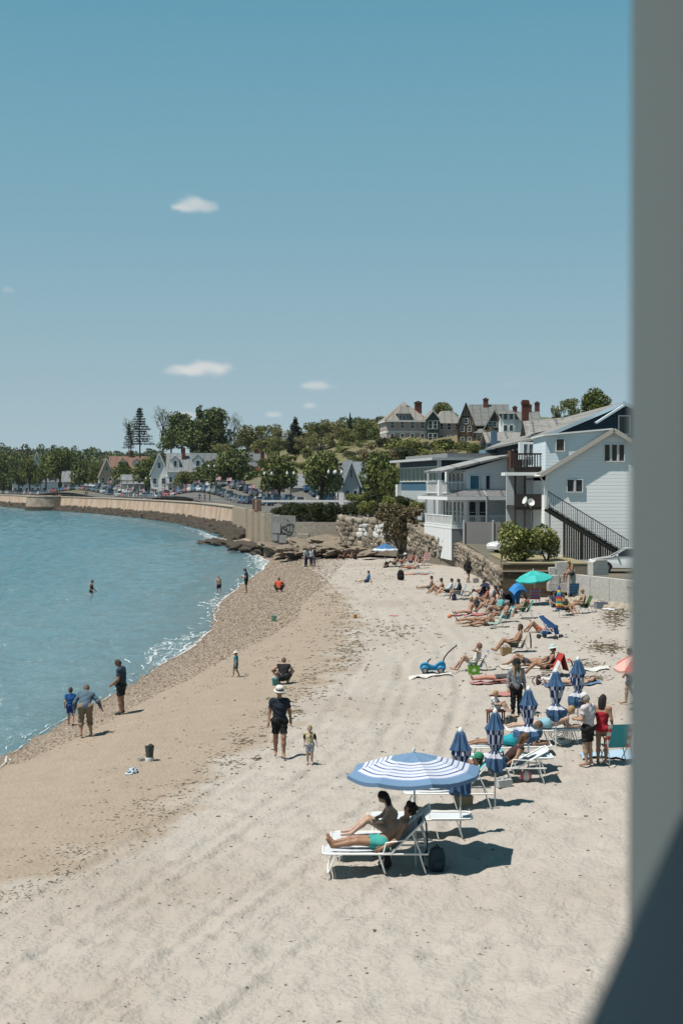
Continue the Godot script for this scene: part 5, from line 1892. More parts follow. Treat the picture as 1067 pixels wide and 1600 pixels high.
func road_things() -> void:
	var tones := [["white", Color(0.60, 0.60, 0.60)], ["silver", Color(0.36, 0.37, 0.38)], ["dark blue", Color(0.02, 0.045, 0.09)], ["black", Color(0.02, 0.02, 0.022)], ["grey", Color(0.14, 0.15, 0.16)], ["blue", Color(0.03, 0.10, 0.19)], ["red", Color(0.28, 0.03, 0.025)]]
	var paint := func(c): return mat(c, 0.28, "", 1, "", 0, {"clearcoat_enabled": true, "clearcoat": 0.6, "clearcoat_roughness": 0.08})
	# the white car in the lot beside the gabled house
	var near := make_car("parked_car", "white car parked in the lot beside the outside staircase", false, paint.call(Color(0.62, 0.63, 0.64)))
	near.position = Vector3(X(924, 83) + 2.25, 2.46, -83.4)
	near.rotation.y = -0.12
	var hid := copy_of(near, Vector3(X(813, 101), 2.75, -101), 0.35, "white car half hidden behind the rounded shrub")
	hid.rotation.y = 0.35
	var sedan := make_car("parked_car", "", false, paint.call(Color(0.3, 0.3, 0.3)))
	var suv := make_car("parked_car", "", true, paint.call(Color(0.3, 0.3, 0.3)))
	var r := RandomNumberGenerator.new()
	r.seed = 12
	var used := {}
	for row in 3:
		var e := edge_run(14, 26, [5.4, 6.2, 7.0][row])
		for k in range(1, e.size() - 1):
			var dirv: Vector2 = (e[k + 1] - e[k - 1]).normalized()
			var inl := Vector2(-dirv.y, dirv.x)
			if inl.x < 0:
				inl = -inl
			var p: Vector2 = e[k] + inl * [6.0, 11.5, 22.0][row]
			if p.y > 660 or r.randf() < 0.12:
				continue
			var proto := sedan if r.randf() < 0.55 else suv
			var tone: Array = tones[[0, 1, 2, 3, 4, 5, 2, 0, 4, 6, 5][r.randi() % 11]]
			var kind := "sedan" if proto == sedan else "SUV"
			var c := proto if not used.has(proto) else copy_of(proto, Vector3.ZERO, 0)
			used[proto] = true
			c.position = Vector3(p.x, land_h(p.x, p.y), -p.y)
			c.rotation.y = atan2(dirv.y, dirv.x) + (PI if r.randf() < 0.5 else 0.0)
			tag(c, "%s %s parked along the promenade road%s" % [tone[0], kind, ["", ", in the second row from the railing", ", in the row next to the houses"][row]], "car", "cars parked along the promenade")
			var m: Material = paint.call(tone[1])
			for ch in c.get_children():
				if String(ch.name).begins_with("body") or String(ch.name).begins_with("roof") or String(ch.name).begins_with("mirror"):
					ch.material_override = m
	# promenade railing on the wall
	var ra := thing("promenade_railing", "long thin metal railing along the top of the seawall", "railing", Vector3(-54, 4.3, -362))
	var e := edge_run(14, 26, 2.4)
	var bars := MB.new()
	var posts := MB.new()
	for k in e.size() - 1:
		var a := Vector3(e[k].x + 0.5, 4.44, -e[k].y)
		var b := Vector3(e[k + 1].x + 0.5, 4.44, -e[k + 1].y)
		for hh in [0.55, 1.05]:
			bars.bar(a + Vector3(0, hh, 0), b + Vector3(0, hh, 0), 0.06, 0.06)
		posts.box(a + Vector3(0, 0.5, 0), Vector3(0.09, 1.12, 0.09))
	wpart(bars, "rail", plain(0.28, 0.27, 0.26), ra)
	tag(wpart(posts, "posts", plain(0.28, 0.27, 0.26), ra), "", "", "", "stuff")
	# twin-globe street lamps
	var lamp := thing("street_lamp", "dark street lamp with two white globes along the promenade", "street lamp", Vector3.ZERO, 0, "street lamps along the promenade")
	var pole := MB.new()
	pole.lathe([Vector2(0.22, 0), Vector2(0.2, 0.5), Vector2(0.1, 0.7), Vector2(0.07, 4.8), Vector2(0.03, 5.3)], 10)
	part(pole, "pole", plain(0.03, 0.035, 0.033), lamp)
	var arm := MB.new()
	arm.tube([Vector3(-0.6, 4.95, 0), Vector3(-0.3, 4.7, 0), Vector3(0, 4.8, 0), Vector3(0.3, 4.7, 0), Vector3(0.6, 4.95, 0)], 0.05, 6)
	part(arm, "arm", plain(0.03, 0.035, 0.033), lamp)
	for s in [-1, 1]:
		var gl := MB.new()
		gl.lathe([Vector2(0.05, 4.95), Vector2(0.14, 5.05), Vector2(0.18, 5.22), Vector2(0.13, 5.40), Vector2(0.05, 5.5), Vector2(0.01, 5.62)], 12, Vector3(0.6 * s, 0, 0))
		part(gl, "globe", plain(0.66, 0.66, 0.62, 0.35), lamp)
	var first := true
	for q in [[22, 560], [64, 530], [113, 466], [190, 400], [232, 372], [258, 352], [331, 308], [419, 232], [454, 226], [519, 205], [528, 212]]:
		var p := Vector3(X(q[0], q[1]), 0, -q[1])
		p.y = land_h(p.x, q[1])
		if first:
			lamp.position = p
			first = false
		else:
			copy_of(lamp, p, rng.randf() * 0.6)
	# guard rail across the top of the graffiti wall
	var gr := thing("road_guard_rail", "pale guard rail above the dark shrubs on the graffiti wall", "railing", at(480, 785, 165))
	var gm := MB.new()
	gm.bar(at(400, 783, 172), at(600, 783, 160), 0.1, 0.25)
	for k in 12:
		var p := at(400, 783, 172).lerp(at(600, 783, 160), k / 11.0)
		gm.box(p - Vector3(0, 0.5, 0), Vector3(0.1, 1.2, 0.1))
	wpart(gm, "rail", plain(0.42, 0.42, 0.41), gr)
	# small flags set along the verge
	var fl := thing("verge_flag", "small red, white and blue flag on a pole along the verge", "flag", Vector3.ZERO, 0, "small flags along the verge")
	var fp := MB.new()
	fp.tube([Vector3(0, -0.2, 0), Vector3(0, 2.6, 0)], 0.03, 5)
	part(fp, "pole", plain(0.5, 0.5, 0.5), fl)
	var fc := MB.new()
	for s in 7:
		fc.col = Color(0.40, 0.03, 0.04) if s % 2 == 0 else Color(0.6, 0.6, 0.6)
		for u in 6:
			var x0f := 0.03 + u * 0.2
			if s < 3 and u < 2:
				fc.col = Color(0.02, 0.03, 0.12)
			elif u == 2:
				fc.col = Color(0.40, 0.03, 0.04) if s % 2 == 0 else Color(0.6, 0.6, 0.6)
			fc.quad(Vector3(x0f, 2.55 - s * 0.11, sin(u * 1.1) * 0.08), Vector3(x0f + 0.2, 2.55 - s * 0.11, sin((u + 1) * 1.1) * 0.08), Vector3(x0f + 0.2, 2.44 - s * 0.11, sin((u + 1) * 1.1) * 0.08), Vector3(x0f, 2.44 - s * 0.11, sin(u * 1.1) * 0.08))
	part(fc, "cloth", tinted(0.9), fl)
	first = true
	for k in 16:
		var px := 168 + k * 17.0
		var d := table([[160, 442], [250, 368], [330, 318], [440, 250]], px)
		var p := Vector3(X(px, d), 0, -d)
		p.y = land_h(p.x, d)
		if first:
			fl.position = p
			first = false
		else:
			copy_of(fl, p, r.randf_range(-0.6, 0.6))

# ---------------------------------------------------------------- people
# joints of a 1.75 m adult, facing +z: P pelvis, C chest, N neck, H head; for each side S shoulder, E elbow, W wrist, I hip, K knee, A ankle, T toe (the +x side; "r" keys give the other side where it differs)
func pose(called: String) -> Dictionary:
	var p := {"P": Vector3(0, .95, 0), "C": Vector3(0, 1.28, 0), "N": Vector3(0, 1.47, -.01), "H": Vector3(0, 1.635, .02), "F": Vector3(0, 0, 1),
		"S": Vector3(.185, 1.42, 0), "E": Vector3(.245, 1.14, -.03), "W": Vector3(.26, .9, .05), "I": Vector3(.09, .92, 0), "K": Vector3(.1, .5, .02), "A": Vector3(.1, .08, -.03), "T": Vector3(.12, .03, .15)}
	match called:
		"walk":
			p.merge({"K": Vector3(.1, .52, .13), "A": Vector3(.1, .09, .16), "T": Vector3(.11, .05, .34), "rK": Vector3(-.1, .5, -.01), "rA": Vector3(-.1, .11, -.22), "rT": Vector3(-.11, .03, -.06), "W": Vector3(.28, .92, -.08), "rW": Vector3(-.28, .91, .12), "E": Vector3(.26, 1.14, -.1), "rE": Vector3(-.26, 1.14, 0), "F": Vector3(.1, -.25, 1)}, true)
		"lookdown":
			p.merge({"H": Vector3(0, 1.60, .09), "F": Vector3(0, -.75, .7), "W": Vector3(.2, .98, .22), "E": Vector3(.25, 1.14, .02), "N": Vector3(0, 1.46, .03)}, true)
		"bend":
			p.merge({"P": Vector3(0, .92, -.06), "C": Vector3(0, 1.15, .20), "N": Vector3(0, 1.27, .36), "H": Vector3(0, 1.36, .48), "F": Vector3(0, -.6, .8), "S": Vector3(.18, 1.22, .3), "E": Vector3(.33, 1.0, .22), "W": Vector3(.34, .76, .28), "rE": Vector3(-.36, 1.02, .2), "rW": Vector3(-.44, .82, .3), "I": Vector3(.1, .9, -.06), "K": Vector3(.13, .5, .06), "A": Vector3(.13, .08, -.05), "rK": Vector3(-.12, .48, .1), "rA": Vector3(-.17, .1, -.02)}, true)
		"squat":
			p.merge({"P": Vector3(0, .27, -.08), "C": Vector3(0, .54, .08), "N": Vector3(0, .70, .17), "H": Vector3(0, .82, .25), "F": Vector3(0, -.6, .8), "S": Vector3(.19, .66, .12), "E": Vector3(.36, .47, .2), "W": Vector3(.2, .3, .4), "I": Vector3(.1, .27, -.08), "K": Vector3(.32, .46, .24), "A": Vector3(.15, .08, .0), "T": Vector3(.2, .03, .17)}, true)
		"chair":
			p.merge({"P": Vector3(0, .31, 0), "C": Vector3(0, .60, -.15), "N": Vector3(0, .77, -.22), "H": Vector3(0, .93, -.21), "F": Vector3(0, -.1, 1), "S": Vector3(.18, .72, -.19), "E": Vector3(.28, .5, -.04), "W": Vector3(.24, .43, .22), "I": Vector3(.09, .30, .02), "K": Vector3(.13, .47, .42), "A": Vector3(.13, .09, .72), "T": Vector3(.14, .12, .88)}, true)
		"chair_up":
			p.merge({"P": Vector3(0, .44, 0), "C": Vector3(0, .75, -.06), "N": Vector3(0, .94, -.06), "H": Vector3(0, 1.10, -.01), "F": Vector3(0, -.4, 1), "S": Vector3(.18, .88, -.06), "E": Vector3(.26, .62, .06), "W": Vector3(.16, .6, .32), "I": Vector3(.09, .42, .02), "K": Vector3(.12, .48, .44), "A": Vector3(.12, .08, .52), "T": Vector3(.13, .03, .70)}, true)
		"sand":
			p.merge({"P": Vector3(0, .13, 0), "C": Vector3(0, .43, -.08), "N": Vector3(0, .61, -.06), "H": Vector3(0, .77, -.01), "F": Vector3(0, -.25, 1), "S": Vector3(.18, .56, -.07), "E": Vector3(.26, .35, .1), "W": Vector3(.15, .34, .36), "I": Vector3(.09, .12, .03), "K": Vector3(.14, .44, .36), "A": Vector3(.13, .08, .58), "T": Vector3(.14, .03, .74)}, true)
		"legs_out":
			p.merge({"P": Vector3(0, .13, 0), "C": Vector3(0, .42, -.1), "N": Vector3(0, .6, -.12), "H": Vector3(0, .76, -.09), "F": Vector3(0, -.2, 1), "S": Vector3(.18, .55, -.11), "E": Vector3(.28, .32, -.22), "W": Vector3(.3, .09, -.3), "I": Vector3(.09, .12, .03), "K": Vector3(.12, .16, .46), "A": Vector3(.14, .08, .88), "T": Vector3(.16, .2, .95)}, true)
		"back":
			p.merge({"P": Vector3(0, .12, 0), "C": Vector3(0, .14, -.33), "N": Vector3(0, .16, -.52), "H": Vector3(0, .17, -.68), "F": Vector3(.2, 1, .1), "S": Vector3(.18, .13, -.47), "E": Vector3(.3, .08, -.22), "W": Vector3(.3, .07, .04), "I": Vector3(.09, .11, .03), "K": Vector3(.11, .13, .45), "A": Vector3(.14, .08, .88), "T": Vector3(.17, .22, .95)}, true)
		"back_knees":
			p.merge({"P": Vector3(0, .12, 0), "C": Vector3(0, .16, -.33), "N": Vector3(0, .2, -.52), "H": Vector3(0, .24, -.67), "F": Vector3(0, 1, .3), "S": Vector3(.18, .16, -.47), "E": Vector3(.3, .08, -.25), "W": Vector3(.28, .07, .02), "I": Vector3(.09, .12, .03), "K": Vector3(.1, .47, .30), "A": Vector3(.11, .08, .55), "T": Vector3(.12, .03, .7), "rK": Vector3(-.1, .38, .36), "rA": Vector3(-.1, .08, .68)}, true)
		"front":
			p.merge({"P": Vector3(0, .12, 0), "C": Vector3(0, .2, -.31), "N": Vector3(0, .33, -.47), "H": Vector3(0, .43, -.57), "F": Vector3(0, -.3, -1), "S": Vector3(.19, .27, -.44), "E": Vector3(.24, .05, -.46), "W": Vector3(.1, .05, -.7), "I": Vector3(.09, .12, .03), "K": Vector3(.1, .1, .46), "A": Vector3(.11, .08, .88), "T": Vector3(.12, .04, 1.04)}, true)
		"lounge":
			p.merge({"P": Vector3(0, .49, 0), "C": Vector3(0, .70, -.23), "N": Vector3(0, .86, -.36), "H": Vector3(0, 1.00, -.42), "F": Vector3(0, .15, 1), "S": Vector3(.18, .81, -.33), "E": Vector3(.28, .58, -.2), "W": Vector3(.27, .44, .04), "I": Vector3(.09, .48, .03), "K": Vector3(.11, .51, .46), "A": Vector3(.12, .44, .88), "T": Vector3(.15, .57, .97)}, true)
		"lounge_sit":
			p.merge({"P": Vector3(0, .49, 0), "C": Vector3(0, .78, -.04), "N": Vector3(0, .96, .03), "H": Vector3(0, 1.09, .11), "F": Vector3(0, -.7, .75), "S": Vector3(.17, .91, .01), "E": Vector3(.24, .70, .14), "W": Vector3(.1, .66, .34), "I": Vector3(.09, .48, .03), "K": Vector3(.11, .70, .42), "A": Vector3(.12, .44, .74), "T": Vector3(.13, .42, .92)}, true)
		"lounge_knees":
			p.merge({"P": Vector3(0, .49, 0), "C": Vector3(0, .68, -.24), "N": Vector3(0, .83, -.38), "H": Vector3(0, .97, -.44), "F": Vector3(0, .25, 1), "S": Vector3(.18, .78, -.34), "E": Vector3(.28, .56, -.2), "W": Vector3(.22, .55, .04), "I": Vector3(.09, .48, .03), "K": Vector3(.11, .80, .33), "A": Vector3(.12, .44, .58), "T": Vector3(.13, .41, .76)}, true)
		"wall_sit":
			p.merge({"P": Vector3(0, .12, 0), "C": Vector3(0, .42, .06), "N": Vector3(0, .58, .14), "H": Vector3(0, .72, .2), "F": Vector3(0, -.5, .8), "S": Vector3(.18, .55, .1), "E": Vector3(.24, .33, .18), "W": Vector3(.16, .18, .36), "I": Vector3(.09, .12, .03), "K": Vector3(.12, .12, .45), "A": Vector3(.12, -.3, .48), "T": Vector3(.13, -.36, .62)}, true)
		"chin":
			p.merge({"H": Vector3(0, 1.61, .06), "F": Vector3(0, -.45, .9)}, true)
		"phone":
			p.merge({"H": Vector3(0, 1.61, .07), "F": Vector3(0, -.6, .8), "E": Vector3(.26, 1.15, .02), "W": Vector3(.12, 1.12, .28), "rE": Vector3(-.26, 1.15, .02), "rW": Vector3(-.1, 1.12, .28)}, true)
	for k in ["S", "E", "W", "I", "K", "A", "T"]:
		if not p.has("r" + k):
			p["r" + k] = Vector3(-p[k].x, p[k].y, p[k].z)
	return p

const COVER := {
	"tee": [{"torso": [0, 1], "chest": [0, 1], "uarm": [0, 0.62]}, 0.017], "long": [{"torso": [0, 1], "chest": [0, 1], "uarm": [0, 1], "farm": [0, 0.9]}, 0.017], "tank": [{"torso": [0, 1], "chest": [0, 0.75]}, 0.012],
	"shorts": [{"hips": [0, 1], "thigh": [0, 0.78], "torso": [0, 0.12]}, 0.022], "trunks": [{"hips": [0, 1], "thigh": [0, 0.55], "torso": [0, 0.1]}, 0.016], "pants": [{"hips": [0, 1], "thigh": [0, 1], "calf": [0, 0.96]}, 0.018], "capri": [{"hips": [0, 1], "thigh": [0, 1], "calf": [0, 0.35]}, 0.02],
	"swimsuit": [{"torso": [0, 1], "hips": [0, 1], "chest": [0, 0.45]}, 0.008], "bikini": [{"chest": [0, 0.35], "hips": [0.12, 0.88]}, 0.008], "dress": [{"torso": [0, 1], "hips": [0, 1], "chest": [0, 0.8], "thigh": [0, 0.6]}, 0.03], "shoes": [{"foot": [0, 1]}, 0.008]}

func person(label: String, where: Vector3, turn: float, height: float, posed: String, skin: Color, hair: Array, wear: Dictionary, opt := {}) -> Node3D:
	var j := pose(posed)
	for k in opt.get("joints", {}):
		j[k] = opt.joints[k]
	var kid: float = clampf((1.5 - height) / 0.8, 0.0, 1.0)
	var sc := height / 1.75
	var fat: float = opt.get("build", 1.0) * lerpf(1.0, 1.18, kid)
	var cell: float = opt.get("cell", 0.024)
	# bones: from, to, radii, name, span of that name's t
	var b := []
	var mid: Vector3 = j.P.lerp(j.C, 0.5)
	var ax: Vector3 = (j.S - j.rS).normalized()
	b.append([j.I, j.rI, .112, .112, "hips", 0, 1])
	b.append([j.P, mid, .125, .115, "torso", 0, .5])
	b.append([mid, j.C, .115, .12, "torso", .5, 1])
	b.append([mid + ax * .05, j.C + ax * .065, .10, .105, "torso", .5, 1])
	b.append([mid - ax * .05, j.C - ax * .065, .10, .105, "torso", .5, 1])
	b.append([j.C, j.N, .115, .062, "chest", 0.2, 1])
	b.append([j.S, j.rS, .062, .062, "chest", .6, .6])
	b.append([j.C + ax * .08, j.S - ax * .03, .10, .062, "chest", .3, .7])
	b.append([j.C - ax * .08, j.rS + ax * .03, .10, .062, "chest", .3, .7])
	b.append([j.N, j.H, .054, .05, "neck", 0, 1])
	for s in ["", "r"]:
		b.append([j[s + "S"], j[s + "E"], .052, .042, "uarm", 0, 1])
		b.append([j[s + "E"], j[s + "W"], .041, .027, "farm", 0, 1])
		var hd: Vector3 = (j[s + "W"] - j[s + "E"]).normalized()
		b.append([j[s + "W"], j[s + "W"] + hd * .07, .027, .033, "hand", 0, 1])
		b.append([j[s + "I"], j[s + "K"], .092, .06, "thigh", 0, 1])
		b.append([j[s + "K"], j[s + "K"].lerp(j[s + "A"], .35), .058, .056, "calf", 0, .35])
		b.append([j[s + "K"].lerp(j[s + "A"], .35), j[s + "A"], .056, .036, "calf", .35, 1])
		b.append([j[s + "A"], j[s + "T"], .04, .03, "foot", 0, 1])
	for q in b:
		q[2] *= fat
		q[3] *= fat
	var net := surface_net(b, cell)
	var o := thing("person", label, "person", where, turn, opt.get("group", ""))
	o.scale = Vector3.ONE * sc
	var body := MB.new()
	body.v = net[0].duplicate()
	body.ix = net[1].duplicate()
	# hands: five tapering fingers rooted in the palm
	for s in ["", "r"]:
		var w: Vector3 = j[s + "W"]
		var hd: Vector3 = (w - j[s + "E"]).normalized()
		var side := hd.cross(ax if absf(hd.dot(ax)) < 0.8 else Vector3.UP).normalized()
		var palm := side.cross(hd).normalized()
		for f in 4:
			var off := side * (f - 1.5) * 0.019
			var ln: float = [.072, .085, .08, .062][f]
			var p0 := w + hd * .075 + off
			body.tube([p0, p0 + hd * ln * .55, p0 + hd * ln * .85 + palm * .022 * (1 if s == "" else -1)], [.0105, .0095, .0075], 5)
		var t0 := w + hd * .02 + side * .028
		body.tube([t0, t0 + hd * .03 + side * .022, t0 + hd * .062 + side * .026], [.013, .011, .009], 5)
	# head
	var up: Vector3 = (j.H - j.N).normalized()
	var fw: Vector3 = j.F.normalized()
	fw = (fw - up * fw.dot(up) * 0.55).normalized()
	var rt := up.cross(fw).normalized()
	up = fw.cross(rt).normalized()
	var hb := Basis(rt, up, fw)
	var hk := lerpf(1.0, 1.45, kid)
	var hc: Vector3 = j.H + up * 0.02 * hk
	head_mesh(body, hc, hb, hk)
	body.c.resize(body.v.size())
	var bm := mat(skin, 0.55, "grain", 4.0, "", 0.0, {"subsurf_scatter_enabled": true, "subsurf_scatter_strength": 0.05})
	part(body, "body", bm, o)
	var ey := MB.new()
	for s in [-1, 1]:
		ey.ell(hc + hb * (Vector3(0.031 * s, 0.008, 0.088) * hk), Vector3(0.013, 0.007, 0.006) * hk, hb, 6)
	part(ey, "eyes", plain(0.02, 0.015, 0.012, 0.3), o)
	var mo := MB.new()
	mo.ell(hc + hb * (Vector3(0, -0.058, 0.084) * hk), Vector3(0.024, 0.006, 0.006) * hk, hb, 6)
	part(mo, "mouth", mat(Color(skin.r * 0.7, skin.g * 0.45, skin.b * 0.45), 0.6, ""), o)
	# clothes: the body's own surface, lifted a little
	for g in wear:
		var m := MB.new()
		var cov: Dictionary = COVER[g][0]
		var lift: float = COVER[g][1]
		var flag := PackedInt32Array()
		flag.resize(net[0].size())
		for i in net[0].size():
			flag[i] = -1
			var bone: Array = b[net[3][i]]
			if cov.has(bone[4]):
				var span: Array = cov[bone[4]]
				var t := lerpf(bone[5], bone[6], net[4][i])
				if t >= span[0] and t <= span[1]:
					flag[i] = m.v.size()
					m.v.append(net[0][i] + net[2][i] * lift * (1.0 + 0.35 * sin(net[0][i].y * 46.0 + net[0][i].x * 22.0)))
		for i in range(0, net[1].size(), 3):
			var a := flag[net[1][i]]
			var c := flag[net[1][i + 1]]
			var d := flag[net[1][i + 2]]
			if a >= 0 and c >= 0 and d >= 0:
				m.ix.append_array([a, c, d])
		if m.ix.size() == 0:
			continue
		m.c.resize(m.v.size())
		var col: Color = wear[g]
		part(m, {"tee": "shirt", "long": "shirt", "tank": "top", "capri": "trousers", "pants": "trousers", "trunks": "swim_shorts"}.get(g, g), cloth(col.r, col.g, col.b), o)
	hair_and_hat(o, hc, hb, hk, hair, opt.get("hat", ""), opt.get("hat_color", Color(0.6, 0.6, 0.6)))
	return o

func head_mesh(mb: MB, c: Vector3, hb: Basis, k: float) -> void:
	var first := mb.v.size()
	var rows := 12
	var seg := 16
	for i in rows + 1:
		var e := PI * i / rows - PI / 2
		for s in seg:
			var a := TAU * s / seg
			var p := Vector3(sin(a) * cos(e) * 0.074, sin(e) * 0.118, cos(a) * cos(e) * 0.094)
			var front := maxf(0.0, cos(a)) * cos(e)
			if p.y < 0:
				p.x *= 1.0 + p.y * 2.6
				p.z += front * 0.006 + p.y * 0.06
			# nose, brow, chin
			if absf(sin(a)) < 0.25 and cos(a) > 0 and p.y > -0.05 and p.y < 0.01:
				p.z += 0.020
			if front > 0.6 and p.y > 0.02 and p.y < 0.06:
				p.z += 0.005
			mb.v.append(c + hb * (p * k))
			mb.c.append(Color.WHITE)
	for i in rows:
		for s in seg:
			var q := first + i * seg + s
			var r := first + i * seg + (s + 1) % seg
			mb.ix.append_array([q, r, r + seg, q, r + seg, q + seg])
	for s in [-1, 1]:
		mb.ell(c + hb * (Vector3(0.078 * s, -0.005, -0.008) * k), Vector3(0.012, 0.03, 0.02) * k, hb, 6)

func hair_and_hat(o: Node, c: Vector3, hb: Basis, k: float, hair: Array, hat: String, hat_color: Color) -> void:
	var style: String = hair[0]
	var col: Color = hair[1]
	if style != "none":
		var m := MB.new()
		var rows := 9
		var seg := 16
		for i in rows + 1:
			for s in seg:
				var a := TAU * s / seg
				var low := lerpf(-0.75, 0.52, pow(maxf(0.0, cos(a) * 0.5 + 0.5), 1.4))
				var e := lerpf(low, PI / 2, float(i) / rows)
				var p := Vector3(sin(a) * cos(e) * 0.088, sin(e) * 0.132, cos(a) * cos(e) * 0.104 - 0.006)
				p *= 1.0 + 0.05 * sin(a * 5 + i)
				m.v.append(c + hb * (p * k))
				m.c.append(Color.WHITE)
		for i in rows:
			for s in seg:
				var q := i * seg + s
				var r := i * seg + (s + 1) % seg
				m.ix.append_array([q, r, r + seg, q, r + seg, q + seg])
		if style == "long":
			var dn := (-hb.y * 0.5 + Vector3.DOWN).normalized()
			for s in [-1.0, -0.5, 0.0, 0.5, 1.0]:
				var p0 := c + hb * (Vector3(0.062 * s, 0.02, -0.05 - 0.03 * (1.0 - absf(s))) * k)
				m.tube([p0, p0 - hb.z * 0.03 + dn * 0.14 * k, p0 - hb.z * 0.035 + dn * 0.30 * k, p0 - hb.z * 0.02 + dn * 0.38 * k], [0.045 * k, 0.042 * k, 0.03 * k, 0.006], 7)
			if hat == "bucket":
				# two locks brought forward over the shoulders
				for s in [-1.0, 1.0]:
					var f0 := c + hb * (Vector3(0.072 * s, 0.0, 0.02) * k)
					m.tube([f0, f0 + hb.x * 0.025 * s + hb.z * 0.05 + dn * 0.14, f0 + hb.x * 0.03 * s + hb.z * 0.10 + dn * 0.30, f0 + hb.x * 0.02 * s + hb.z * 0.12 + dn * 0.40], [0.034, 0.042, 0.034, 0.008], 7)
		elif style == "bun":
			m.ell(c + hb * (Vector3(0, 0.1, -0.09) * k), Vector3(0.05, 0.05, 0.045) * k, hb, 8)
		elif style == "curly":
			for s in 14:
				var a := TAU * s / 14
				m.ell(c + hb * (Vector3(sin(a) * 0.07, 0.05 + 0.05 * cos(s * 2.3), cos(a) * 0.07 - 0.03) * k), Vector3.ONE * 0.055 * k, hb, 6)
		part(m, "hair", mat(col, 0.7, "grain", 6.0), o)
	if hat != "":
		var h := MB.new()
		var bs := hb * Basis(Vector3.RIGHT, 0.12)
		var q := c + hb.y * 0.058 * k
		match hat:
			"brim", "sun":
				var br := 0.148 if hat == "brim" else 0.18
				h.lathe([Vector2(0.098 * k, 0.0), Vector2(br * k, -0.015), Vector2(br * k, -0.005), Vector2(0.1 * k, 0.012), Vector2(0.1 * k, 0.07 * k), Vector2(0.085 * k, 0.105 * k), Vector2(0.0, 0.11 * k)], 20, q, bs)
				if hat == "brim":
					var bd := MB.new()
					bd.lathe([Vector2(0.103 * k, 0.012), Vector2(0.103 * k, 0.05)], 20, q, bs)
					part(bd, "hat_band", plain(0.03, 0.03, 0.035), o)
			"cap":
				h.lathe([Vector2(0.104 * k, -0.01), Vector2(0.103 * k, 0.05 * k), Vector2(0.07 * k, 0.095 * k), Vector2(0.0, 0.108 * k)], 18, q, bs)
				var n := 9
				for i in n:
					var a0 := lerpf(-0.9, 0.9, float(i) / n)
					var a1 := lerpf(-0.9, 0.9, float(i + 1) / n)
					var f := func(a, r): return q + bs * (Vector3(sin(a) * r, -0.012 - r * 0.08, cos(a) * r) * k)
					h.quad(f.call(a0, 0.095), f.call(a0, 0.185), f.call(a1, 0.185), f.call(a1, 0.095))
			"bucket":
				h.lathe([Vector2(0.15 * k, -0.045), Vector2(0.104 * k, 0.02), Vector2(0.098 * k, 0.085 * k), Vector2(0.0, 0.1 * k)], 18, q, bs)
		part(h, "hat", cloth(hat_color.r, hat_color.g, hat_color.b), o)

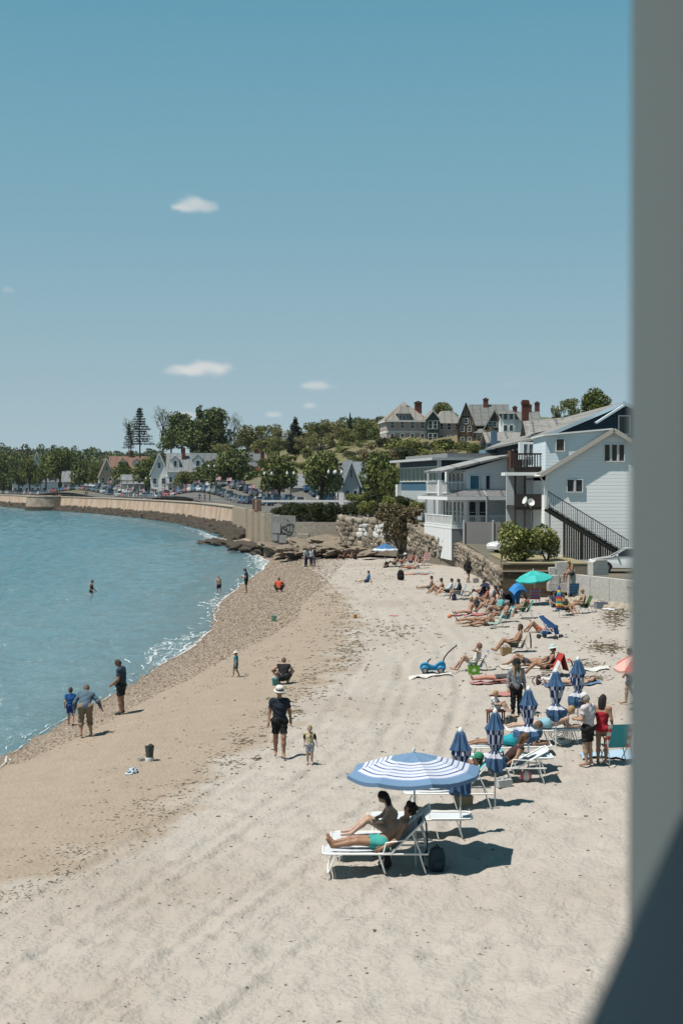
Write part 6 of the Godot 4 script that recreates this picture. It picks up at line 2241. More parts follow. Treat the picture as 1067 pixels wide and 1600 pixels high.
# tapered capsules joined with a smooth minimum, meshed as surface nets: [points, triangles, normals, nearest bone, place along it]
func surface_net(b: Array, cell: float) -> Array:
	var lo := Vector3.ONE * 1e9
	var hi := -lo
	for q in b:
		var r := maxf(q[2], q[3]) + cell * 2.5
		for e in 2:
			var p: Vector3 = q[e]
			lo = lo.min(p - Vector3.ONE * r)
			hi = hi.max(p + Vector3.ONE * r)
	var nx := int((hi.x - lo.x) / cell) + 2
	var ny := int((hi.y - lo.y) / cell) + 2
	var nz := int((hi.z - lo.z) / cell) + 2
	var f := PackedFloat32Array()
	f.resize(nx * ny * nz)
	f.fill(1.0)
	var sx := 1
	var sy := nx
	var sz := nx * ny
	var K := 0.035
	for q in b:
		var a: Vector3 = q[0]
		var ba: Vector3 = q[1] - a
		var inv := 1.0 / maxf(ba.length_squared(), 1e-6)
		var ra: float = q[2]
		var dr: float = q[3] - ra
		var rr := maxf(ra, q[3]) + cell * 2.0 + K
		var p0 := ((a.min(q[1]) - Vector3.ONE * rr - lo) / cell).max(Vector3.ZERO)
		var p1 := (a.max(q[1]) + Vector3.ONE * rr - lo) / cell
		var x0 := int(p0.x)
		var x1 := mini(int(p1.x) + 1, nx)
		for z in range(int(p0.z), mini(int(p1.z) + 1, nz)):
			for y in range(int(p0.y), mini(int(p1.y) + 1, ny)):
				var i := z * sz + y * sy + x0
				var w := lo + Vector3(x0, y, z) * cell - a
				for x in range(x0, x1):
					var t := clampf(w.dot(ba) * inv, 0.0, 1.0)
					var d := (w - ba * t).length() - ra - dr * t
					var old := f[i]
					if d < old + K:
						var h := maxf(K - absf(old - d), 0.0) / K
						f[i] = minf(old, d) - h * h * K * 0.25
					i += 1
					w.x += cell
	var vi := PackedInt32Array()
	vi.resize(nx * ny * nz)
	vi.fill(-1)
	var pts := PackedVector3Array()
	var corner := [0, sx, sy, sx + sy, sz, sx + sz, sy + sz, sx + sy + sz]
	var cv := [Vector3(0, 0, 0), Vector3(1, 0, 0), Vector3(0, 1, 0), Vector3(1, 1, 0), Vector3(0, 0, 1), Vector3(1, 0, 1), Vector3(0, 1, 1), Vector3(1, 1, 1)]
	var edges := [[0, 1], [2, 3], [4, 5], [6, 7], [0, 2], [1, 3], [4, 6], [5, 7], [0, 4], [1, 5], [2, 6], [3, 7]]
	var far := cell * 1.8
	for z in nz - 1:
		for y in ny - 1:
			var row := z * sz + y * sy
			for x in nx - 1:
				var i := row + x
				var f0 := f[i]
				if f0 > far or f0 < -far:
					continue
				var neg := 0
				for k in 8:
					if f[i + corner[k]] < 0.0:
						neg += 1
				if neg == 0 or neg == 8:
					continue
				var sum := Vector3.ZERO
				var n := 0
				for e in edges:
					var da: float = f[i + corner[e[0]]]
					var db: float = f[i + corner[e[1]]]
					if (da < 0.0) != (db < 0.0):
						sum += cv[e[0]].lerp(cv[e[1]], da / (da - db))
						n += 1
				vi[i] = pts.size()
				pts.append(lo + (Vector3(x, y, z) + sum / n) * cell)
	var ix := PackedInt32Array()
	for z in range(1, nz - 1):
		for y in range(1, ny - 1):
			var row := z * sz + y * sy
			for x in range(1, nx - 1):
				var i := row + x
				var d := f[i]
				if d > far or d < -far:
					continue
				var inside := d < 0.0
				for axis in 3:
					var st: int = [sx, sy, sz][axis]
					if (f[i + st] < 0.0) == inside:
						continue
					var u: int = [sy, sz, sx][axis]
					var w: int = [sz, sx, sy][axis]
					var q := [vi[i], vi[i - u], vi[i - u - w], vi[i - w]]
					if q[0] < 0 or q[1] < 0 or q[2] < 0 or q[3] < 0:
						continue
					if inside:
						ix.append_array([q[0], q[2], q[1], q[0], q[3], q[2]])
					else:
						ix.append_array([q[0], q[1], q[2], q[0], q[2], q[3]])
	var nm := PackedVector3Array()
	nm.resize(pts.size())
	for k in range(0, ix.size(), 3):
		var a := pts[ix[k]]
		var w := (pts[ix[k + 2]] - a).cross(pts[ix[k + 1]] - a)
		nm[ix[k]] += w
		nm[ix[k + 1]] += w
		nm[ix[k + 2]] += w
	var bone := PackedInt32Array()
	var along := PackedFloat32Array()
	bone.resize(pts.size())
	along.resize(pts.size())
	for k in pts.size():
		nm[k] = nm[k].normalized()
		var best := 1e9
		for q in b.size():
			var c: Array = b[q]
			var ba: Vector3 = c[1] - c[0]
			var w: Vector3 = pts[k] - c[0]
			var t := clampf(w.dot(ba) / maxf(ba.length_squared(), 1e-6), 0.0, 1.0)
			var d := (w - ba * t).length() - lerpf(c[2], c[3], t)
			if d < best:
				best = d
				bone[k] = q
				along[k] = t
	return [pts, ix, nm, bone, along]

# ---------------------------------------------------------------- beach things (all face +z, feet end first)
func frame_mat() -> Material:
	return plain(0.66, 0.65, 0.62, 0.45)

func lounger(label: String, where: Vector3, turn: float, back: float, sling := Color(0.50, 0.53, 0.55), wheels := false) -> Node3D:
	var o := thing("beach_lounger", label, "lounger", where, turn, "white tube-framed loungers on the sand")
	var w := 0.31
	var hb := 0.35
	var hinge := Vector3(0, hb, -0.12)
	var bd := Vector3(0, sin(back), -cos(back))
	var tip := hinge + bd * 0.78
	var m := frame_mat()
	var fr := MB.new()
	fr.tube([Vector3(w, hb, -0.75), Vector3(w, hb, 0.95), Vector3(w * 0.8, hb, 1.06), Vector3(-w * 0.8, hb, 1.06), Vector3(-w, hb, 0.95), Vector3(-w, hb, -0.75)], 0.017, 8)
	part(fr, "bed_frame", m, o)
	var bf := MB.new()
	bf.tube([hinge + Vector3(w, 0.02, 0), hinge + Vector3(w, 0.02, 0) + bd * 0.7, tip + Vector3(w * 0.8, 0.02, 0), tip + Vector3(-w * 0.8, 0.02, 0), hinge + Vector3(-w, 0.02, 0) + bd * 0.7, hinge + Vector3(-w, 0.02, 0)], 0.017, 8)
	if back > 0.2:
		for s in [-1, 1]:
			bf.tube([hinge + bd * 0.5 + Vector3(w * s, 0, 0), Vector3(w * s, hb, -0.62)], 0.012, 6)
			bf.tube([Vector3(w * s * 0.98, hb + 0.02, 0.02), Vector3(w * s * 1.1, hb + 0.2, -0.02), hinge + bd * 0.36 + Vector3(w * s * 1.08, 0, 0)], 0.014, 6)
	var bfp := part(bf, "back_frame", m, o)
	var st := cloth(sling.r, sling.g, sling.b)
	for k in 2:
		var sl := MB.new()
		var n := 8
		var a: Vector3 = hinge if k == 0 else hinge + Vector3(0, 0, 0.02)
		var e: Vector3 = tip if k == 0 else Vector3(0, hb, 1.04)
		for i in n:
			var p := a.lerp(e, float(i) / n)
			var q := a.lerp(e, float(i + 1) / n)
			var d0 := Vector3(0, -0.025 * sin(PI * i / n), 0)
			var d1 := Vector3(0, -0.025 * sin(PI * (i + 1) / n), 0)
			sl.quad(p + Vector3(-w, 0, 0), q + Vector3(-w, 0, 0), q + d1, p + d0)
			sl.quad(p + d0, q + d1, q + Vector3(w, 0, 0), p + Vector3(w, 0, 0))
		part(sl, "back_sling" if k == 0 else "seat_sling", st, o)
	for z in [0.82, 0.1, -0.6]:
		var lg := MB.new()
		var dz := 0.14 if z > 0.5 else -0.1
		lg.tube([Vector3(w, hb, z), Vector3(w * 1.03, 0.04, z + dz), Vector3(w * 0.9, 0.012, z + dz * 1.1), Vector3(-w * 0.9, 0.012, z + dz * 1.1), Vector3(-w * 1.03, 0.04, z + dz), Vector3(-w, hb, z)], 0.015, 7)
		part(lg, "leg", m, o)
	if wheels:
		for s in [-1, 1]:
			var wl := MB.new()
			for k in 3:
				var rr := 0.14 + 0.05 * k
				var pts := []
				for i in 15:
					var a := TAU * i / 14
					pts.append(Vector3(w * s * (1.05 + 0.02 * k), 0.2 + sin(a) * rr * 0.8, -0.3 + cos(a) * rr))
				wl.tube(pts, 0.014, 6, false)
			part(wl, "curved_support", m, o)
	return o

func low_chair(label: String, where: Vector3, turn: float, col: Color, col2: Color, high := 0.0, called := "beach_chair") -> Node3D:
	var o := thing(called, label, "chair", where, turn)
	var w := 0.27
	var ys := 0.2 + high
	var hinge := Vector3(0, ys - 0.03, -0.14)
	var tip := Vector3(0, ys + 0.55, -0.42)
	var m := plain(0.45, 0.45, 0.44, 0.4)
	for s in [-1, 1]:
		var lg := MB.new()
		lg.tube([tip + Vector3(w * s, 0, 0), hinge + Vector3(w * s, 0, 0), Vector3(w * s, ys, 0.3)], 0.012, 6)
		part(lg, "side_frame", m, o)
		var l2 := MB.new()
		l2.tube([Vector3(w * s, ys, 0.28), Vector3(w * s, 0.012, 0.1 - high * 0.4), Vector3(w * s, 0.012, -0.42), hinge.lerp(tip, 0.4) + Vector3(w * s, 0, 0)], 0.012, 6)
		l2.tube([Vector3(w * s, 0.012, 0.25 + high * 0.2), Vector3(w * s, ys, -0.1)], 0.012, 6)
		part(l2, "leg", m, o)
		var ar := MB.new()
		ar.box(Vector3(w * s * 1.08, ys + 0.22, 0.0), Vector3(0.05, 0.025, 0.42))
		part(ar, "armrest", plain(0.3, 0.22, 0.14), o)
	for k in 2:
		var sl := MB.new()
		var n := 7
		var a: Vector3 = hinge + Vector3(0, 0, 0.01) if k == 0 else hinge
		var e: Vector3 = tip if k == 0 else Vector3(0, ys, 0.3)
		for i in n:
			sl.col = col if i % 2 == 0 or col2 == col else col2
			var p := a.lerp(e, float(i) / n)
			var q := a.lerp(e, float(i + 1) / n)
			sl.quad(p + Vector3(-w, 0, 0), q + Vector3(-w, 0, 0), q + Vector3(w, 0, 0), p + Vector3(w, 0, 0))
		part(sl, "backrest" if k == 0 else "seat", tinted(0.9, "grain", 3.0), o)
	return o

func open_umbrella(called: String, label: String, where: Vector3, h: float, rad: float, drop: float, panels: int, bands: Array, lean := Vector3.ZERO, turn := 0.0) -> Node3D:
	# bands: [share of the radius where it ends, colour], from the middle outwards
	var o := thing(called, label, "umbrella", where, turn)
	var ax := (Vector3.UP + lean).normalized()
	var pole := MB.new()
	pole.tube([Vector3(0, -0.25, 0), ax * (h + 0.06)], 0.018, 8)
	pole.lathe([Vector2(0.02, 0), Vector2(0.03, 0.05), Vector2(0.0, 0.1)], 8, ax * h)
	part(pole, "pole", plain(0.62, 0.62, 0.60, 0.4), o)
	var x := ax.cross(Vector3.BACK).normalized()
	var basis := Basis(x, ax, x.cross(ax))
	var can := MB.new()
	var sub := 5
	var prev := 0.0
	var surf := func(t: float, a: float) -> Vector3:
		# flat panels between ribs, rim dipping a little between them
		var seg := TAU / panels
		var k := floorf(a / seg)
		var u := a / seg - k
		var p0 := Vector3(cos(k * seg), 0, sin(k * seg))
		var p1 := Vector3(cos((k + 1) * seg), 0, sin((k + 1) * seg))
		var p := p0.lerp(p1, u) * rad * t
		p.y = h - drop * (t * 0.72 + t * t * 0.28) - 0.05 * sin(u * PI) * t
		return basis * (p - Vector3(0, h, 0)) + ax * h
	for b in bands:
		var rings := maxi(1, int((b[0] - prev) * 10))
		for i in rings:
			var t0 := lerpf(prev, b[0], float(i) / rings)
			var t1 := lerpf(prev, b[0], float(i + 1) / rings)
			for k in panels * sub:
				var a0 := TAU * k / (panels * sub) + 1e-4
				var a1 := TAU * (k + 1) / (panels * sub) - 1e-4
				can.col = b[1][(k / sub) % b[1].size()] if b[1] is Array else b[1]
				can.quad(surf.call(t0, a0), surf.call(t1, a0), surf.call(t1, a1), surf.call(t0, a1))
		prev = b[0]
	# a hanging hem
	for k in panels * sub:
		var a0 := TAU * k / (panels * sub) + 1e-4
		var a1 := TAU * (k + 1) / (panels * sub) - 1e-4
		var p: Vector3 = surf.call(1.0, a0)
		var q: Vector3 = surf.call(1.0, a1)
		can.quad(p, p - ax * 0.07, q - ax * 0.07, q)
	part(can, "canopy", tinted(0.85, "", 1.0, {"backlight_enabled": true, "backlight": Color(0.25, 0.25, 0.25)}), o)
	for k in panels:
		var rb := MB.new()
		var a := TAU * k / panels + 1e-3
		rb.tube([surf.call(0.02, a) - ax * 0.02, surf.call(0.5, a) - ax * 0.015, surf.call(1.0, a) - ax * 0.012], 0.006, 5, false)
		rb.tube([surf.call(0.5, a) - ax * 0.015, ax * (h - drop - 0.12)], 0.005, 5, false)
		part(rb, "rib", plain(0.4, 0.4, 0.4, 0.4), o)
	return o

func closed_umbrella(label: String, where: Vector3, h: float, turn: float, open_more := 0.0) -> Node3D:
	var o := thing("closed_beach_umbrella", label, "umbrella", where, turn, "closed blue umbrellas beside the loungers")
	var pole := MB.new()
	pole.tube([Vector3(0, -0.25, 0), Vector3(0, h + 0.03, 0)], 0.018, 8)
	part(pole, "pole", plain(0.60, 0.60, 0.58, 0.4), o)
	var tip := MB.new()
	tip.lathe([Vector2(0.045, h - 0.03), Vector2(0.05, h + 0.02), Vector2(0.02, h + 0.06), Vector2(0, h + 0.07)], 10)
	part(tip, "finial", plain(0.62, 0.62, 0.62), o)
	# folded cloth: eight pleats; plain cap, checked middle drawn in by the tie, flared plain hem
	var prof := [[0.0, 0.03], [0.06, 0.08], [0.22, 0.125], [0.36, 0.19], [0.365, 0.17], [0.46, 0.155], [0.56, 0.135], [0.66, 0.12], [0.76, 0.09], [0.80, 0.07], [0.86, 0.11], [0.94, 0.165 + open_more], [1.04, 0.18 + open_more], [1.16, 0.185 + open_more * 0.8], [1.20, 0.14], [1.21, 0.03]]
	var seg := 32
	var mb := MB.new()
	var blue := Color(0.052, 0.112, 0.21)
	var navy := Color(0.022, 0.045, 0.14)
	var white := Color(0.46, 0.48, 0.54)
	for k in prof.size() - 1:
		for s in seg:
			var pt := func(i: int, q: int) -> Vector3:
				var a := TAU * q / seg
				var rr: float = prof[i][1] * (1.0 + 0.22 * cos(a * 8.0 + prof[i][0] * (2.0 + turn)) + 0.12 * cos(a * 3.0 + i + turn * 2.0) + 0.16 * noise.get_noise_2d(i * 1.7 + turn * 30.0, turn * 11.0))
				return Vector3(cos(a) * rr, h - prof[i][0] + (0.05 * cos(a * 2.0 + turn * 5.0) if prof[i][0] > 1.0 else 0.0), sin(a) * rr)
			var mid: float = (prof[k][0] + prof[k + 1][0]) / 2
			mb.col = blue
			if mid > 0.37 and mid < 0.9:
				mb.col = white if (k * 3 + s / 2 * 2) % 4 < 2 else navy
				if mid > 0.84:
					mb.col = white
			mb.quad(pt.call(k, s), pt.call(k + 1, s), pt.call(k + 1, s + 1), pt.call(k, s + 1))
	part(mb, "folded_canopy", tinted(0.9, "grain", 3.0), o)
	return o

func towel(label: String, where: Vector3, turn: float, w: float, l: float, col: Color, seedv := 0) -> void:
	var mb := MB.new()
	var nx := 8
	var nz := 10
	for i in nx + 1:
		for k in nz + 1:
			var x := (float(i) / nx - 0.5) * w
			var z := (float(k) / nz - 0.5) * l
			var y := 0.02 + 0.014 * noise.get_noise_2d(x * 6 + seedv * 13, z * 6) + 0.012 * noise2.get_noise_2d(x * 3, z * 3 + seedv)
			var wp := where + Basis(Vector3.UP, turn) * Vector3(x, 0, z)
			mb.v.append(Vector3(x + 0.03 * noise.get_noise_2d(z * 5, seedv), y + beach_h(wp.x, wp.z) - where.y + 0.03, z))
			mb.c.append(Color.WHITE)
	for i in nx:
		for k in nz:
			var a := i * (nz + 1) + k
			mb.ix.append_array([a, a + nz + 1, a + nz + 2, a, a + nz + 2, a + 1])
	var o := part(mb, "towel", cloth(col.r, col.g, col.b))
	o.position = where
	o.rotation.y = turn
	tag(o, label, "towel")

func draped(label: String, pts: Array, w: float, along: Vector3, col: Color, col2: Color, called := "hanging_towel") -> void:
	# cloth hung over a bar: a strip through pts, w wide along a direction
	var o := MB.new()
	for k in pts.size() - 1:
		for i in 6:
			o.col = col if (i % 2 == 0) else col2
			var f := func(q: int, u: float) -> Vector3: return pts[q] + along * (u - 0.5) * w + Vector3(0.012 * sin(u * 14.0 + q), 0, 0.015 * sin(u * 11.0 + q * 2.0))
			o.quad(f.call(k, i / 6.0), f.call(k + 1, i / 6.0), f.call(k + 1, (i + 1) / 6.0), f.call(k, (i + 1) / 6.0))
	var base: Vector3 = pts[0]
	for k in o.v.size():
		o.v[k] -= base
	var n := part(o, called, tinted(0.95, "grain", 3.0))
	n.position = base
	tag(n, label, "towel")

func backpack(label: String, where: Vector3, turn: float, col: Color, h := 0.45) -> void:
	var o := thing("backpack", label, "bag", where, turn)
	var m := cloth(col.r, col.g, col.b)
	var b := MB.new()
	b.ell(Vector3.ZERO, Vector3.ONE, Basis.IDENTITY, 16)
	for k in b.v.size():
		# a slumped box rather than an egg
		var q := b.v[k]
		q = Vector3(signf(q.x) * pow(absf(q.x), 0.55), signf(q.y) * pow(absf(q.y), 0.6), signf(q.z) * pow(absf(q.z), 0.6))
		q += Vector3(1, 0.4, 1) * 0.10 * noise.get_noise_3d(q.x * 1.6 + h * 9, q.y * 1.6, q.z * 1.6)
		b.v[k] = Vector3(q.x * h * (0.33 - 0.05 * q.y), maxf(0.0, h * 0.48 + q.y * h * 0.5), q.z * h * 0.2)
	part(b, "body", m, o)
	var p := MB.new()
	p.ell(Vector3(0, h * 0.3, h * 0.22), Vector3(h * 0.27, h * 0.2, h * 0.1), Basis.IDENTITY, 10)
	part(p, "pocket", m, o)
	var s := MB.new()
	for x in [-0.14, 0.14]:
		s.tube([Vector3(x, h * 0.85, -h * 0.15), Vector3(x * 1.4, h * 0.6, -h * 0.34), Vector3(x * 1.4, h * 0.25, -h * 0.3), Vector3(x, h * 0.1, -h * 0.16)], 0.018, 6)
	s.tube([Vector3(-0.04, h * 0.98, 0), Vector3(0, h * 1.08, 0), Vector3(0.04, h * 0.98, 0)], 0.012, 6)
	part(s, "strap", plain(0.03, 0.03, 0.035), o)

func tote(called: String, label: String, where: Vector3, turn: float, w: float, h: float, dz: float, col: Color, handle: Color) -> Node3D:
	var o := thing(called, label, "bag", where, turn)
	var b := MB.new()
	var top := 1.12
	var q := [Vector3(-w / 2, 0, dz / 2), Vector3(w / 2, 0, dz / 2), Vector3(w / 2, 0, -dz / 2), Vector3(-w / 2, 0, -dz / 2)]
	for k in 4:
		var a: Vector3 = q[k]
		var c: Vector3 = q[(k + 1) % 4]
		var a1 := Vector3(a.x * top, h, a.z)
		var c1 := Vector3(c.x * top, h, c.z)
		b.quad(a, a1, c1, c)
	b.quad(q[0], q[1], q[2], q[3])
	b.quad(q[0] * Vector3(top, 1, 1) + Vector3(0, h * 0.85, 0), q[3] * Vector3(top, 1, 1) + Vector3(0, h * 0.85, 0), q[2] * Vector3(top, 1, 1) + Vector3(0, h * 0.85, 0), q[1] * Vector3(top, 1, 1) + Vector3(0, h * 0.85, 0))
	part(b, "body", cloth(col.r, col.g, col.b), o)
	for s in [-1, 1]:
		var hd := MB.new()
		hd.tube([Vector3(-w * 0.25, h * 0.95, dz / 2 * s), Vector3(-w * 0.18, h * 1.25, dz * 0.3 * s), Vector3(w * 0.18, h * 1.25, dz * 0.3 * s), Vector3(w * 0.25, h * 0.95, dz / 2 * s)], 0.014, 6)
		part(hd, "handle", cloth(handle.r, handle.g, handle.b), o)
	return o

func bucket(label: String, where: Vector3, col: Color, r := 0.11) -> void:
	var o := thing("bucket", label, "bucket", where, rng.randf() * 3)
	var b := MB.new()
	b.lathe([Vector2(0.001, 0.01), Vector2(r * 0.75, 0.0), Vector2(r, r * 1.9), Vector2(r * 1.08, r * 1.9), Vector2(r * 1.08, r * 2.0), Vector2(r * 0.93, r * 2.0), Vector2(r * 0.7, 0.03), Vector2(0.001, 0.03)], 16)
	part(b, "pail", plain(col.r, col.g, col.b, 0.5), o)
	var h := MB.new()
	var pts := []
	for k in 9:
		var a := PI * k / 8
		pts.append(Vector3(cos(a) * r, r * 1.9 + sin(a) * r * 0.9, r * 0.2))
	h.tube(pts, 0.007, 5)
	part(h, "handle", plain(0.6, 0.6, 0.6), o)

func stroller(label: String, where: Vector3, turn: float, col: Color, frame: Color, hood: bool) -> void:
	var o := thing("stroller", label, "stroller", where, turn)
	var fm := plain(frame.r, frame.g, frame.b, 0.4)
	var c := cloth(col.r, col.g, col.b)
	var fr := MB.new()
	for s in [-1, 1]:
		fr.tube([Vector3(0.24 * s, 1.02, -0.55), Vector3(0.24 * s, 0.95, -0.45), Vector3(0.22 * s, 0.12, 0.42)], 0.014, 6)
		fr.tube([Vector3(0.23 * s, 0.62, 0.0), Vector3(0.24 * s, 0.12, -0.38)], 0.014, 6)
		fr.tube([Vector3(0.23 * s, 0.36, -0.22), Vector3(0.23 * s, 0.34, 0.22)], 0.01, 6)
	fr.tube([Vector3(-0.24, 1.02, -0.55), Vector3(0.24, 1.02, -0.55)], 0.018, 6)
	fr.tube([Vector3(-0.24, 0.2, -0.32), Vector3(0.24, 0.2, -0.32)], 0.01, 6)
	part(fr, "frame", fm, o)
	var st := MB.new()
	st.quad(Vector3(-0.2, 0.95, -0.4), Vector3(0.2, 0.95, -0.4), Vector3(0.2, 0.45, -0.05), Vector3(-0.2, 0.45, -0.05))
	st.quad(Vector3(-0.2, 0.45, -0.05), Vector3(0.2, 0.45, -0.05), Vector3(0.2, 0.5, 0.28), Vector3(-0.2, 0.5, 0.28))
	st.quad(Vector3(-0.2, 0.5, 0.28), Vector3(0.2, 0.5, 0.28), Vector3(0.18, 0.2, 0.36), Vector3(-0.18, 0.2, 0.36))
	for s in [-1, 1]:
		st.quad(Vector3(0.2 * s, 0.9, -0.38), Vector3(0.2 * s, 0.45, -0.05), Vector3(0.2 * s, 0.5, 0.26), Vector3(0.2 * s, 0.62, 0.1))
	part(st, "seat", c, o)
	var bk := MB.new()
	bk.box(Vector3(0, 0.27, -0.15), Vector3(0.36, 0.16, 0.36))
	part(bk, "basket", c, o)
	if hood:
		var hd := MB.new()
		for k in 7:
			for i in 8:
				var f := func(q: int, e: int) -> Vector3:
					var a := lerpf(-0.5, 1.5, q / 7.0)
					var b := lerpf(-1.0, 1.0, e / 8.0)
					return Vector3(b * 0.23, 0.86 + cos(a - 0.2) * 0.26 * sqrt(maxf(0.05, 1.0 - b * b * 0.75)), -0.2 + sin(a - 0.2) * 0.36)
				hd.quad(f.call(k, i), f.call(k + 1, i), f.call(k + 1, i + 1), f.call(k, i + 1))
		part(hd, "hood", c, o)
	for s in [-1, 1]:
		for z in [0.42, -0.38]:
			for e in [-0.035, 0.035]:
				var w := MB.new()
				w.lathe([Vector2(0.03, -0.014), Vector2(0.085, -0.016), Vector2(0.1, 0), Vector2(0.085, 0.016), Vector2(0.03, 0.014), Vector2(0.0, 0.014)], 14, Vector3(0.23 * s + e, 0.1, z), Basis(Vector3.BACK, PI / 2))
				part(w, "wheel", plain(0.03, 0.03, 0.032), o)

func toy_car(where: Vector3, turn: float) -> void:
	# ride-on push car, nose towards +z
	var o := thing("ride_on_car", "bright blue plastic ride-on push car with long black handle", "toy car", where, turn)
	var blue := plain(0.022, 0.22, 0.42, 0.35)
	var b := MB.new()
	b.t = Transform3D(Basis(Vector3.UP, -PI / 2), Vector3.ZERO)
	var prof := PackedVector2Array()
	for q in [[0.44, 0.12], [0.46, 0.24], [0.40, 0.34], [0.28, 0.38], [0.18, 0.36], [0.12, 0.31], [0.02, 0.27], [-0.08, 0.28], [-0.14, 0.34], [-0.24, 0.41], [-0.38, 0.43], [-0.45, 0.34], [-0.46, 0.18], [-0.42, 0.12]]:
		prof.append(Vector2(q[0], q[1]))
	b.prism(prof, -0.19, 0.19)
	for k in b.v.size():
		var p := b.v[k]
		p.x *= 1.0 - 0.45 * pow(absf(p.z) / 0.46, 5.0) - 0.5 * maxf(0.0, p.y - 0.3)
		b.v[k] = p
	part(b, "body", blue, o)
	for z in [0.28, -0.28]:
		for s in [-1, 1]:
			var fe := MB.new()
			fe.ell(Vector3(0.15 * s, 0.17, z), Vector3(0.055, 0.125, 0.145), Basis.IDENTITY, 12)
			part(fe, "fender", blue, o)
			var w := MB.new()
			w.lathe([Vector2(0.02, -0.04), Vector2(0.1, -0.045), Vector2(0.115, 0), Vector2(0.1, 0.045), Vector2(0.02, 0.04)], 18, Vector3(0.18 * s, 0.115, z), Basis(Vector3.BACK, PI / 2))
			var ty := part(w, "wheel", plain(0.03, 0.03, 0.03), o)
			var hub := MB.new()
			for k in 5:
				var a := TAU * k / 5
				hub.ell(Vector3(0.228 * s, 0.115 + sin(a) * 0.05, z + cos(a) * 0.05), Vector3(0.01, 0.02, 0.02), Basis.IDENTITY, 6)
			hub.ell(Vector3(0.226 * s, 0.115, z), Vector3(0.012, 0.025, 0.025), Basis.IDENTITY, 6)
			part(hub, "hub", plain(0.5, 0.5, 0.52, 0.3), ty)
	var sw := MB.new()
	sw.tube([Vector3(0, 0.36, 0.2), Vector3(0, 0.46, 0.14)], 0.02, 6)
	var ring := []
	for k in 11:
		var a := TAU * k / 10
		ring.append(Vector3(cos(a) * 0.09, 0.47 + sin(a) * 0.05, 0.13 - sin(a) * 0.06))
	sw.tube(ring, 0.016, 6, false)
	part(sw, "steering_wheel", plain(0.02, 0.02, 0.02), o)
	var hd := MB.new()
	hd.tube([Vector3(0, 0.40, -0.36), Vector3(0, 0.55, -0.40), Vector3(0, 0.72, -0.52), Vector3(0, 0.90, -0.72), Vector3(0, 0.98, -0.83)], 0.024, 8)
	hd.tube([Vector3(-0.12, 0.98, -0.83), Vector3(0, 0.99, -0.84), Vector3(0.12, 0.98, -0.83)], 0.022, 8)
	part(hd, "push_handle", plain(0.02, 0.018, 0.018, 0.4), o)

func porch() -> void:
	# the porch the picture is taken from: only a post and the rail come into view
	var o := thing("porch", "shaded grey-white porch post, roof and deck of the viewing terrace", "porch", Vector3(0, 5.9, 1.0))
	var paint := mat(Color(0.90, 0.785, 0.695), 0.6, "grain", 4.0)
	var pm := MB.new()
	var x0 := X(983, 1.84)
	pm.box(Vector3(x0 + 0.08, 7.6, -1.69), Vector3(0.16, 3.4, 0.30))
	wpart(pm, "post", paint, o)
	var rf := MB.new()
	rf.box(Vector3(0.2, 9.4, 1.3), Vector3(8.0, 0.2, 6.4))
	wpart(rf, "roof", mat(Color(0.66, 0.65, 0.62), 0.8), o)
	var dk := MB.new()
	dk.box(Vector3(0.2, 5.84, 1.3), Vector3(8.0, 0.12, 6.2))
	wpart(dk, "deck", mat(Color(0.42, 0.38, 0.33), 0.9), o)
	var wl := MB.new()
	wl.box(Vector3(0.2, 7.6, 4.4), Vector3(8.0, 3.6, 0.2))
	wpart(wl, "house_wall", mat(Color(0.62, 0.60, 0.57), 0.9), o)
	var r := thing("porch_handrail", "dark slate porch handrail with solid side next to the grey post", "handrail", Vector3(0.25, 5.9, -1.2))
	var a := at(912, 1600, 0.926)
	var b := at(1056, 1290, 1.467)
	var dirv := (b - a).normalized()
	var side := dirv.cross(Vector3.UP).normalized()
	var m := mat(Color(0.27, 0.285, 0.32), 0.5, "grain", 4.0)
	var hr := MB.new()
	var s := a - dirv * 0.55
	var e := a + dirv * ((-1.52 - a.z) / dirv.z)
	hr.bar(s + side * 0.07 + Vector3(0, -0.02, 0), e + side * 0.07 + Vector3(0, -0.02, 0), 0.14, 0.04)
	wpart(hr, "cap", m, r)
	var pl := MB.new()
	pl.bar(s + side * 0.09 + Vector3(0, -0.65, 0), e + side * 0.09 + Vector3(0, -0.65, 0), 0.05, 1.21)
	wpart(pl, "side_panel", m, r)

# ---------------------------------------------------------------- who and what is on the sand
const PALE := Color(0.46, 0.31, 0.235)
const FAIR := Color(0.40, 0.25, 0.175)
const TAN := Color(0.30, 0.17, 0.11)
const DEEP := Color(0.17, 0.09, 0.06)
const BROWN := Color(0.045, 0.026, 0.016)
const BLACK := Color(0.012, 0.010, 0.010)
const BLOND := Color(0.30, 0.20, 0.10)
const GREY := Color(0.22, 0.21, 0.20)
const LEFT := -PI / 2
const AWAY := PI

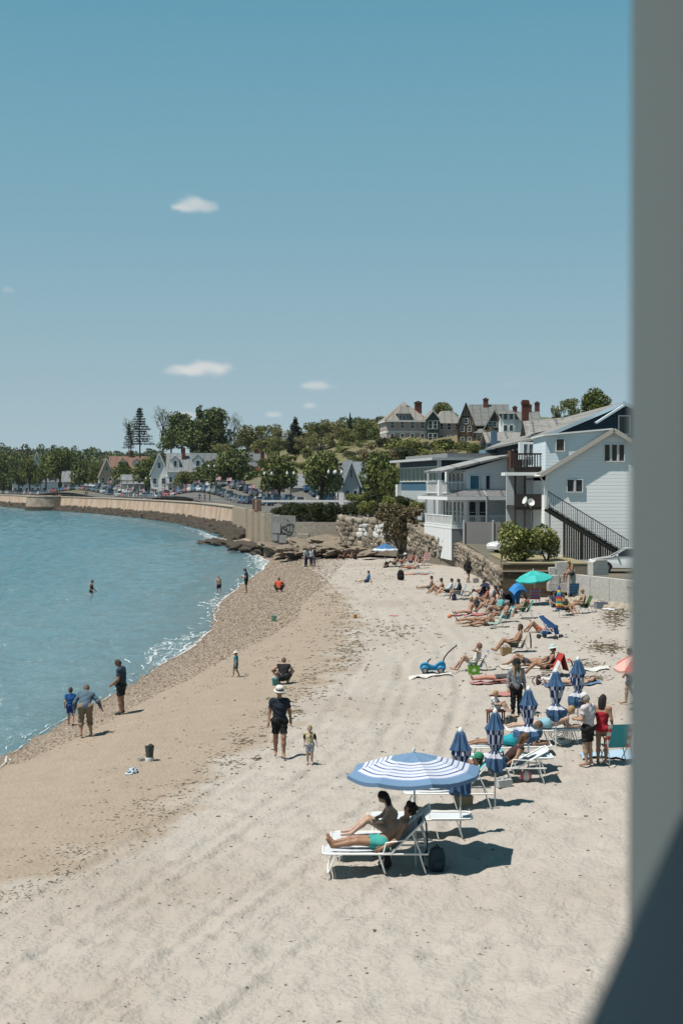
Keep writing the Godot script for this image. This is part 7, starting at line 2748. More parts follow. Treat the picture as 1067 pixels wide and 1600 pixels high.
func near_row() -> void:
	var up := func(p: Vector3, y: float) -> Vector3: return p + Vector3(0, y, 0)
	# open umbrella, striped in rings
	var blue := Color(0.110, 0.190, 0.295)
	var navy := Color(0.03, 0.06, 0.19)
	var white := Color(0.44, 0.46, 0.51)
	var bands := [[0.36, blue]]
	var t := 0.36
	for k in 6:
		bands.append([t + 0.060, white])
		bands.append([t + 0.084, navy if k % 2 == 0 else Color(0.16, 0.21, 0.38)])
		t += 0.084
	bands.append([1.0, blue])
	open_umbrella("beach_umbrella", "open blue and white ringed beach umbrella over the reclining couple", gp(650, 1357), 2.06, 1.21, 0.33, 8, bands, Vector3(-0.02, 0, -0.01), 0.2)
	# first pair of loungers and the couple
	var p := gp(600, 1359)
	lounger("raised lounger carrying the man in turquoise shorts", p, LEFT, 0.78)
	person("man in turquoise shorts reclining under the open striped umbrella", p, LEFT, 1.78, "lounge", TAN, ["curly", BLACK], {"trunks": Color(0.05, 0.30, 0.27)}, {"cell": 0.018, "joints": {"F": Vector3(0.5, 0.1, 0.5)}})
	p = gp(609, 1336)
	lounger("raised lounger carrying the woman in pale bikini", p, LEFT, 0.7)
	person("dark-haired woman in pale bikini sitting forward under the open striped umbrella", p, LEFT, 1.66, "lounge_sit", PALE, ["long", BLACK], {"bikini": Color(0.40, 0.46, 0.50)}, {"cell": 0.018, "build": 0.92})
	# towel hung on the lounger back and the bag behind it
	p = gp(600, 1359)
	var tip := p + Vector3(0.68, 0.92, -0.05)
	draped("teal and navy patterned towel hanging from the raised lounger back", [tip + Vector3(-0.10, -0.12, 0), tip + Vector3(0.0, 0.02, 0), tip + Vector3(0.05, -0.1, 0), tip + Vector3(0.07, -0.4, 0), tip + Vector3(0.06, -0.72, 0)], 0.34, Vector3(0, 0, 1), Color(0.05, 0.16, 0.19), Color(0.02, 0.04, 0.07))
	backpack("dark patterned backpack on the sand behind the raised lounger", gp(682, 1362), 0.4, Color(0.035, 0.055, 0.065), 0.44)
	backpack("small black bag lying under the raised lounger", gp(605, 1356), 1.2, Color(0.02, 0.02, 0.022), 0.24)
	# flat empty lounger
	lounger("flat empty lounger beyond the couple", gp(662, 1304), LEFT, 0.0)
	# man with green cap
	p = gp(712, 1262)
	lounger("raised lounger with turquoise and white towel, man in green cap", p, LEFT, 0.85)
	person("man in navy shorts and green cap reclining with knees up", p, LEFT, 1.76, "lounge_knees", FAIR, ["short", BROWN], {"trunks": Color(0.02, 0.05, 0.13)}, {"hat": "cap", "hat_color": Color(0.03, 0.20, 0.12)})
	tip = p + Vector3(0.64, 0.97, 0)
	draped("turquoise and white striped towel over the lounger back of the green-capped man", [p + Vector3(0.14, 0.40, 0), p + Vector3(0.38, 0.72, 0), tip + Vector3(0.0, 0.03, 0), tip + Vector3(0.05, -0.12, 0), tip + Vector3(0.05, -0.26, 0)], 0.54, Vector3(0, 0, 1), Color(0.06, 0.34, 0.36), Color(0.55, 0.58, 0.58))
	tote("straw_bag", "straw bag under the lounger of the green-capped man", gp(724, 1258), 0.2, 0.32, 0.2, 0.22, Color(0.33, 0.25, 0.15), Color(0.25, 0.18, 0.1))
	# woman on the next lounger
	p = gp(797, 1221)
	lounger("raised lounger with teal towel, carrying the brown-haired woman", p, LEFT, 0.5)
	person("brown-haired woman in dark top lying on lounger beside a pink ball", p + Vector3(-0.1, 0, 0), LEFT, 1.66, "lounge", TAN, ["long", Color(0.09, 0.05, 0.028)], {"tank": Color(0.05, 0.03, 0.03), "shorts": Color(0.03, 0.03, 0.035)}, {"joints": {"F": Vector3(0.2, -0.5, -0.4)}})
	draped("teal towel bunched at the lounger end beside closed umbrella", [p + Vector3(-0.35, 0.40, 0), p + Vector3(-0.3, 0.66, 0), p + Vector3(-0.2, 0.75, 0.05), p + Vector3(-0.12, 0.45, 0.05)], 0.5, Vector3(0, 0, 1), Color(0.06, 0.30, 0.32), Color(0.30, 0.50, 0.52))
	var ball := thing("beach_ball", "small pink and white ball by the brown-haired woman's lounger", "ball", gp(821, 1222))
	var bm := MB.new()
	for k in 6:
		bm.col = Color(0.55, 0.13, 0.16) if k % 2 == 0 else Color(0.6, 0.55, 0.5)
		for i in 8:
			for q in 3:
				var f := func(a: float, e: float) -> Vector3: return Vector3(cos(a) * cos(e), sin(e), sin(a) * cos(e)) * 0.13 + Vector3(0, 0.13, 0)
				var a0 := TAU * (k * 3 + q) / 18
				var a1 := TAU * (k * 3 + q + 1) / 18
				var e0 := PI * i / 8 - PI / 2
				var e1 := PI * (i + 1) / 8 - PI / 2
				bm.quad(f.call(a0, e0), f.call(a0, e1), f.call(a1, e1), f.call(a1, e0))
	part(bm, "shell", tinted(0.4), ball)
	tote("white_bag", "crumpled white bag on the sand below the brown-haired woman's lounger", gp(786, 1229), 0.4, 0.3, 0.16, 0.2, Color(0.5, 0.5, 0.5), Color(0.5, 0.5, 0.5))
	lounger("flat empty lounger pale blue sling beside the brown-haired woman", gp(800, 1206), LEFT, 0.0, Color(0.42, 0.48, 0.54))
	# man lying on his front
	p = gp(802, 1187)
	lounger("flat lounger carrying the prone man in turquoise trunks", p, LEFT, 0.0)
	person("man in turquoise trunks lying on his front propped on elbows", up.call(p, 0.36), LEFT, 1.8, "front", TAN, ["short", Color(0.10, 0.07, 0.05)], {"trunks": Color(0.02, 0.28, 0.34)})
	p = gp(856, 1160)
	lounger("lounger with curved supports carrying the sunbather in pale blue trunks", p, LEFT, 0.0, Color(0.52, 0.55, 0.57), true)
	person("sunbather in pale blue trunks lying flat beyond the prone man", up.call(p, 0.37), LEFT, 1.72, "front", PALE, ["short", BLOND], {"trunks": Color(0.20, 0.38, 0.46)})
	# closed umbrellas, each beside its lounger
	closed_umbrella("closed blue umbrella standing just beyond the open striped one", gp(719, 1306), 2.0, 0.3)
	closed_umbrella("closed blue umbrella beside the green-capped man's lounger", gp(773, 1260), 1.95, 1.0)
	closed_umbrella("closed blue umbrella with flared hem beside the prone man", gp(825, 1202), 1.85, 1.7, 0.10)
	closed_umbrella("closed blue umbrella between the prone man and pale-trunked sunbather", gp(868, 1168), 1.9, 2.6, 0.04)
	closed_umbrella("closed blue umbrella standing behind the couple with white cap", gp(902, 1152), 2.0, 3.3, 0.02)
	# standing couple with a folding chair
	person("person in white tee, black shorts and white cap standing with a folded chair", gp(918, 1197), -2.3, 1.66, "phone", FAIR, ["short", GREY], {"tee": Color(0.50, 0.46, 0.47), "shorts": Color(0.018, 0.018, 0.02)}, {"hat": "cap", "hat_color": Color(0.56, 0.56, 0.57)})
	person("dark-haired woman in red swimsuit standing beside the turquoise chair", gp(940, 1195), 2.7, 1.62, "chin", TAN, ["long", BLACK], {"swimsuit": Color(0.36, 0.02, 0.03)}, {"build": 0.93})
	var ch := low_chair("tall turquoise folding chair with red and white edges facing the sea", gp(960, 1190), AWAY + 0.15, Color(0.05, 0.29, 0.33), Color(0.05, 0.29, 0.33), 0.18, "folding_chair")
	for s in [-1, 1]:
		var ed := MB.new()
		for k in 6:
			ed.col = Color(0.38, 0.04, 0.05) if k % 2 == 0 else Color(0.55, 0.5, 0.48)
			var q0 := Vector3(0, 0.35, -0.14).lerp(Vector3(0, 0.93, -0.42), k / 6.0) + Vector3(0.255 * s, 0.004, -0.012)
			var q1 := Vector3(0, 0.35, -0.14).lerp(Vector3(0, 0.93, -0.42), (k + 1) / 6.0) + Vector3(0.255 * s, 0.004, -0.012)
			ed.quad(q0 - Vector3(0.05, 0, 0), q1 - Vector3(0.05, 0, 0), q1 + Vector3(0.05, 0, 0), q0 + Vector3(0.05, 0, 0))
		part(ed, "striped_edge", tinted(0.9), ch)
	towel("pale blue towel on the sand beside the turquoise chair", gp(950, 1184), 1.5, 0.8, 1.3, Color(0.30, 0.42, 0.52), 2)
	# woman with the black hat
	person("blonde woman in black hat, grey shirt and black trousers standing", gp(806, 1121), 0.15, 1.62, "stand", FAIR, ["long", BLOND], {"long": Color(0.22, 0.24, 0.27), "pants": Color(0.014, 0.014, 0.016)}, {"hat": "bucket", "hat_color": Color(0.015, 0.015, 0.016)})
	# child on a low red table
	p = gp(774, 1131)
	var tb := thing("low_wooden_table", "low reddish wooden folding table with a child sitting on it", "table", p, 0.1)
	var tt := MB.new()
	tt.box(Vector3(0, 0.36, 0), Vector3(0.5, 0.04, 0.34))
	part(tt, "top", mat(Color(0.14, 0.045, 0.03), 0.6), tb)
	for s in [[-1, -1], [1, -1], [-1, 1], [1, 1]]:
		var lg := MB.new()
		lg.box(Vector3(0.21 * s[0], 0.17, 0.13 * s[1]), Vector3(0.035, 0.34, 0.035))
		part(lg, "leg", mat(Color(0.14, 0.045, 0.03), 0.6), tb)
	person("fair-haired child in white shirt sitting on the low wooden table", up.call(p, 0.36), 1.1, 1.05, "sand", PALE, ["short", BLOND], {"tee": Color(0.55, 0.55, 0.56), "shorts": Color(0.35, 0.35, 0.37)})
	tote("checked_bag", "dark checked bag on the sand beside the low wooden table", gp(797, 1132), 0.3, 0.3, 0.18, 0.2, Color(0.10, 0.12, 0.12), Color(0.05, 0.05, 0.05))
	towel("pink towel spread on the sand near the blonde woman in black hat", gp(788, 1087), 0.3, 0.75, 0.9, Color(0.36, 0.17, 0.15), 3)
	# red umbrella whose owner stands behind the porch post
	open_umbrella("red_umbrella", "coral red beach umbrella beside the porch post", gp(1003, 1112), 1.7, 0.72, 0.35, 8, [[0.3, Color(0.40, 0.09, 0.07)], [1.0, [Color(0.42, 0.10, 0.08), Color(0.5, 0.30, 0.26)]]], Vector3(-0.1, 0, 0.1))
	person("bather with bare legs standing under the coral red umbrella", gp(984, 1100), LEFT, 1.6, "walk", FAIR, ["short", BROWN], {"shorts": Color(0.05, 0.05, 0.06), "tee": Color(0.3, 0.1, 0.1)})

func middle_group() -> void:
	var p: Vector3
	toy_car(gp(676, 1052), -1.62)
	towel("thin pale sheet lying on the sand in front of the blue ride-on car", gp(672, 1056), 1.57, 0.55, 1.5, Color(0.52, 0.50, 0.47), 5)
	# reclining woman with the green bag
	p = gp(740, 1049)
	low_chair("low striped chair carrying the woman behind the green bag", p + Vector3(0.1, 0, 0), LEFT, Color(0.10, 0.20, 0.36), Color(0.52, 0.42, 0.32))
	person("woman in white top reclining in low chair behind the green bag", p, LEFT, 1.66, "chair", FAIR, ["short", Color(0.2, 0.1, 0.06)], {"tank": Color(0.52, 0.52, 0.5), "trunks": Color(0.52, 0.52, 0.5)}, {"build": 0.93, "joints": {"K": Vector3(.12, .58, .36), "A": Vector3(.12, .08, .62), "E": Vector3(.26, .82, .02), "W": Vector3(.1, .95, -.08)}})
	var gb := tote("shopping_bag", "bright green reusable bag with pale round print standing on the sand", gp(740, 1056), 0.05, 0.36, 0.36, 0.2, Color(0.13, 0.30, 0.03), Color(0.03, 0.06, 0.05))
	var disc := MB.new()
	disc.lathe([Vector2(0.0, 0.0), Vector2(0.07, 0.0), Vector2(0.07, 0.004), Vector2(0.0, 0.004)], 18, Vector3(0, 0.2, 0.103), Basis(Vector3.RIGHT, PI / 2))
	part(disc, "round_print", plain(0.45, 0.5, 0.35), gb)
	# bearded man in chair
	p = gp(804, 1019)
	low_chair("low chair with pale cloth carrying the bearded man", p + Vector3(0.12, 0, 0), LEFT, Color(0.45, 0.36, 0.26), Color(0.40, 0.32, 0.23))
	var bm := person("bearded man reclining in low chair beside a straw basket", p, LEFT, 1.8, "chair", TAN, ["short", BROWN], {"trunks": Color(0.10, 0.09, 0.08)}, {"build": 1.08})
	var beard := MB.new()
	var hd := Vector3(0, 0.93, -0.21)
	beard.ell(hd + Vector3(0, -0.065, 0.06), Vector3(0.062, 0.055, 0.045), Basis.IDENTITY, 8)
	part(beard, "beard", plain(0.035, 0.022, 0.015), bm)
	draped("black towel hanging behind the bearded man's chair", [p + Vector3(0.52, 0.72, 0), p + Vector3(0.58, 0.76, 0), p + Vector3(0.62, 0.5, 0), p + Vector3(0.62, 0.15, 0)], 0.4, Vector3(0, 0, 1), Color(0.015, 0.015, 0.017), Color(0.02, 0.02, 0.022))
	tote("straw_basket", "straw basket bag with blue cloth beside the bearded man's chair", gp(790, 1023), 0.3, 0.36, 0.28, 0.24, Color(0.36, 0.24, 0.12), Color(0.25, 0.16, 0.08))
	# sunbathers around the red towel
	towel("cream towel under the tanned sunbather beyond the red towel", gp(822, 1042), LEFT, 0.75, 1.9, Color(0.5, 0.47, 0.42), 7)
	person("tanned sunbather lying with one knee bent on a cream towel", gp(824, 1041) + Vector3(0, 0.03, 0), LEFT, 1.7, "back_knees", TAN, ["short", BROWN], {"trunks": Color(0.05, 0.05, 0.06)}, {"joints": {"K": Vector3(.1, .3, .4), "A": Vector3(.11, .08, .78), "T": Vector3(.12, .06, .95)}})
	p = gp(854, 1056)
	low_chair("low chair draped with a red towel, sunbather's legs stretched out", p + Vector3(0.1, 0, 0), LEFT, Color(0.35, 0.05, 0.045), Color(0.35, 0.05, 0.045))
	person("sunbather in dark swimsuit reclining in the red-draped chair", p, LEFT, 1.68, "chair", TAN, ["short", BROWN], {"swimsuit": Color(0.02, 0.02, 0.025)}, {"hat": "sun", "hat_color": Color(0.42, 0.52, 0.50), "joints": {"K": Vector3(.12, .45, .42), "A": Vector3(.12, .08, .85)}})
	draped("red towel thrown over the reclining chair", [p + Vector3(0.10, 0.30, 0.3), p + Vector3(0.30, 0.55, 0.3), p + Vector3(0.44, 0.80, 0.25), p + Vector3(0.52, 0.55, 0.2), p + Vector3(0.62, 0.2, 0.15)], 0.5, Vector3(0.3, 0, 1).normalized(), Color(0.36, 0.045, 0.04), Color(0.32, 0.04, 0.035))
	draped("second red towel spilling from the chair to the sand", [p + Vector3(0.72, 0.5, -0.2), p + Vector3(0.80, 0.55, -0.2), p + Vector3(0.92, 0.3, -0.2), p + Vector3(0.98, 0.1, -0.2)], 0.45, Vector3(0, 0, 1), Color(0.36, 0.045, 0.04), Color(0.32, 0.04, 0.035))
	low_chair("small white chair with dark bag in front of the red towels", gp(853, 1069), LEFT, Color(0.5, 0.52, 0.53), Color(0.5, 0.52, 0.53))
	backpack("brown bag lying beside the small white chair", gp(841, 1070), 0.8, Color(0.08, 0.04, 0.03), 0.3)
	person("sunburnt sunbather in striped dark suit lying flat on a pink towel", gp(777, 1066) + Vector3(0, 0.04, 0), LEFT, 1.64, "back", Color(0.42, 0.20, 0.15), ["short", BROWN], {"swimsuit": Color(0.07, 0.07, 0.075)})
	towel("long pink towel under the sunburnt sunbather", gp(777, 1066), LEFT, 0.7, 1.8, Color(0.40, 0.20, 0.19), 8)
	towel("pale crumpled cloth lying on the sand beyond the closed umbrellas", gp(930, 1048), 1.5, 0.4, 0.9, Color(0.5, 0.5, 0.47), 9)
	# folded blue stroller, legs beside it
	stroller("folded blue umbrella stroller with white frame", gp(858, 998), 0.9, Color(0.03, 0.09, 0.22), Color(0.5, 0.52, 0.54), false)
	person("sunbather with raised knees lying beside the blue stroller", gp(843, 988), LEFT, 1.7, "back_knees", TAN, ["short", BROWN], {"trunks": Color(0.42, 0.14, 0.09), "tank": Color(0.5, 0.3, 0.25)})
	# rainbow umbrella, closed
	var ru := thing("rainbow_umbrella", "closed rainbow-striped umbrella standing behind the blue stroller", "umbrella", gp(873, 967))
	var rp := MB.new()
	rp.tube([Vector3(0, -0.2, 0), Vector3(0, 1.6, 0)], 0.018, 6)
	part(rp, "pole", plain(0.5, 0.5, 0.5), ru)
	var rc := MB.new()
	var tones := [Color(0.03, 0.06, 0.2), Color(0.03, 0.06, 0.2), Color(0.5, 0.35, 0.05), Color(0.03, 0.25, 0.3), Color(0.03, 0.06, 0.2), Color(0.4, 0.05, 0.04), Color(0.5, 0.2, 0.03), Color(0.03, 0.2, 0.28), Color(0.5, 0.4, 0.1), Color(0.42, 0.1, 0.04), Color(0.03, 0.06, 0.2)]
	for k in 11:
		rc.col = tones[k]
		for s in 16:
			var f := func(i: int, q: int) -> Vector3:
				var a := TAU * q / 16
				var r: float = table([[0, 0.02], [2, 0.07], [5, 0.14], [9, 0.16], [11, 0.12]], i) * (1.0 + 0.2 * cos(a * 4 + i * 0.4))
				return Vector3(cos(a) * r, 1.6 - i * 0.105, sin(a) * r)
			rc.quad(f.call(k, s), f.call(k + 1, s), f.call(k + 1, s + 1), f.call(k, s + 1))
	part(rc, "folded_canopy", tinted(0.9), ru)
	# seated around it
	p = gp(884, 961)
	low_chair("low dark chair of the dark-haired reader beside the rainbow umbrella", p, 0.5, Color(0.06, 0.10, 0.06), Color(0.06, 0.10, 0.06), 0.05)
	person("dark-haired person in dark swimsuit sitting beside the rainbow umbrella", p + Vector3(0, 0.05, 0), 0.5, 1.62, "chair", TAN, ["short", BROWN], {"swimsuit": Color(0.03, 0.035, 0.02)})
	p = gp(909, 959)
	low_chair("green folding chair of the blond bather", p + Vector3(0.05, 0, 0), LEFT + 0.2, Color(0.05, 0.09, 0.03), Color(0.05, 0.09, 0.03), 0.13)
	person("blond bather in green swimsuit sitting in green folding chair", p + Vector3(0, 0.06, 0), LEFT + 0.2, 1.66, "chair_up", FAIR, ["short", BLOND], {"swimsuit": Color(0.06, 0.13, 0.05)}, {"joints": {"A": Vector3(.12, .05, .78), "T": Vector3(.13, .1, .93)}})
	low_chair("tall blue canvas chair standing empty behind the blond bather", gp(895, 938), AWAY, Color(0.04, 0.14, 0.30), Color(0.10, 0.22, 0.38), 0.2)
	# clutter on the sand
	tote("patterned_bag", "blue and white patterned bag near the seaweed heap", gp(938, 950), 0.2, 0.55, 0.3, 0.4, Color(0.22, 0.24, 0.28), Color(0.3, 0.3, 0.3))
	towel("white crumpled towel beside the patterned bag", gp(950, 952), 1.2, 0.4, 0.7, Color(0.55, 0.56, 0.57), 11)
	# green chair woman
	p = gp(817, 966)
	low_chair("green folding chair of the dark-haired woman facing the sea", p + Vector3(0.05, 0, 0), LEFT, Color(0.02, 0.16, 0.11), Color(0.02, 0.16, 0.11), 0.13)
	person("dark-haired woman in green swimsuit sitting in folding chair by black stroller", p + Vector3(0, 0.05, 0), LEFT, 1.66, "chair_up", FAIR, ["long", BLACK], {"swimsuit": Color(0.02, 0.15, 0.10)})
	stroller("black hooded stroller parked among the sunbathers", gp(794, 957), 0.2, Color(0.015, 0.015, 0.018), Color(0.02, 0.02, 0.022), true)
	# teal umbrella, tent and striped chair
	open_umbrella("teal_umbrella", "open turquoise beach umbrella in front of the plank wall", gp(838, 944), 1.85, 1.0, 0.42, 8, [[0.5, [Color(0.02, 0.30, 0.28), Color(0.05, 0.36, 0.33)]], [1.0, [Color(0.05, 0.36, 0.34), Color(0.03, 0.31, 0.29)]]], Vector3(-0.12, 0, 0.12))
	var te := thing("beach_tent", "small bright blue pop-up shelter beside the turquoise umbrella", "tent", gp(808, 944), 0.5)
	var tm := MB.new()
	for k in 8:
		for i in 6:
			var f := func(q: int, e: int) -> Vector3:
				var a := lerpf(-0.2, PI * 0.75, q / 8.0)
				var u := lerpf(-1, 1, e / 6.0)
				return Vector3(u * 0.5, maxf(0.0, sin(a) * 1.15 * sqrt(1.0 - u * u * 0.6)), -cos(a) * 0.5)
			tm.quad(f.call(k, i), f.call(k + 1, i), f.call(k + 1, i + 1), f.call(k, i + 1))
	part(tm, "cloth", plain(0.02, 0.17, 0.42, 0.7), te)
	var tp := MB.new()
	for s in [-1, 1]:
		tp.tube([Vector3(0.42 * s, 0, -0.45), Vector3(0.3 * s, 1.05, 0.05), Vector3(0.42 * s, 0.02, 0.45)], 0.012, 5)
	part(tp, "poles", plain(0.3, 0.3, 0.3), te)
	low_chair("red, white and blue striped low chair beneath the turquoise umbrella", gp(834, 944), AWAY, Color(0.42, 0.08, 0.05), Color(0.10, 0.22, 0.42), 0.1)
	towel("turquoise towel lying beside the turquoise umbrella", gp(815, 949), 0.4, 0.6, 0.9, Color(0.04, 0.28, 0.28), 12)
	towel("violet towel on the sand by the black stroller", gp(803, 951), 1.3, 0.4, 0.8, Color(0.14, 0.12, 0.30), 13)
	# crowded knot of chairs
	var g := "sunbathers crowded around the black stroller"
	for q in [[765, 958, LEFT, "chair", TAN, "short", BROWN, "trunks", Color(0.02, 0.24, 0.36), "bather in bright blue trunks in a low chair by the black stroller"],
		[778, 961, LEFT + 0.3, "chair", FAIR, "long", BROWN, "tee", Color(0.08, 0.30, 0.30), "bather in teal shirt in a low chair by the black stroller"],
		[768, 944, LEFT, "chair", TAN, "short", BLACK, "tee", Color(0.02, 0.03, 0.07), "dark-haired bather in navy shirt in a low chair beyond the blue trunks"],
		[780, 940, -0.7, "sand", TAN, "bun", BROWN, "bikini", Color(0.06, 0.05, 0.06), "bather in dark bikini sitting on the sand beyond the black stroller"],
		[763, 978, LEFT, "legs_out", TAN, "short", BROWN, "trunks", Color(0.08, 0.06, 0.05), "tanned bather leaning back in a mint low chair with legs out"],
		[756, 946, LEFT, "chair", TAN, "short", BLACK, "tank", Color(0.3, 0.06, 0.05), "bather in red top in a low chair beside dark bags"]]:
		p = gp(q[0], q[1])
		if q[3] == "chair":
			low_chair("low chair of the " + String(q[9]).split(" in a low")[0], p + Vector3(0.06, 0, 0.0), q[2], Color(0.08, 0.14, 0.22), Color(0.40, 0.44, 0.46))
		person(q[9], p, q[2], 1.68, q[3], q[4], [q[5], q[6]], {q[7]: q[8], "bikini": Color(0.03, 0.03, 0.04)} if q[7] != "bikini" else {"bikini": q[8]}, {"cell": 0.03})
	low_chair("mint green low chair behind the tanned bather leaning back", gp(772, 980), LEFT, Color(0.20, 0.36, 0.31), Color(0.22, 0.40, 0.34))
	stroller("dark navy stroller behind the sunbathers in low chairs", gp(756, 942), -0.4, Color(0.02, 0.025, 0.05), Color(0.1, 0.1, 0.1), true)
	backpack("grey and black bag beside the navy stroller", gp(744, 950), 0.4, Color(0.06, 0.06, 0.065), 0.5)
	towel("pale blue and white towel strewn on the sand by the orange ball", gp(718, 963), 1.4, 0.6, 1.1, Color(0.34, 0.42, 0.46), 14)
	towel("tan towel under the tanned bather leaning back", gp(750, 977), LEFT, 0.7, 1.8, Color(0.33, 0.26, 0.19), 15)
	var ob := MB.new()
	ob.ell(Vector3(0, 0.11, 0), Vector3.ONE * 0.12, Basis.IDENTITY, 14)
	var on := part(ob, "orange_ball", plain(0.5, 0.20, 0.08, 0.5))
	on.position = gp(702, 966)
	tag(on, "small orange ball on the sand by the strewn towel", "ball")

func far_group() -> void:
	var p: Vector3
	# row at mid distance
	for q in [[684, 928, LEFT, "back_knees", FAIR, "short", BROWN, {"bikini": Color(0.3, 0.05, 0.05)}, "bather lying on the sand next to the bikini sitter"],
		[689, 926, LEFT, "sand", TAN, "bun", BROWN, {"bikini": Color(0.03, 0.03, 0.035)}, "bather in black bikini sitting upright on the sand"],
		[700, 931, LEFT, "chair", PALE, "short", BLACK, {"long": Color(0.42, 0.46, 0.50), "shorts": Color(0.05, 0.05, 0.06)}, "man in pale shirt leaning back in a blue low chair"],
		[716, 937, LEFT, "chair_up", FAIR, "short", BROWN, {"long": Color(0.02, 0.025, 0.045), "trunks": Color(0.4, 0.36, 0.32)}, "person in navy top sitting in a low chair with bags"]]:
		p = gp(q[0], q[1])
		if String(q[3]).begins_with("chair"):
			low_chair("low chair carrying the " + String(q[8]).split(" leaning")[0].split(" sitting")[0], p + Vector3(0.05, 0, 0), q[2], Color(0.10, 0.24, 0.40), Color(0.16, 0.30, 0.44), 0.12 if q[3] == "chair_up" else 0.0)
		person(q[8], p, q[2], 1.7, q[3], q[4], [q[5], q[6]], q[7], {"cell": 0.03})
	low_chair("empty low chair with patterned cloth behind the navy top", gp(728, 936), LEFT, Color(0.16, 0.18, 0.2), Color(0.40, 0.42, 0.42))
	backpack("navy bag on the sand before the person in navy top", gp(709, 938), 0.5, Color(0.03, 0.04, 0.07), 0.4)
	person("barefoot woman in short black dress walking across the sand", gp(731, 911), 2.2, 1.68, "walk", TAN, ["long", BROWN], {"dress": Color(0.014, 0.014, 0.016), "long": Color(0.014, 0.014, 0.016)}, {"cell": 0.03})
	tote("pale_bag", "pale bag on the sand beside the walking woman in black", gp(743, 911), 0.2, 0.35, 0.3, 0.2, Color(0.33, 0.32, 0.31), Color(0.3, 0.3, 0.3))
	person("bather in yellow top standing beside the wooden pole", gp(780, 904), AWAY, 1.65, "lookdown", TAN, ["short", BROWN], {"tank": Color(0.45, 0.38, 0.20), "trunks": Color(0.1, 0.05, 0.05)}, {"cell": 0.03})
	for q in [[783.5, 860, 925, 0.0, "upright weathered wooden pole at the corner of the plank wall"], [742, 848, 882, 0.25, "weathered wooden pole leaning against the stone wall"]]:
		var b := gp(q[0], q[2])
		var t := at(q[0] + q[3] * 30, q[1], -b.z)
		var mb := MB.new()
		mb.tube([Vector3(0, -0.3, 0), t - b], [0.09, 0.06], 8)
		var n := part(mb, "wooden_pole", mat(Color(0.16, 0.12, 0.09), 0.9, "patch", 1.0))
		n.position = b
		tag(n, q[4], "pole")
	person("bather sitting on the pale concrete block wall above the sand", at(893, 899, 77.4), LEFT + 0.5, 1.7, "wall_sit", TAN, ["short", BLOND], {"trunks": Color(0.04, 0.06, 0.05)}, {"cell": 0.03})
	# under the small blue umbrella
	open_umbrella("small_blue_umbrella", "small blue umbrella with white edge far along the beach", gp(602, 886), 1.95, 1.05, 0.5, 8, [[0.82, Color(0.04, 0.12, 0.25)], [1.0, Color(0.42, 0.46, 0.5)]])
	backpack("dark cooler bag at the foot of the small blue umbrella", gp(604, 887), 0.3, Color(0.05, 0.055, 0.06), 0.5)
	for q in [[617, 886, LEFT, "chair", TAN, {"trunks": Color(0.05, 0.05, 0.06)}, "bather in dark trunks sitting near the small blue umbrella"], [629, 884, LEFT, "chair", TAN, {"trunks": Color(0.3, 0.06, 0.05)}, "bather in white hat reclining near the small blue umbrella"], [642, 883, LEFT, "chair", FAIR, {"tee": Color(0.34, 0.03, 0.03), "trunks": Color(0.05, 0.1, 0.2)}, "bather in red shirt sitting near the small blue umbrella"]]:
		p = gp(q[0], q[1])
		low_chair("low chair of the " + String(q[6]).split(" sitting")[0].split(" reclining")[0], p + Vector3(0.05, 0, 0), q[2], Color(0.20, 0.10, 0.08), Color(0.08, 0.09, 0.14))
		person(q[6], p, q[2], 1.7, q[3], q[4], ["short", BROWN], q[5], {"cell": 0.034, "hat": "sun" if q[0] == 629 else ""})
	low_chair("tall folding chair standing empty near the small blue umbrella", gp(664, 884), -0.6, Color(0.36, 0.16, 0.13), Color(0.10, 0.10, 0.12), 0.3)
	low_chair("red and white low chair standing empty near the small blue umbrella", gp(656, 888), LEFT, Color(0.38, 0.08, 0.07), Color(0.42, 0.40, 0.38), 0.1)
	towel("pale blue towel by the empty chairs near the small umbrella", gp(664, 896), 0.9, 0.6, 1.6, Color(0.16, 0.30, 0.36), 16)
	towel("red towel by the empty chairs near the small umbrella", gp(650, 898), 1.2, 0.6, 1.8, Color(0.36, 0.14, 0.11), 17)
	person("bather in blue shirt sitting alone on the open sand", gp(574, 910), LEFT, 1.6, "legs_out", PALE, ["short", BROWN], {"tee": Color(0.02, 0.13, 0.30), "trunks": Color(0.02, 0.03, 0.06)}, {"cell": 0.03})
	backpack("black backpack standing alone on the open sand", gp(626, 906), 0.2, Color(0.015, 0.016, 0.017), 0.72)
	# by the rocks
	person("bather in dark trunks sitting at the foot of the rocks", gp(537, 874), LEFT, 1.72, "sand", DEEP, ["short", BLACK], {"trunks": Color(0.03, 0.03, 0.035)}, {"cell": 0.034})
	person("long-haired bather kneeling at the foot of the rocks", gp(549, 873), LEFT, 1.6, "sand", TAN, ["long", BROWN], {"bikini": Color(0.3, 0.2, 0.15)}, {"cell": 0.034})
	person("slim person in black standing on the rocks before the rubble wall", at(550, 846, 138.5), 0.6, 1.66, "lookdown", DEEP, ["short", BLACK], {"tee": Color(0.012, 0.012, 0.013), "pants": Color(0.012, 0.012, 0.013)}, {"cell": 0.034})
	backpack("black bag beside the bathers at the foot of the rocks", gp(555, 874), 0.3, Color(0.015, 0.015, 0.018), 0.55)
	# standing trio
	person("person in white top and blue jeans standing in the group of three", gp(478, 886), 0.9, 1.7, "stand", FAIR, ["short", BROWN], {"long": Color(0.46, 0.48, 0.49), "pants": Color(0.02, 0.04, 0.09), "shoes": Color(0.05, 0.05, 0.05)}, {"cell": 0.032})
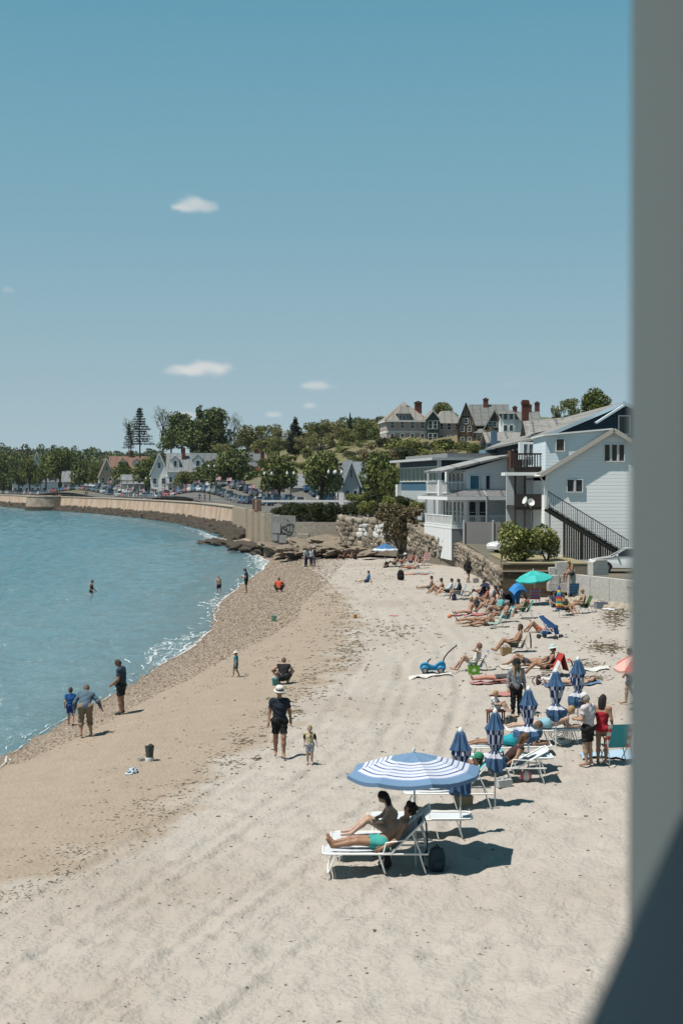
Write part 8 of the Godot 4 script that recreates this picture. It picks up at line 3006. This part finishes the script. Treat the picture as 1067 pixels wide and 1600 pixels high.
	person("person in grey top and dark jeans standing in the group of three", gp(486.5, 885), -0.6, 1.62, "lookdown", FAIR, ["short", BLACK], {"long": Color(0.34, 0.37, 0.40), "pants": Color(0.02, 0.03, 0.06), "shoes": Color(0.05, 0.05, 0.05)}, {"cell": 0.032})
	person("person in black jacket and white cap standing in the group of three", gp(491.5, 885), LEFT, 1.74, "stand", FAIR, ["short", BROWN], {"long": Color(0.018, 0.02, 0.025), "pants": Color(0.03, 0.06, 0.12), "shoes": Color(0.05, 0.05, 0.05)}, {"cell": 0.032, "hat": "cap", "hat_color": Color(0.5, 0.5, 0.5)})
	# water's edge
	person("shirtless child in navy shorts wading at the water's edge", gp(342, 930), 0.5, 1.35, "walk", PALE, ["short", BLOND], {"shorts": Color(0.02, 0.03, 0.06)}, {"cell": 0.03})
	person("person in dark clothes looking at hands by the water's edge", gp(385, 927), LEFT, 1.72, "phone", TAN, ["short", BROWN], {"tee": Color(0.02, 0.03, 0.05), "shorts": Color(0.015, 0.018, 0.025)}, {"cell": 0.03})
	person("person in orange shirt squatting on the pebbles", gp(436, 925), AWAY, 1.72, "squat", FAIR, ["short", BROWN], {"tee": Color(0.46, 0.07, 0.03), "pants": Color(0.025, 0.022, 0.02)}, {"cell": 0.03})
	var sw := at(143, 929, 100)
	person("bather standing waist deep in the bay", Vector3(sw.x, -0.75, sw.z), 1.2, 1.66, "lookdown", FAIR, ["bun", BROWN], {"swimsuit": Color(0.02, 0.02, 0.025)}, {"cell": 0.03})
	person("boy in bright blue shirt and shorts walking at the water's edge", gp(111, 1134), AWAY + 0.15, 1.16, "walk", FAIR, ["short", BROWN], {"tee": Color(0.012, 0.085, 0.26), "shorts": Color(0.02, 0.05, 0.19), "shoes": Color(0.05, 0.05, 0.06)})
	person("woman in grey-blue top and khaki trousers bending at the water's edge", gp(134, 1152), AWAY + 0.1, 1.72, "bend", FAIR, ["short", Color(0.11, 0.07, 0.05)], {"long": Color(0.075, 0.115, 0.155), "capri": Color(0.19, 0.145, 0.105)}, {"build": 1.08})
	person("man in striped dark shirt and dark shorts looking down at the water's edge", gp(190, 1116), LEFT - 0.2, 1.76, "lookdown", TAN, ["short", BROWN], {"tee": Color(0.026, 0.046, 0.066), "shorts": Color(0.018, 0.02, 0.022), "shoes": Color(0.07, 0.08, 0.08)}, {"build": 1.12})
	person("toddler in white hat and teal shirt walking over the pebbles", gp(369, 1058), LEFT - 0.3, 0.92, "walk", FAIR, ["short", BLOND], {"tee": Color(0.03, 0.20, 0.25), "shorts": Color(0.10, 0.13, 0.15)}, {"hat": "sun", "hat_color": Color(0.55, 0.55, 0.53)})
	person("person in black top squatting beside a pail, seen from behind", gp(443, 1069), AWAY, 1.66, "squat", FAIR, ["short", Color(0.12, 0.07, 0.04)], {"tank": Color(0.016, 0.016, 0.018), "trunks": Color(0.016, 0.016, 0.018)}, {"build": 1.1, "joints": {"E": Vector3(.42, .5, .12), "W": Vector3(.34, .34, .3)}})
	bucket("small white and teal pail beside the squatting person", gp(430, 1071), Color(0.06, 0.22, 0.24), 0.12)
	person("man in navy polo, dark shorts and white hat walking up the beach", gp(437, 1183), 0.05, 1.74, "walk", TAN, ["short", GREY], {"tee": Color(0.016, 0.022, 0.034), "shorts": Color(0.012, 0.012, 0.013)}, {"cell": 0.02, "build": 1.06, "hat": "brim", "hat_color": Color(0.55, 0.54, 0.50)})
	var kid := person("toddler in cream tee with black sleeves walking beside the man in navy polo", gp(484, 1194), -0.1, 0.92, "stand", PALE, ["short", BLOND], {"tank": Color(0.46, 0.40, 0.25), "shorts": Color(0.32, 0.34, 0.37)}, {"cell": 0.022, "joints": {"E": Vector3(.27, 1.16, -.02), "W": Vector3(.33, .94, .05)}})
	var sl := MB.new()
	for s in [-1, 1]:
		sl.tube([Vector3(.16 * s, 1.43, 0), Vector3(.2 * s, 1.38, 0), Vector3(.255 * s, 1.2, -.02)], [0.088, 0.085, 0.07], 10)
	part(sl, "sleeves", cloth(0.014, 0.014, 0.016), kid)
	var pk := MB.new()
	pk.box(Vector3(0.06, 1.33, 0.165), Vector3(0.09, 0.11, 0.01))
	part(pk, "pocket", cloth(0.09, 0.05, 0.04), kid)
	# small things lying about
	bucket("green and yellow pail lying on the pebbles beyond the squatting person", gp(428, 971), Color(0.20, 0.34, 0.25), 0.16)
	bucket("orange sand pail alone on the sand", gp(555, 966), Color(0.5, 0.22, 0.05), 0.1)
	var sh := thing("toy_spade", "small red plastic spade lying alone on the sand", "spade", gp(614, 963), 1.2)
	var sm := MB.new()
	sm.tube([Vector3(0, 0.03, -0.25), Vector3(0, 0.03, 0.05)], 0.02, 6)
	sm.box(Vector3(0, 0.035, 0.17), Vector3(0.14, 0.02, 0.24))
	part(sm, "blade", plain(0.42, 0.06, 0.05), sh)
	# tall grey boot-like bag and the pale things by it
	var st := thing("grey_tote", "upright grey tote bag with white foot alone on damp sand", "bag", gp(234, 1189), 0.3)
	var tb := MB.new()
	tb.lathe([Vector2(0.09, 0.0), Vector2(0.095, 0.08), Vector2(0.10, 0.2), Vector2(0.125, 0.40), Vector2(0.115, 0.40), Vector2(0.09, 0.2), Vector2(0.0, 0.1)], 14)
	for k in tb.v.size():
		tb.v[k].y += 0.03 * sin(tb.v[k].x * 30.0) * (1 if tb.v[k].y > 0.3 else 0)
	part(tb, "body", mat(Color(0.075, 0.085, 0.075), 0.9, "grain", 4.0), st)
	var tf := MB.new()
	tf.lathe([Vector2(0.11, -0.01), Vector2(0.115, 0.06), Vector2(0.10, 0.1)], 14)
	part(tf, "foot", plain(0.5, 0.5, 0.48), st)
	tote("white_pouch", "small crumpled white pouch beside the grey tote", gp(221, 1189), 0.8, 0.16, 0.07, 0.12, Color(0.45, 0.43, 0.40), Color(0.4, 0.4, 0.4))
	var cp := thing("patterned_hat", "blue and white patterned cap lying on the damp sand", "hat", gp(208, 1208), -0.6)
	var cm := MB.new()
	var ck := 0
	for i in 8:
		for s in 16:
			var f := func(e: int, q: int) -> Vector3:
				var a := TAU * q / 16
				var el := PI / 2 * e / 8
				return Vector3(cos(a) * cos(el) * 0.14, sin(el) * 0.15, sin(a) * cos(el) * 0.15)
			ck += 1
			cm.col = Color(0.045, 0.07, 0.11) if noise.get_noise_2d(s * 7.0, i * 9.0) > 0.0 else Color(0.42, 0.48, 0.54)
			cm.quad(f.call(i, s), f.call(i + 1, s), f.call(i + 1, s + 1), f.call(i, s + 1))
	part(cm, "crown", tinted(0.9), cp)
	var vz := MB.new()
	vz.prism(PackedVector2Array([Vector2(-0.12, 0.06), Vector2(0.12, 0.06), Vector2(0.10, 0.2), Vector2(0.0, 0.24), Vector2(-0.10, 0.2)]), -0.006, 0.006)
	vz.moved(Transform3D(Basis(Vector3.RIGHT, PI / 2 + 0.1), Vector3(0, 0.03, 0)))
	part(vz, "visor", cloth(0.42, 0.47, 0.52), cp)
	# chair left on the lawn behind the shrub
	low_chair("pale green garden chair standing in the shade under the staircase", Vector3(X(863, 85), 3.16, -85), 0.4, Color(0.12, 0.20, 0.18), Color(0.12, 0.20, 0.18), 0.28)

func more_bathers() -> void:
	# the rest of the crowd between the stone wall and the closed umbrellas
	var p: Vector3
	for q in [[750, 934, LEFT, "chair", TAN, "bun", BROWN, {"bikini": Color(0.05, 0.2, 0.2)}, "bather in teal bikini in a white low chair beyond the navy stroller", Color(0.5, 0.5, 0.5)],
		[771, 952, -1.2, "chair", FAIR, "long", BLACK, {"swimsuit": Color(0.03, 0.03, 0.05)}, "long-haired bather in dark swimsuit in a striped low chair by the black stroller", Color(0.1, 0.25, 0.4)],
		[786, 972, LEFT + 0.2, "chair", TAN, "short", GREY, {"trunks": Color(0.3, 0.3, 0.32)}, "grey-haired bather in pale trunks in a teal low chair", Color(0.05, 0.25, 0.27)],
		[741, 972, LEFT, "back", TAN, "short", BROWN, {"bikini": Color(0.25, 0.04, 0.05)}, "bather in red bikini lying flat near the orange ball", null],
		[733, 960, LEFT + 0.4, "legs_out", FAIR, "bun", BLOND, {"bikini": Color(0.4, 0.4, 0.42)}, "fair bather in white bikini sitting with legs out near the strewn towel", null],
		[822, 950, LEFT, "sand", TAN, "short", BROWN, {"tee": Color(0.35, 0.10, 0.06)}, "child in orange shirt sitting under the turquoise umbrella", null],
		[868, 955, 0.4, "chair", TAN, "short", BLACK, {"tee": Color(0.04, 0.05, 0.08), "shorts": Color(0.05, 0.05, 0.06)}, "person in dark shirt in a blue low chair beside the rainbow umbrella", Color(0.05, 0.14, 0.3)],
		[672, 921, LEFT, "legs_out", TAN, "short", BROWN, {"trunks": Color(0.05, 0.08, 0.1)}, "bather in dark trunks sitting on the sand apart from the row of chairs", null],
		[640, 889, LEFT, "back", TAN, "short", BROWN, {"trunks": Color(0.25, 0.05, 0.05)}, "bather in red trunks lying beside the chairs near the small blue umbrella", null],
		[655, 883, -0.5, "chair", FAIR, "short", BLACK, {"tank": Color(0.03, 0.03, 0.035), "shorts": Color(0.03, 0.03, 0.035)}, "bather in black top in a dark chair near the small blue umbrella", Color(0.04, 0.04, 0.05)],
		[560, 872, LEFT, "sand", TAN, "short", BROWN, {"tee": Color(0.4, 0.38, 0.36)}, "bather in pale shirt sitting against the rocks beside a black bag", null],
		[893, 1072, LEFT, "back", FAIR, "long", BROWN, {"swimsuit": Color(0.04, 0.05, 0.1)}, "bather in navy swimsuit lying flat beyond the closed umbrellas", null]]:
		p = gp(q[0], q[1])
		if q[9] != null:
			low_chair("low chair of the " + String(q[8]).split(" in a ")[0], p + Vector3(0.06, 0, 0), q[2], q[9], Color(0.45, 0.46, 0.46))
		person(q[8], p + Vector3(0, 0.02, 0), q[2], 1.66 if not String(q[8]).begins_with("child") else 1.15, q[3], q[4], [q[5], q[6]], q[7], {"cell": 0.03})
	for q in [[741, 972, 0.42, 0.30, 0.22, "cream towel under the bather in red bikini"], [893, 1072, 0.10, 0.18, 0.30, "blue towel under the bather in navy swimsuit"], [733, 962, 0.36, 0.12, 0.12, "red towel under the fair bather in white bikini"]]:
		towel(q[5], gp(q[0], q[1]), LEFT, 0.75, 1.8, Color(q[2], q[3], q[4]), int(q[0]))

func strollers_on_road() -> void:
	# people walking on the promenade, far off
	var proto := []
	var looks := [[{"tee": Color(0.30, 0.05, 0.05), "pants": Color(0.03, 0.03, 0.04)}, "person in red top walking on the promenade"], [{"long": Color(0.45, 0.45, 0.45), "pants": Color(0.03, 0.04, 0.07)}, "person in white top walking on the promenade"], [{"long": Color(0.015, 0.015, 0.018), "pants": Color(0.015, 0.015, 0.018)}, "person in black walking on the promenade"], [{"tee": Color(0.03, 0.08, 0.2), "shorts": Color(0.05, 0.05, 0.05)}, "person in blue top walking on the promenade"]]
	for l in looks:
		proto.append(person(l[1], Vector3.ZERO, 0.6, 1.72, "walk", TAN, ["short", BROWN], l[0], {"cell": 0.05, "group": "walkers on the promenade"}))
	var used := {}
	var k := 0
	for px in [134, 137, 203, 206, 211, 216, 221, 240, 253, 262, 268, 273, 312, 320, 328]:
		var which: int = [2, 2, 3, 0, 1, 0, 1, 3, 0, 1, 1, 2, 3, 2, 2][k]
		var d := table([[100, 448], [115, 432], [200, 368], [250, 331], [300, 292], [340, 264]], px)
		var p := Vector3(X(px, d), 4.36, -d)
		if used.has(which):
			copy_of(proto[which], p, rng.randf() * 6, "", 1.72 / 1.75)
		else:
			proto[which].position = p
			used[which] = true
		k += 1

# ---------------------------------------------------------------- everything
func _ready() -> void:
	rng.seed = 2024
	noise.seed = 5
	noise.frequency = 0.9
	noise.fractal_octaves = 3
	noise2.seed = 15
	noise2.frequency = 2.6
	noise2.fractal_octaves = 2
	pits.seed = 33
	pits.noise_type = FastNoiseLite.TYPE_CELLULAR
	pits.cellular_return_type = FastNoiseLite.RETURN_DISTANCE
	pits.frequency = 1.25
	pits.cellular_jitter = 1.0
	pits.fractal_type = FastNoiseLite.FRACTAL_NONE
	textures()
	light_and_lens()
	beach()
	sea()
	land()
	seawall()
	shore_walls()
	rocks()
	near_houses()
	hill_houses()
	far_houses()
	greenery()
	road_things()
	near_row()
	middle_group()
	far_group()
	more_bathers()
	strollers_on_road()
	porch()
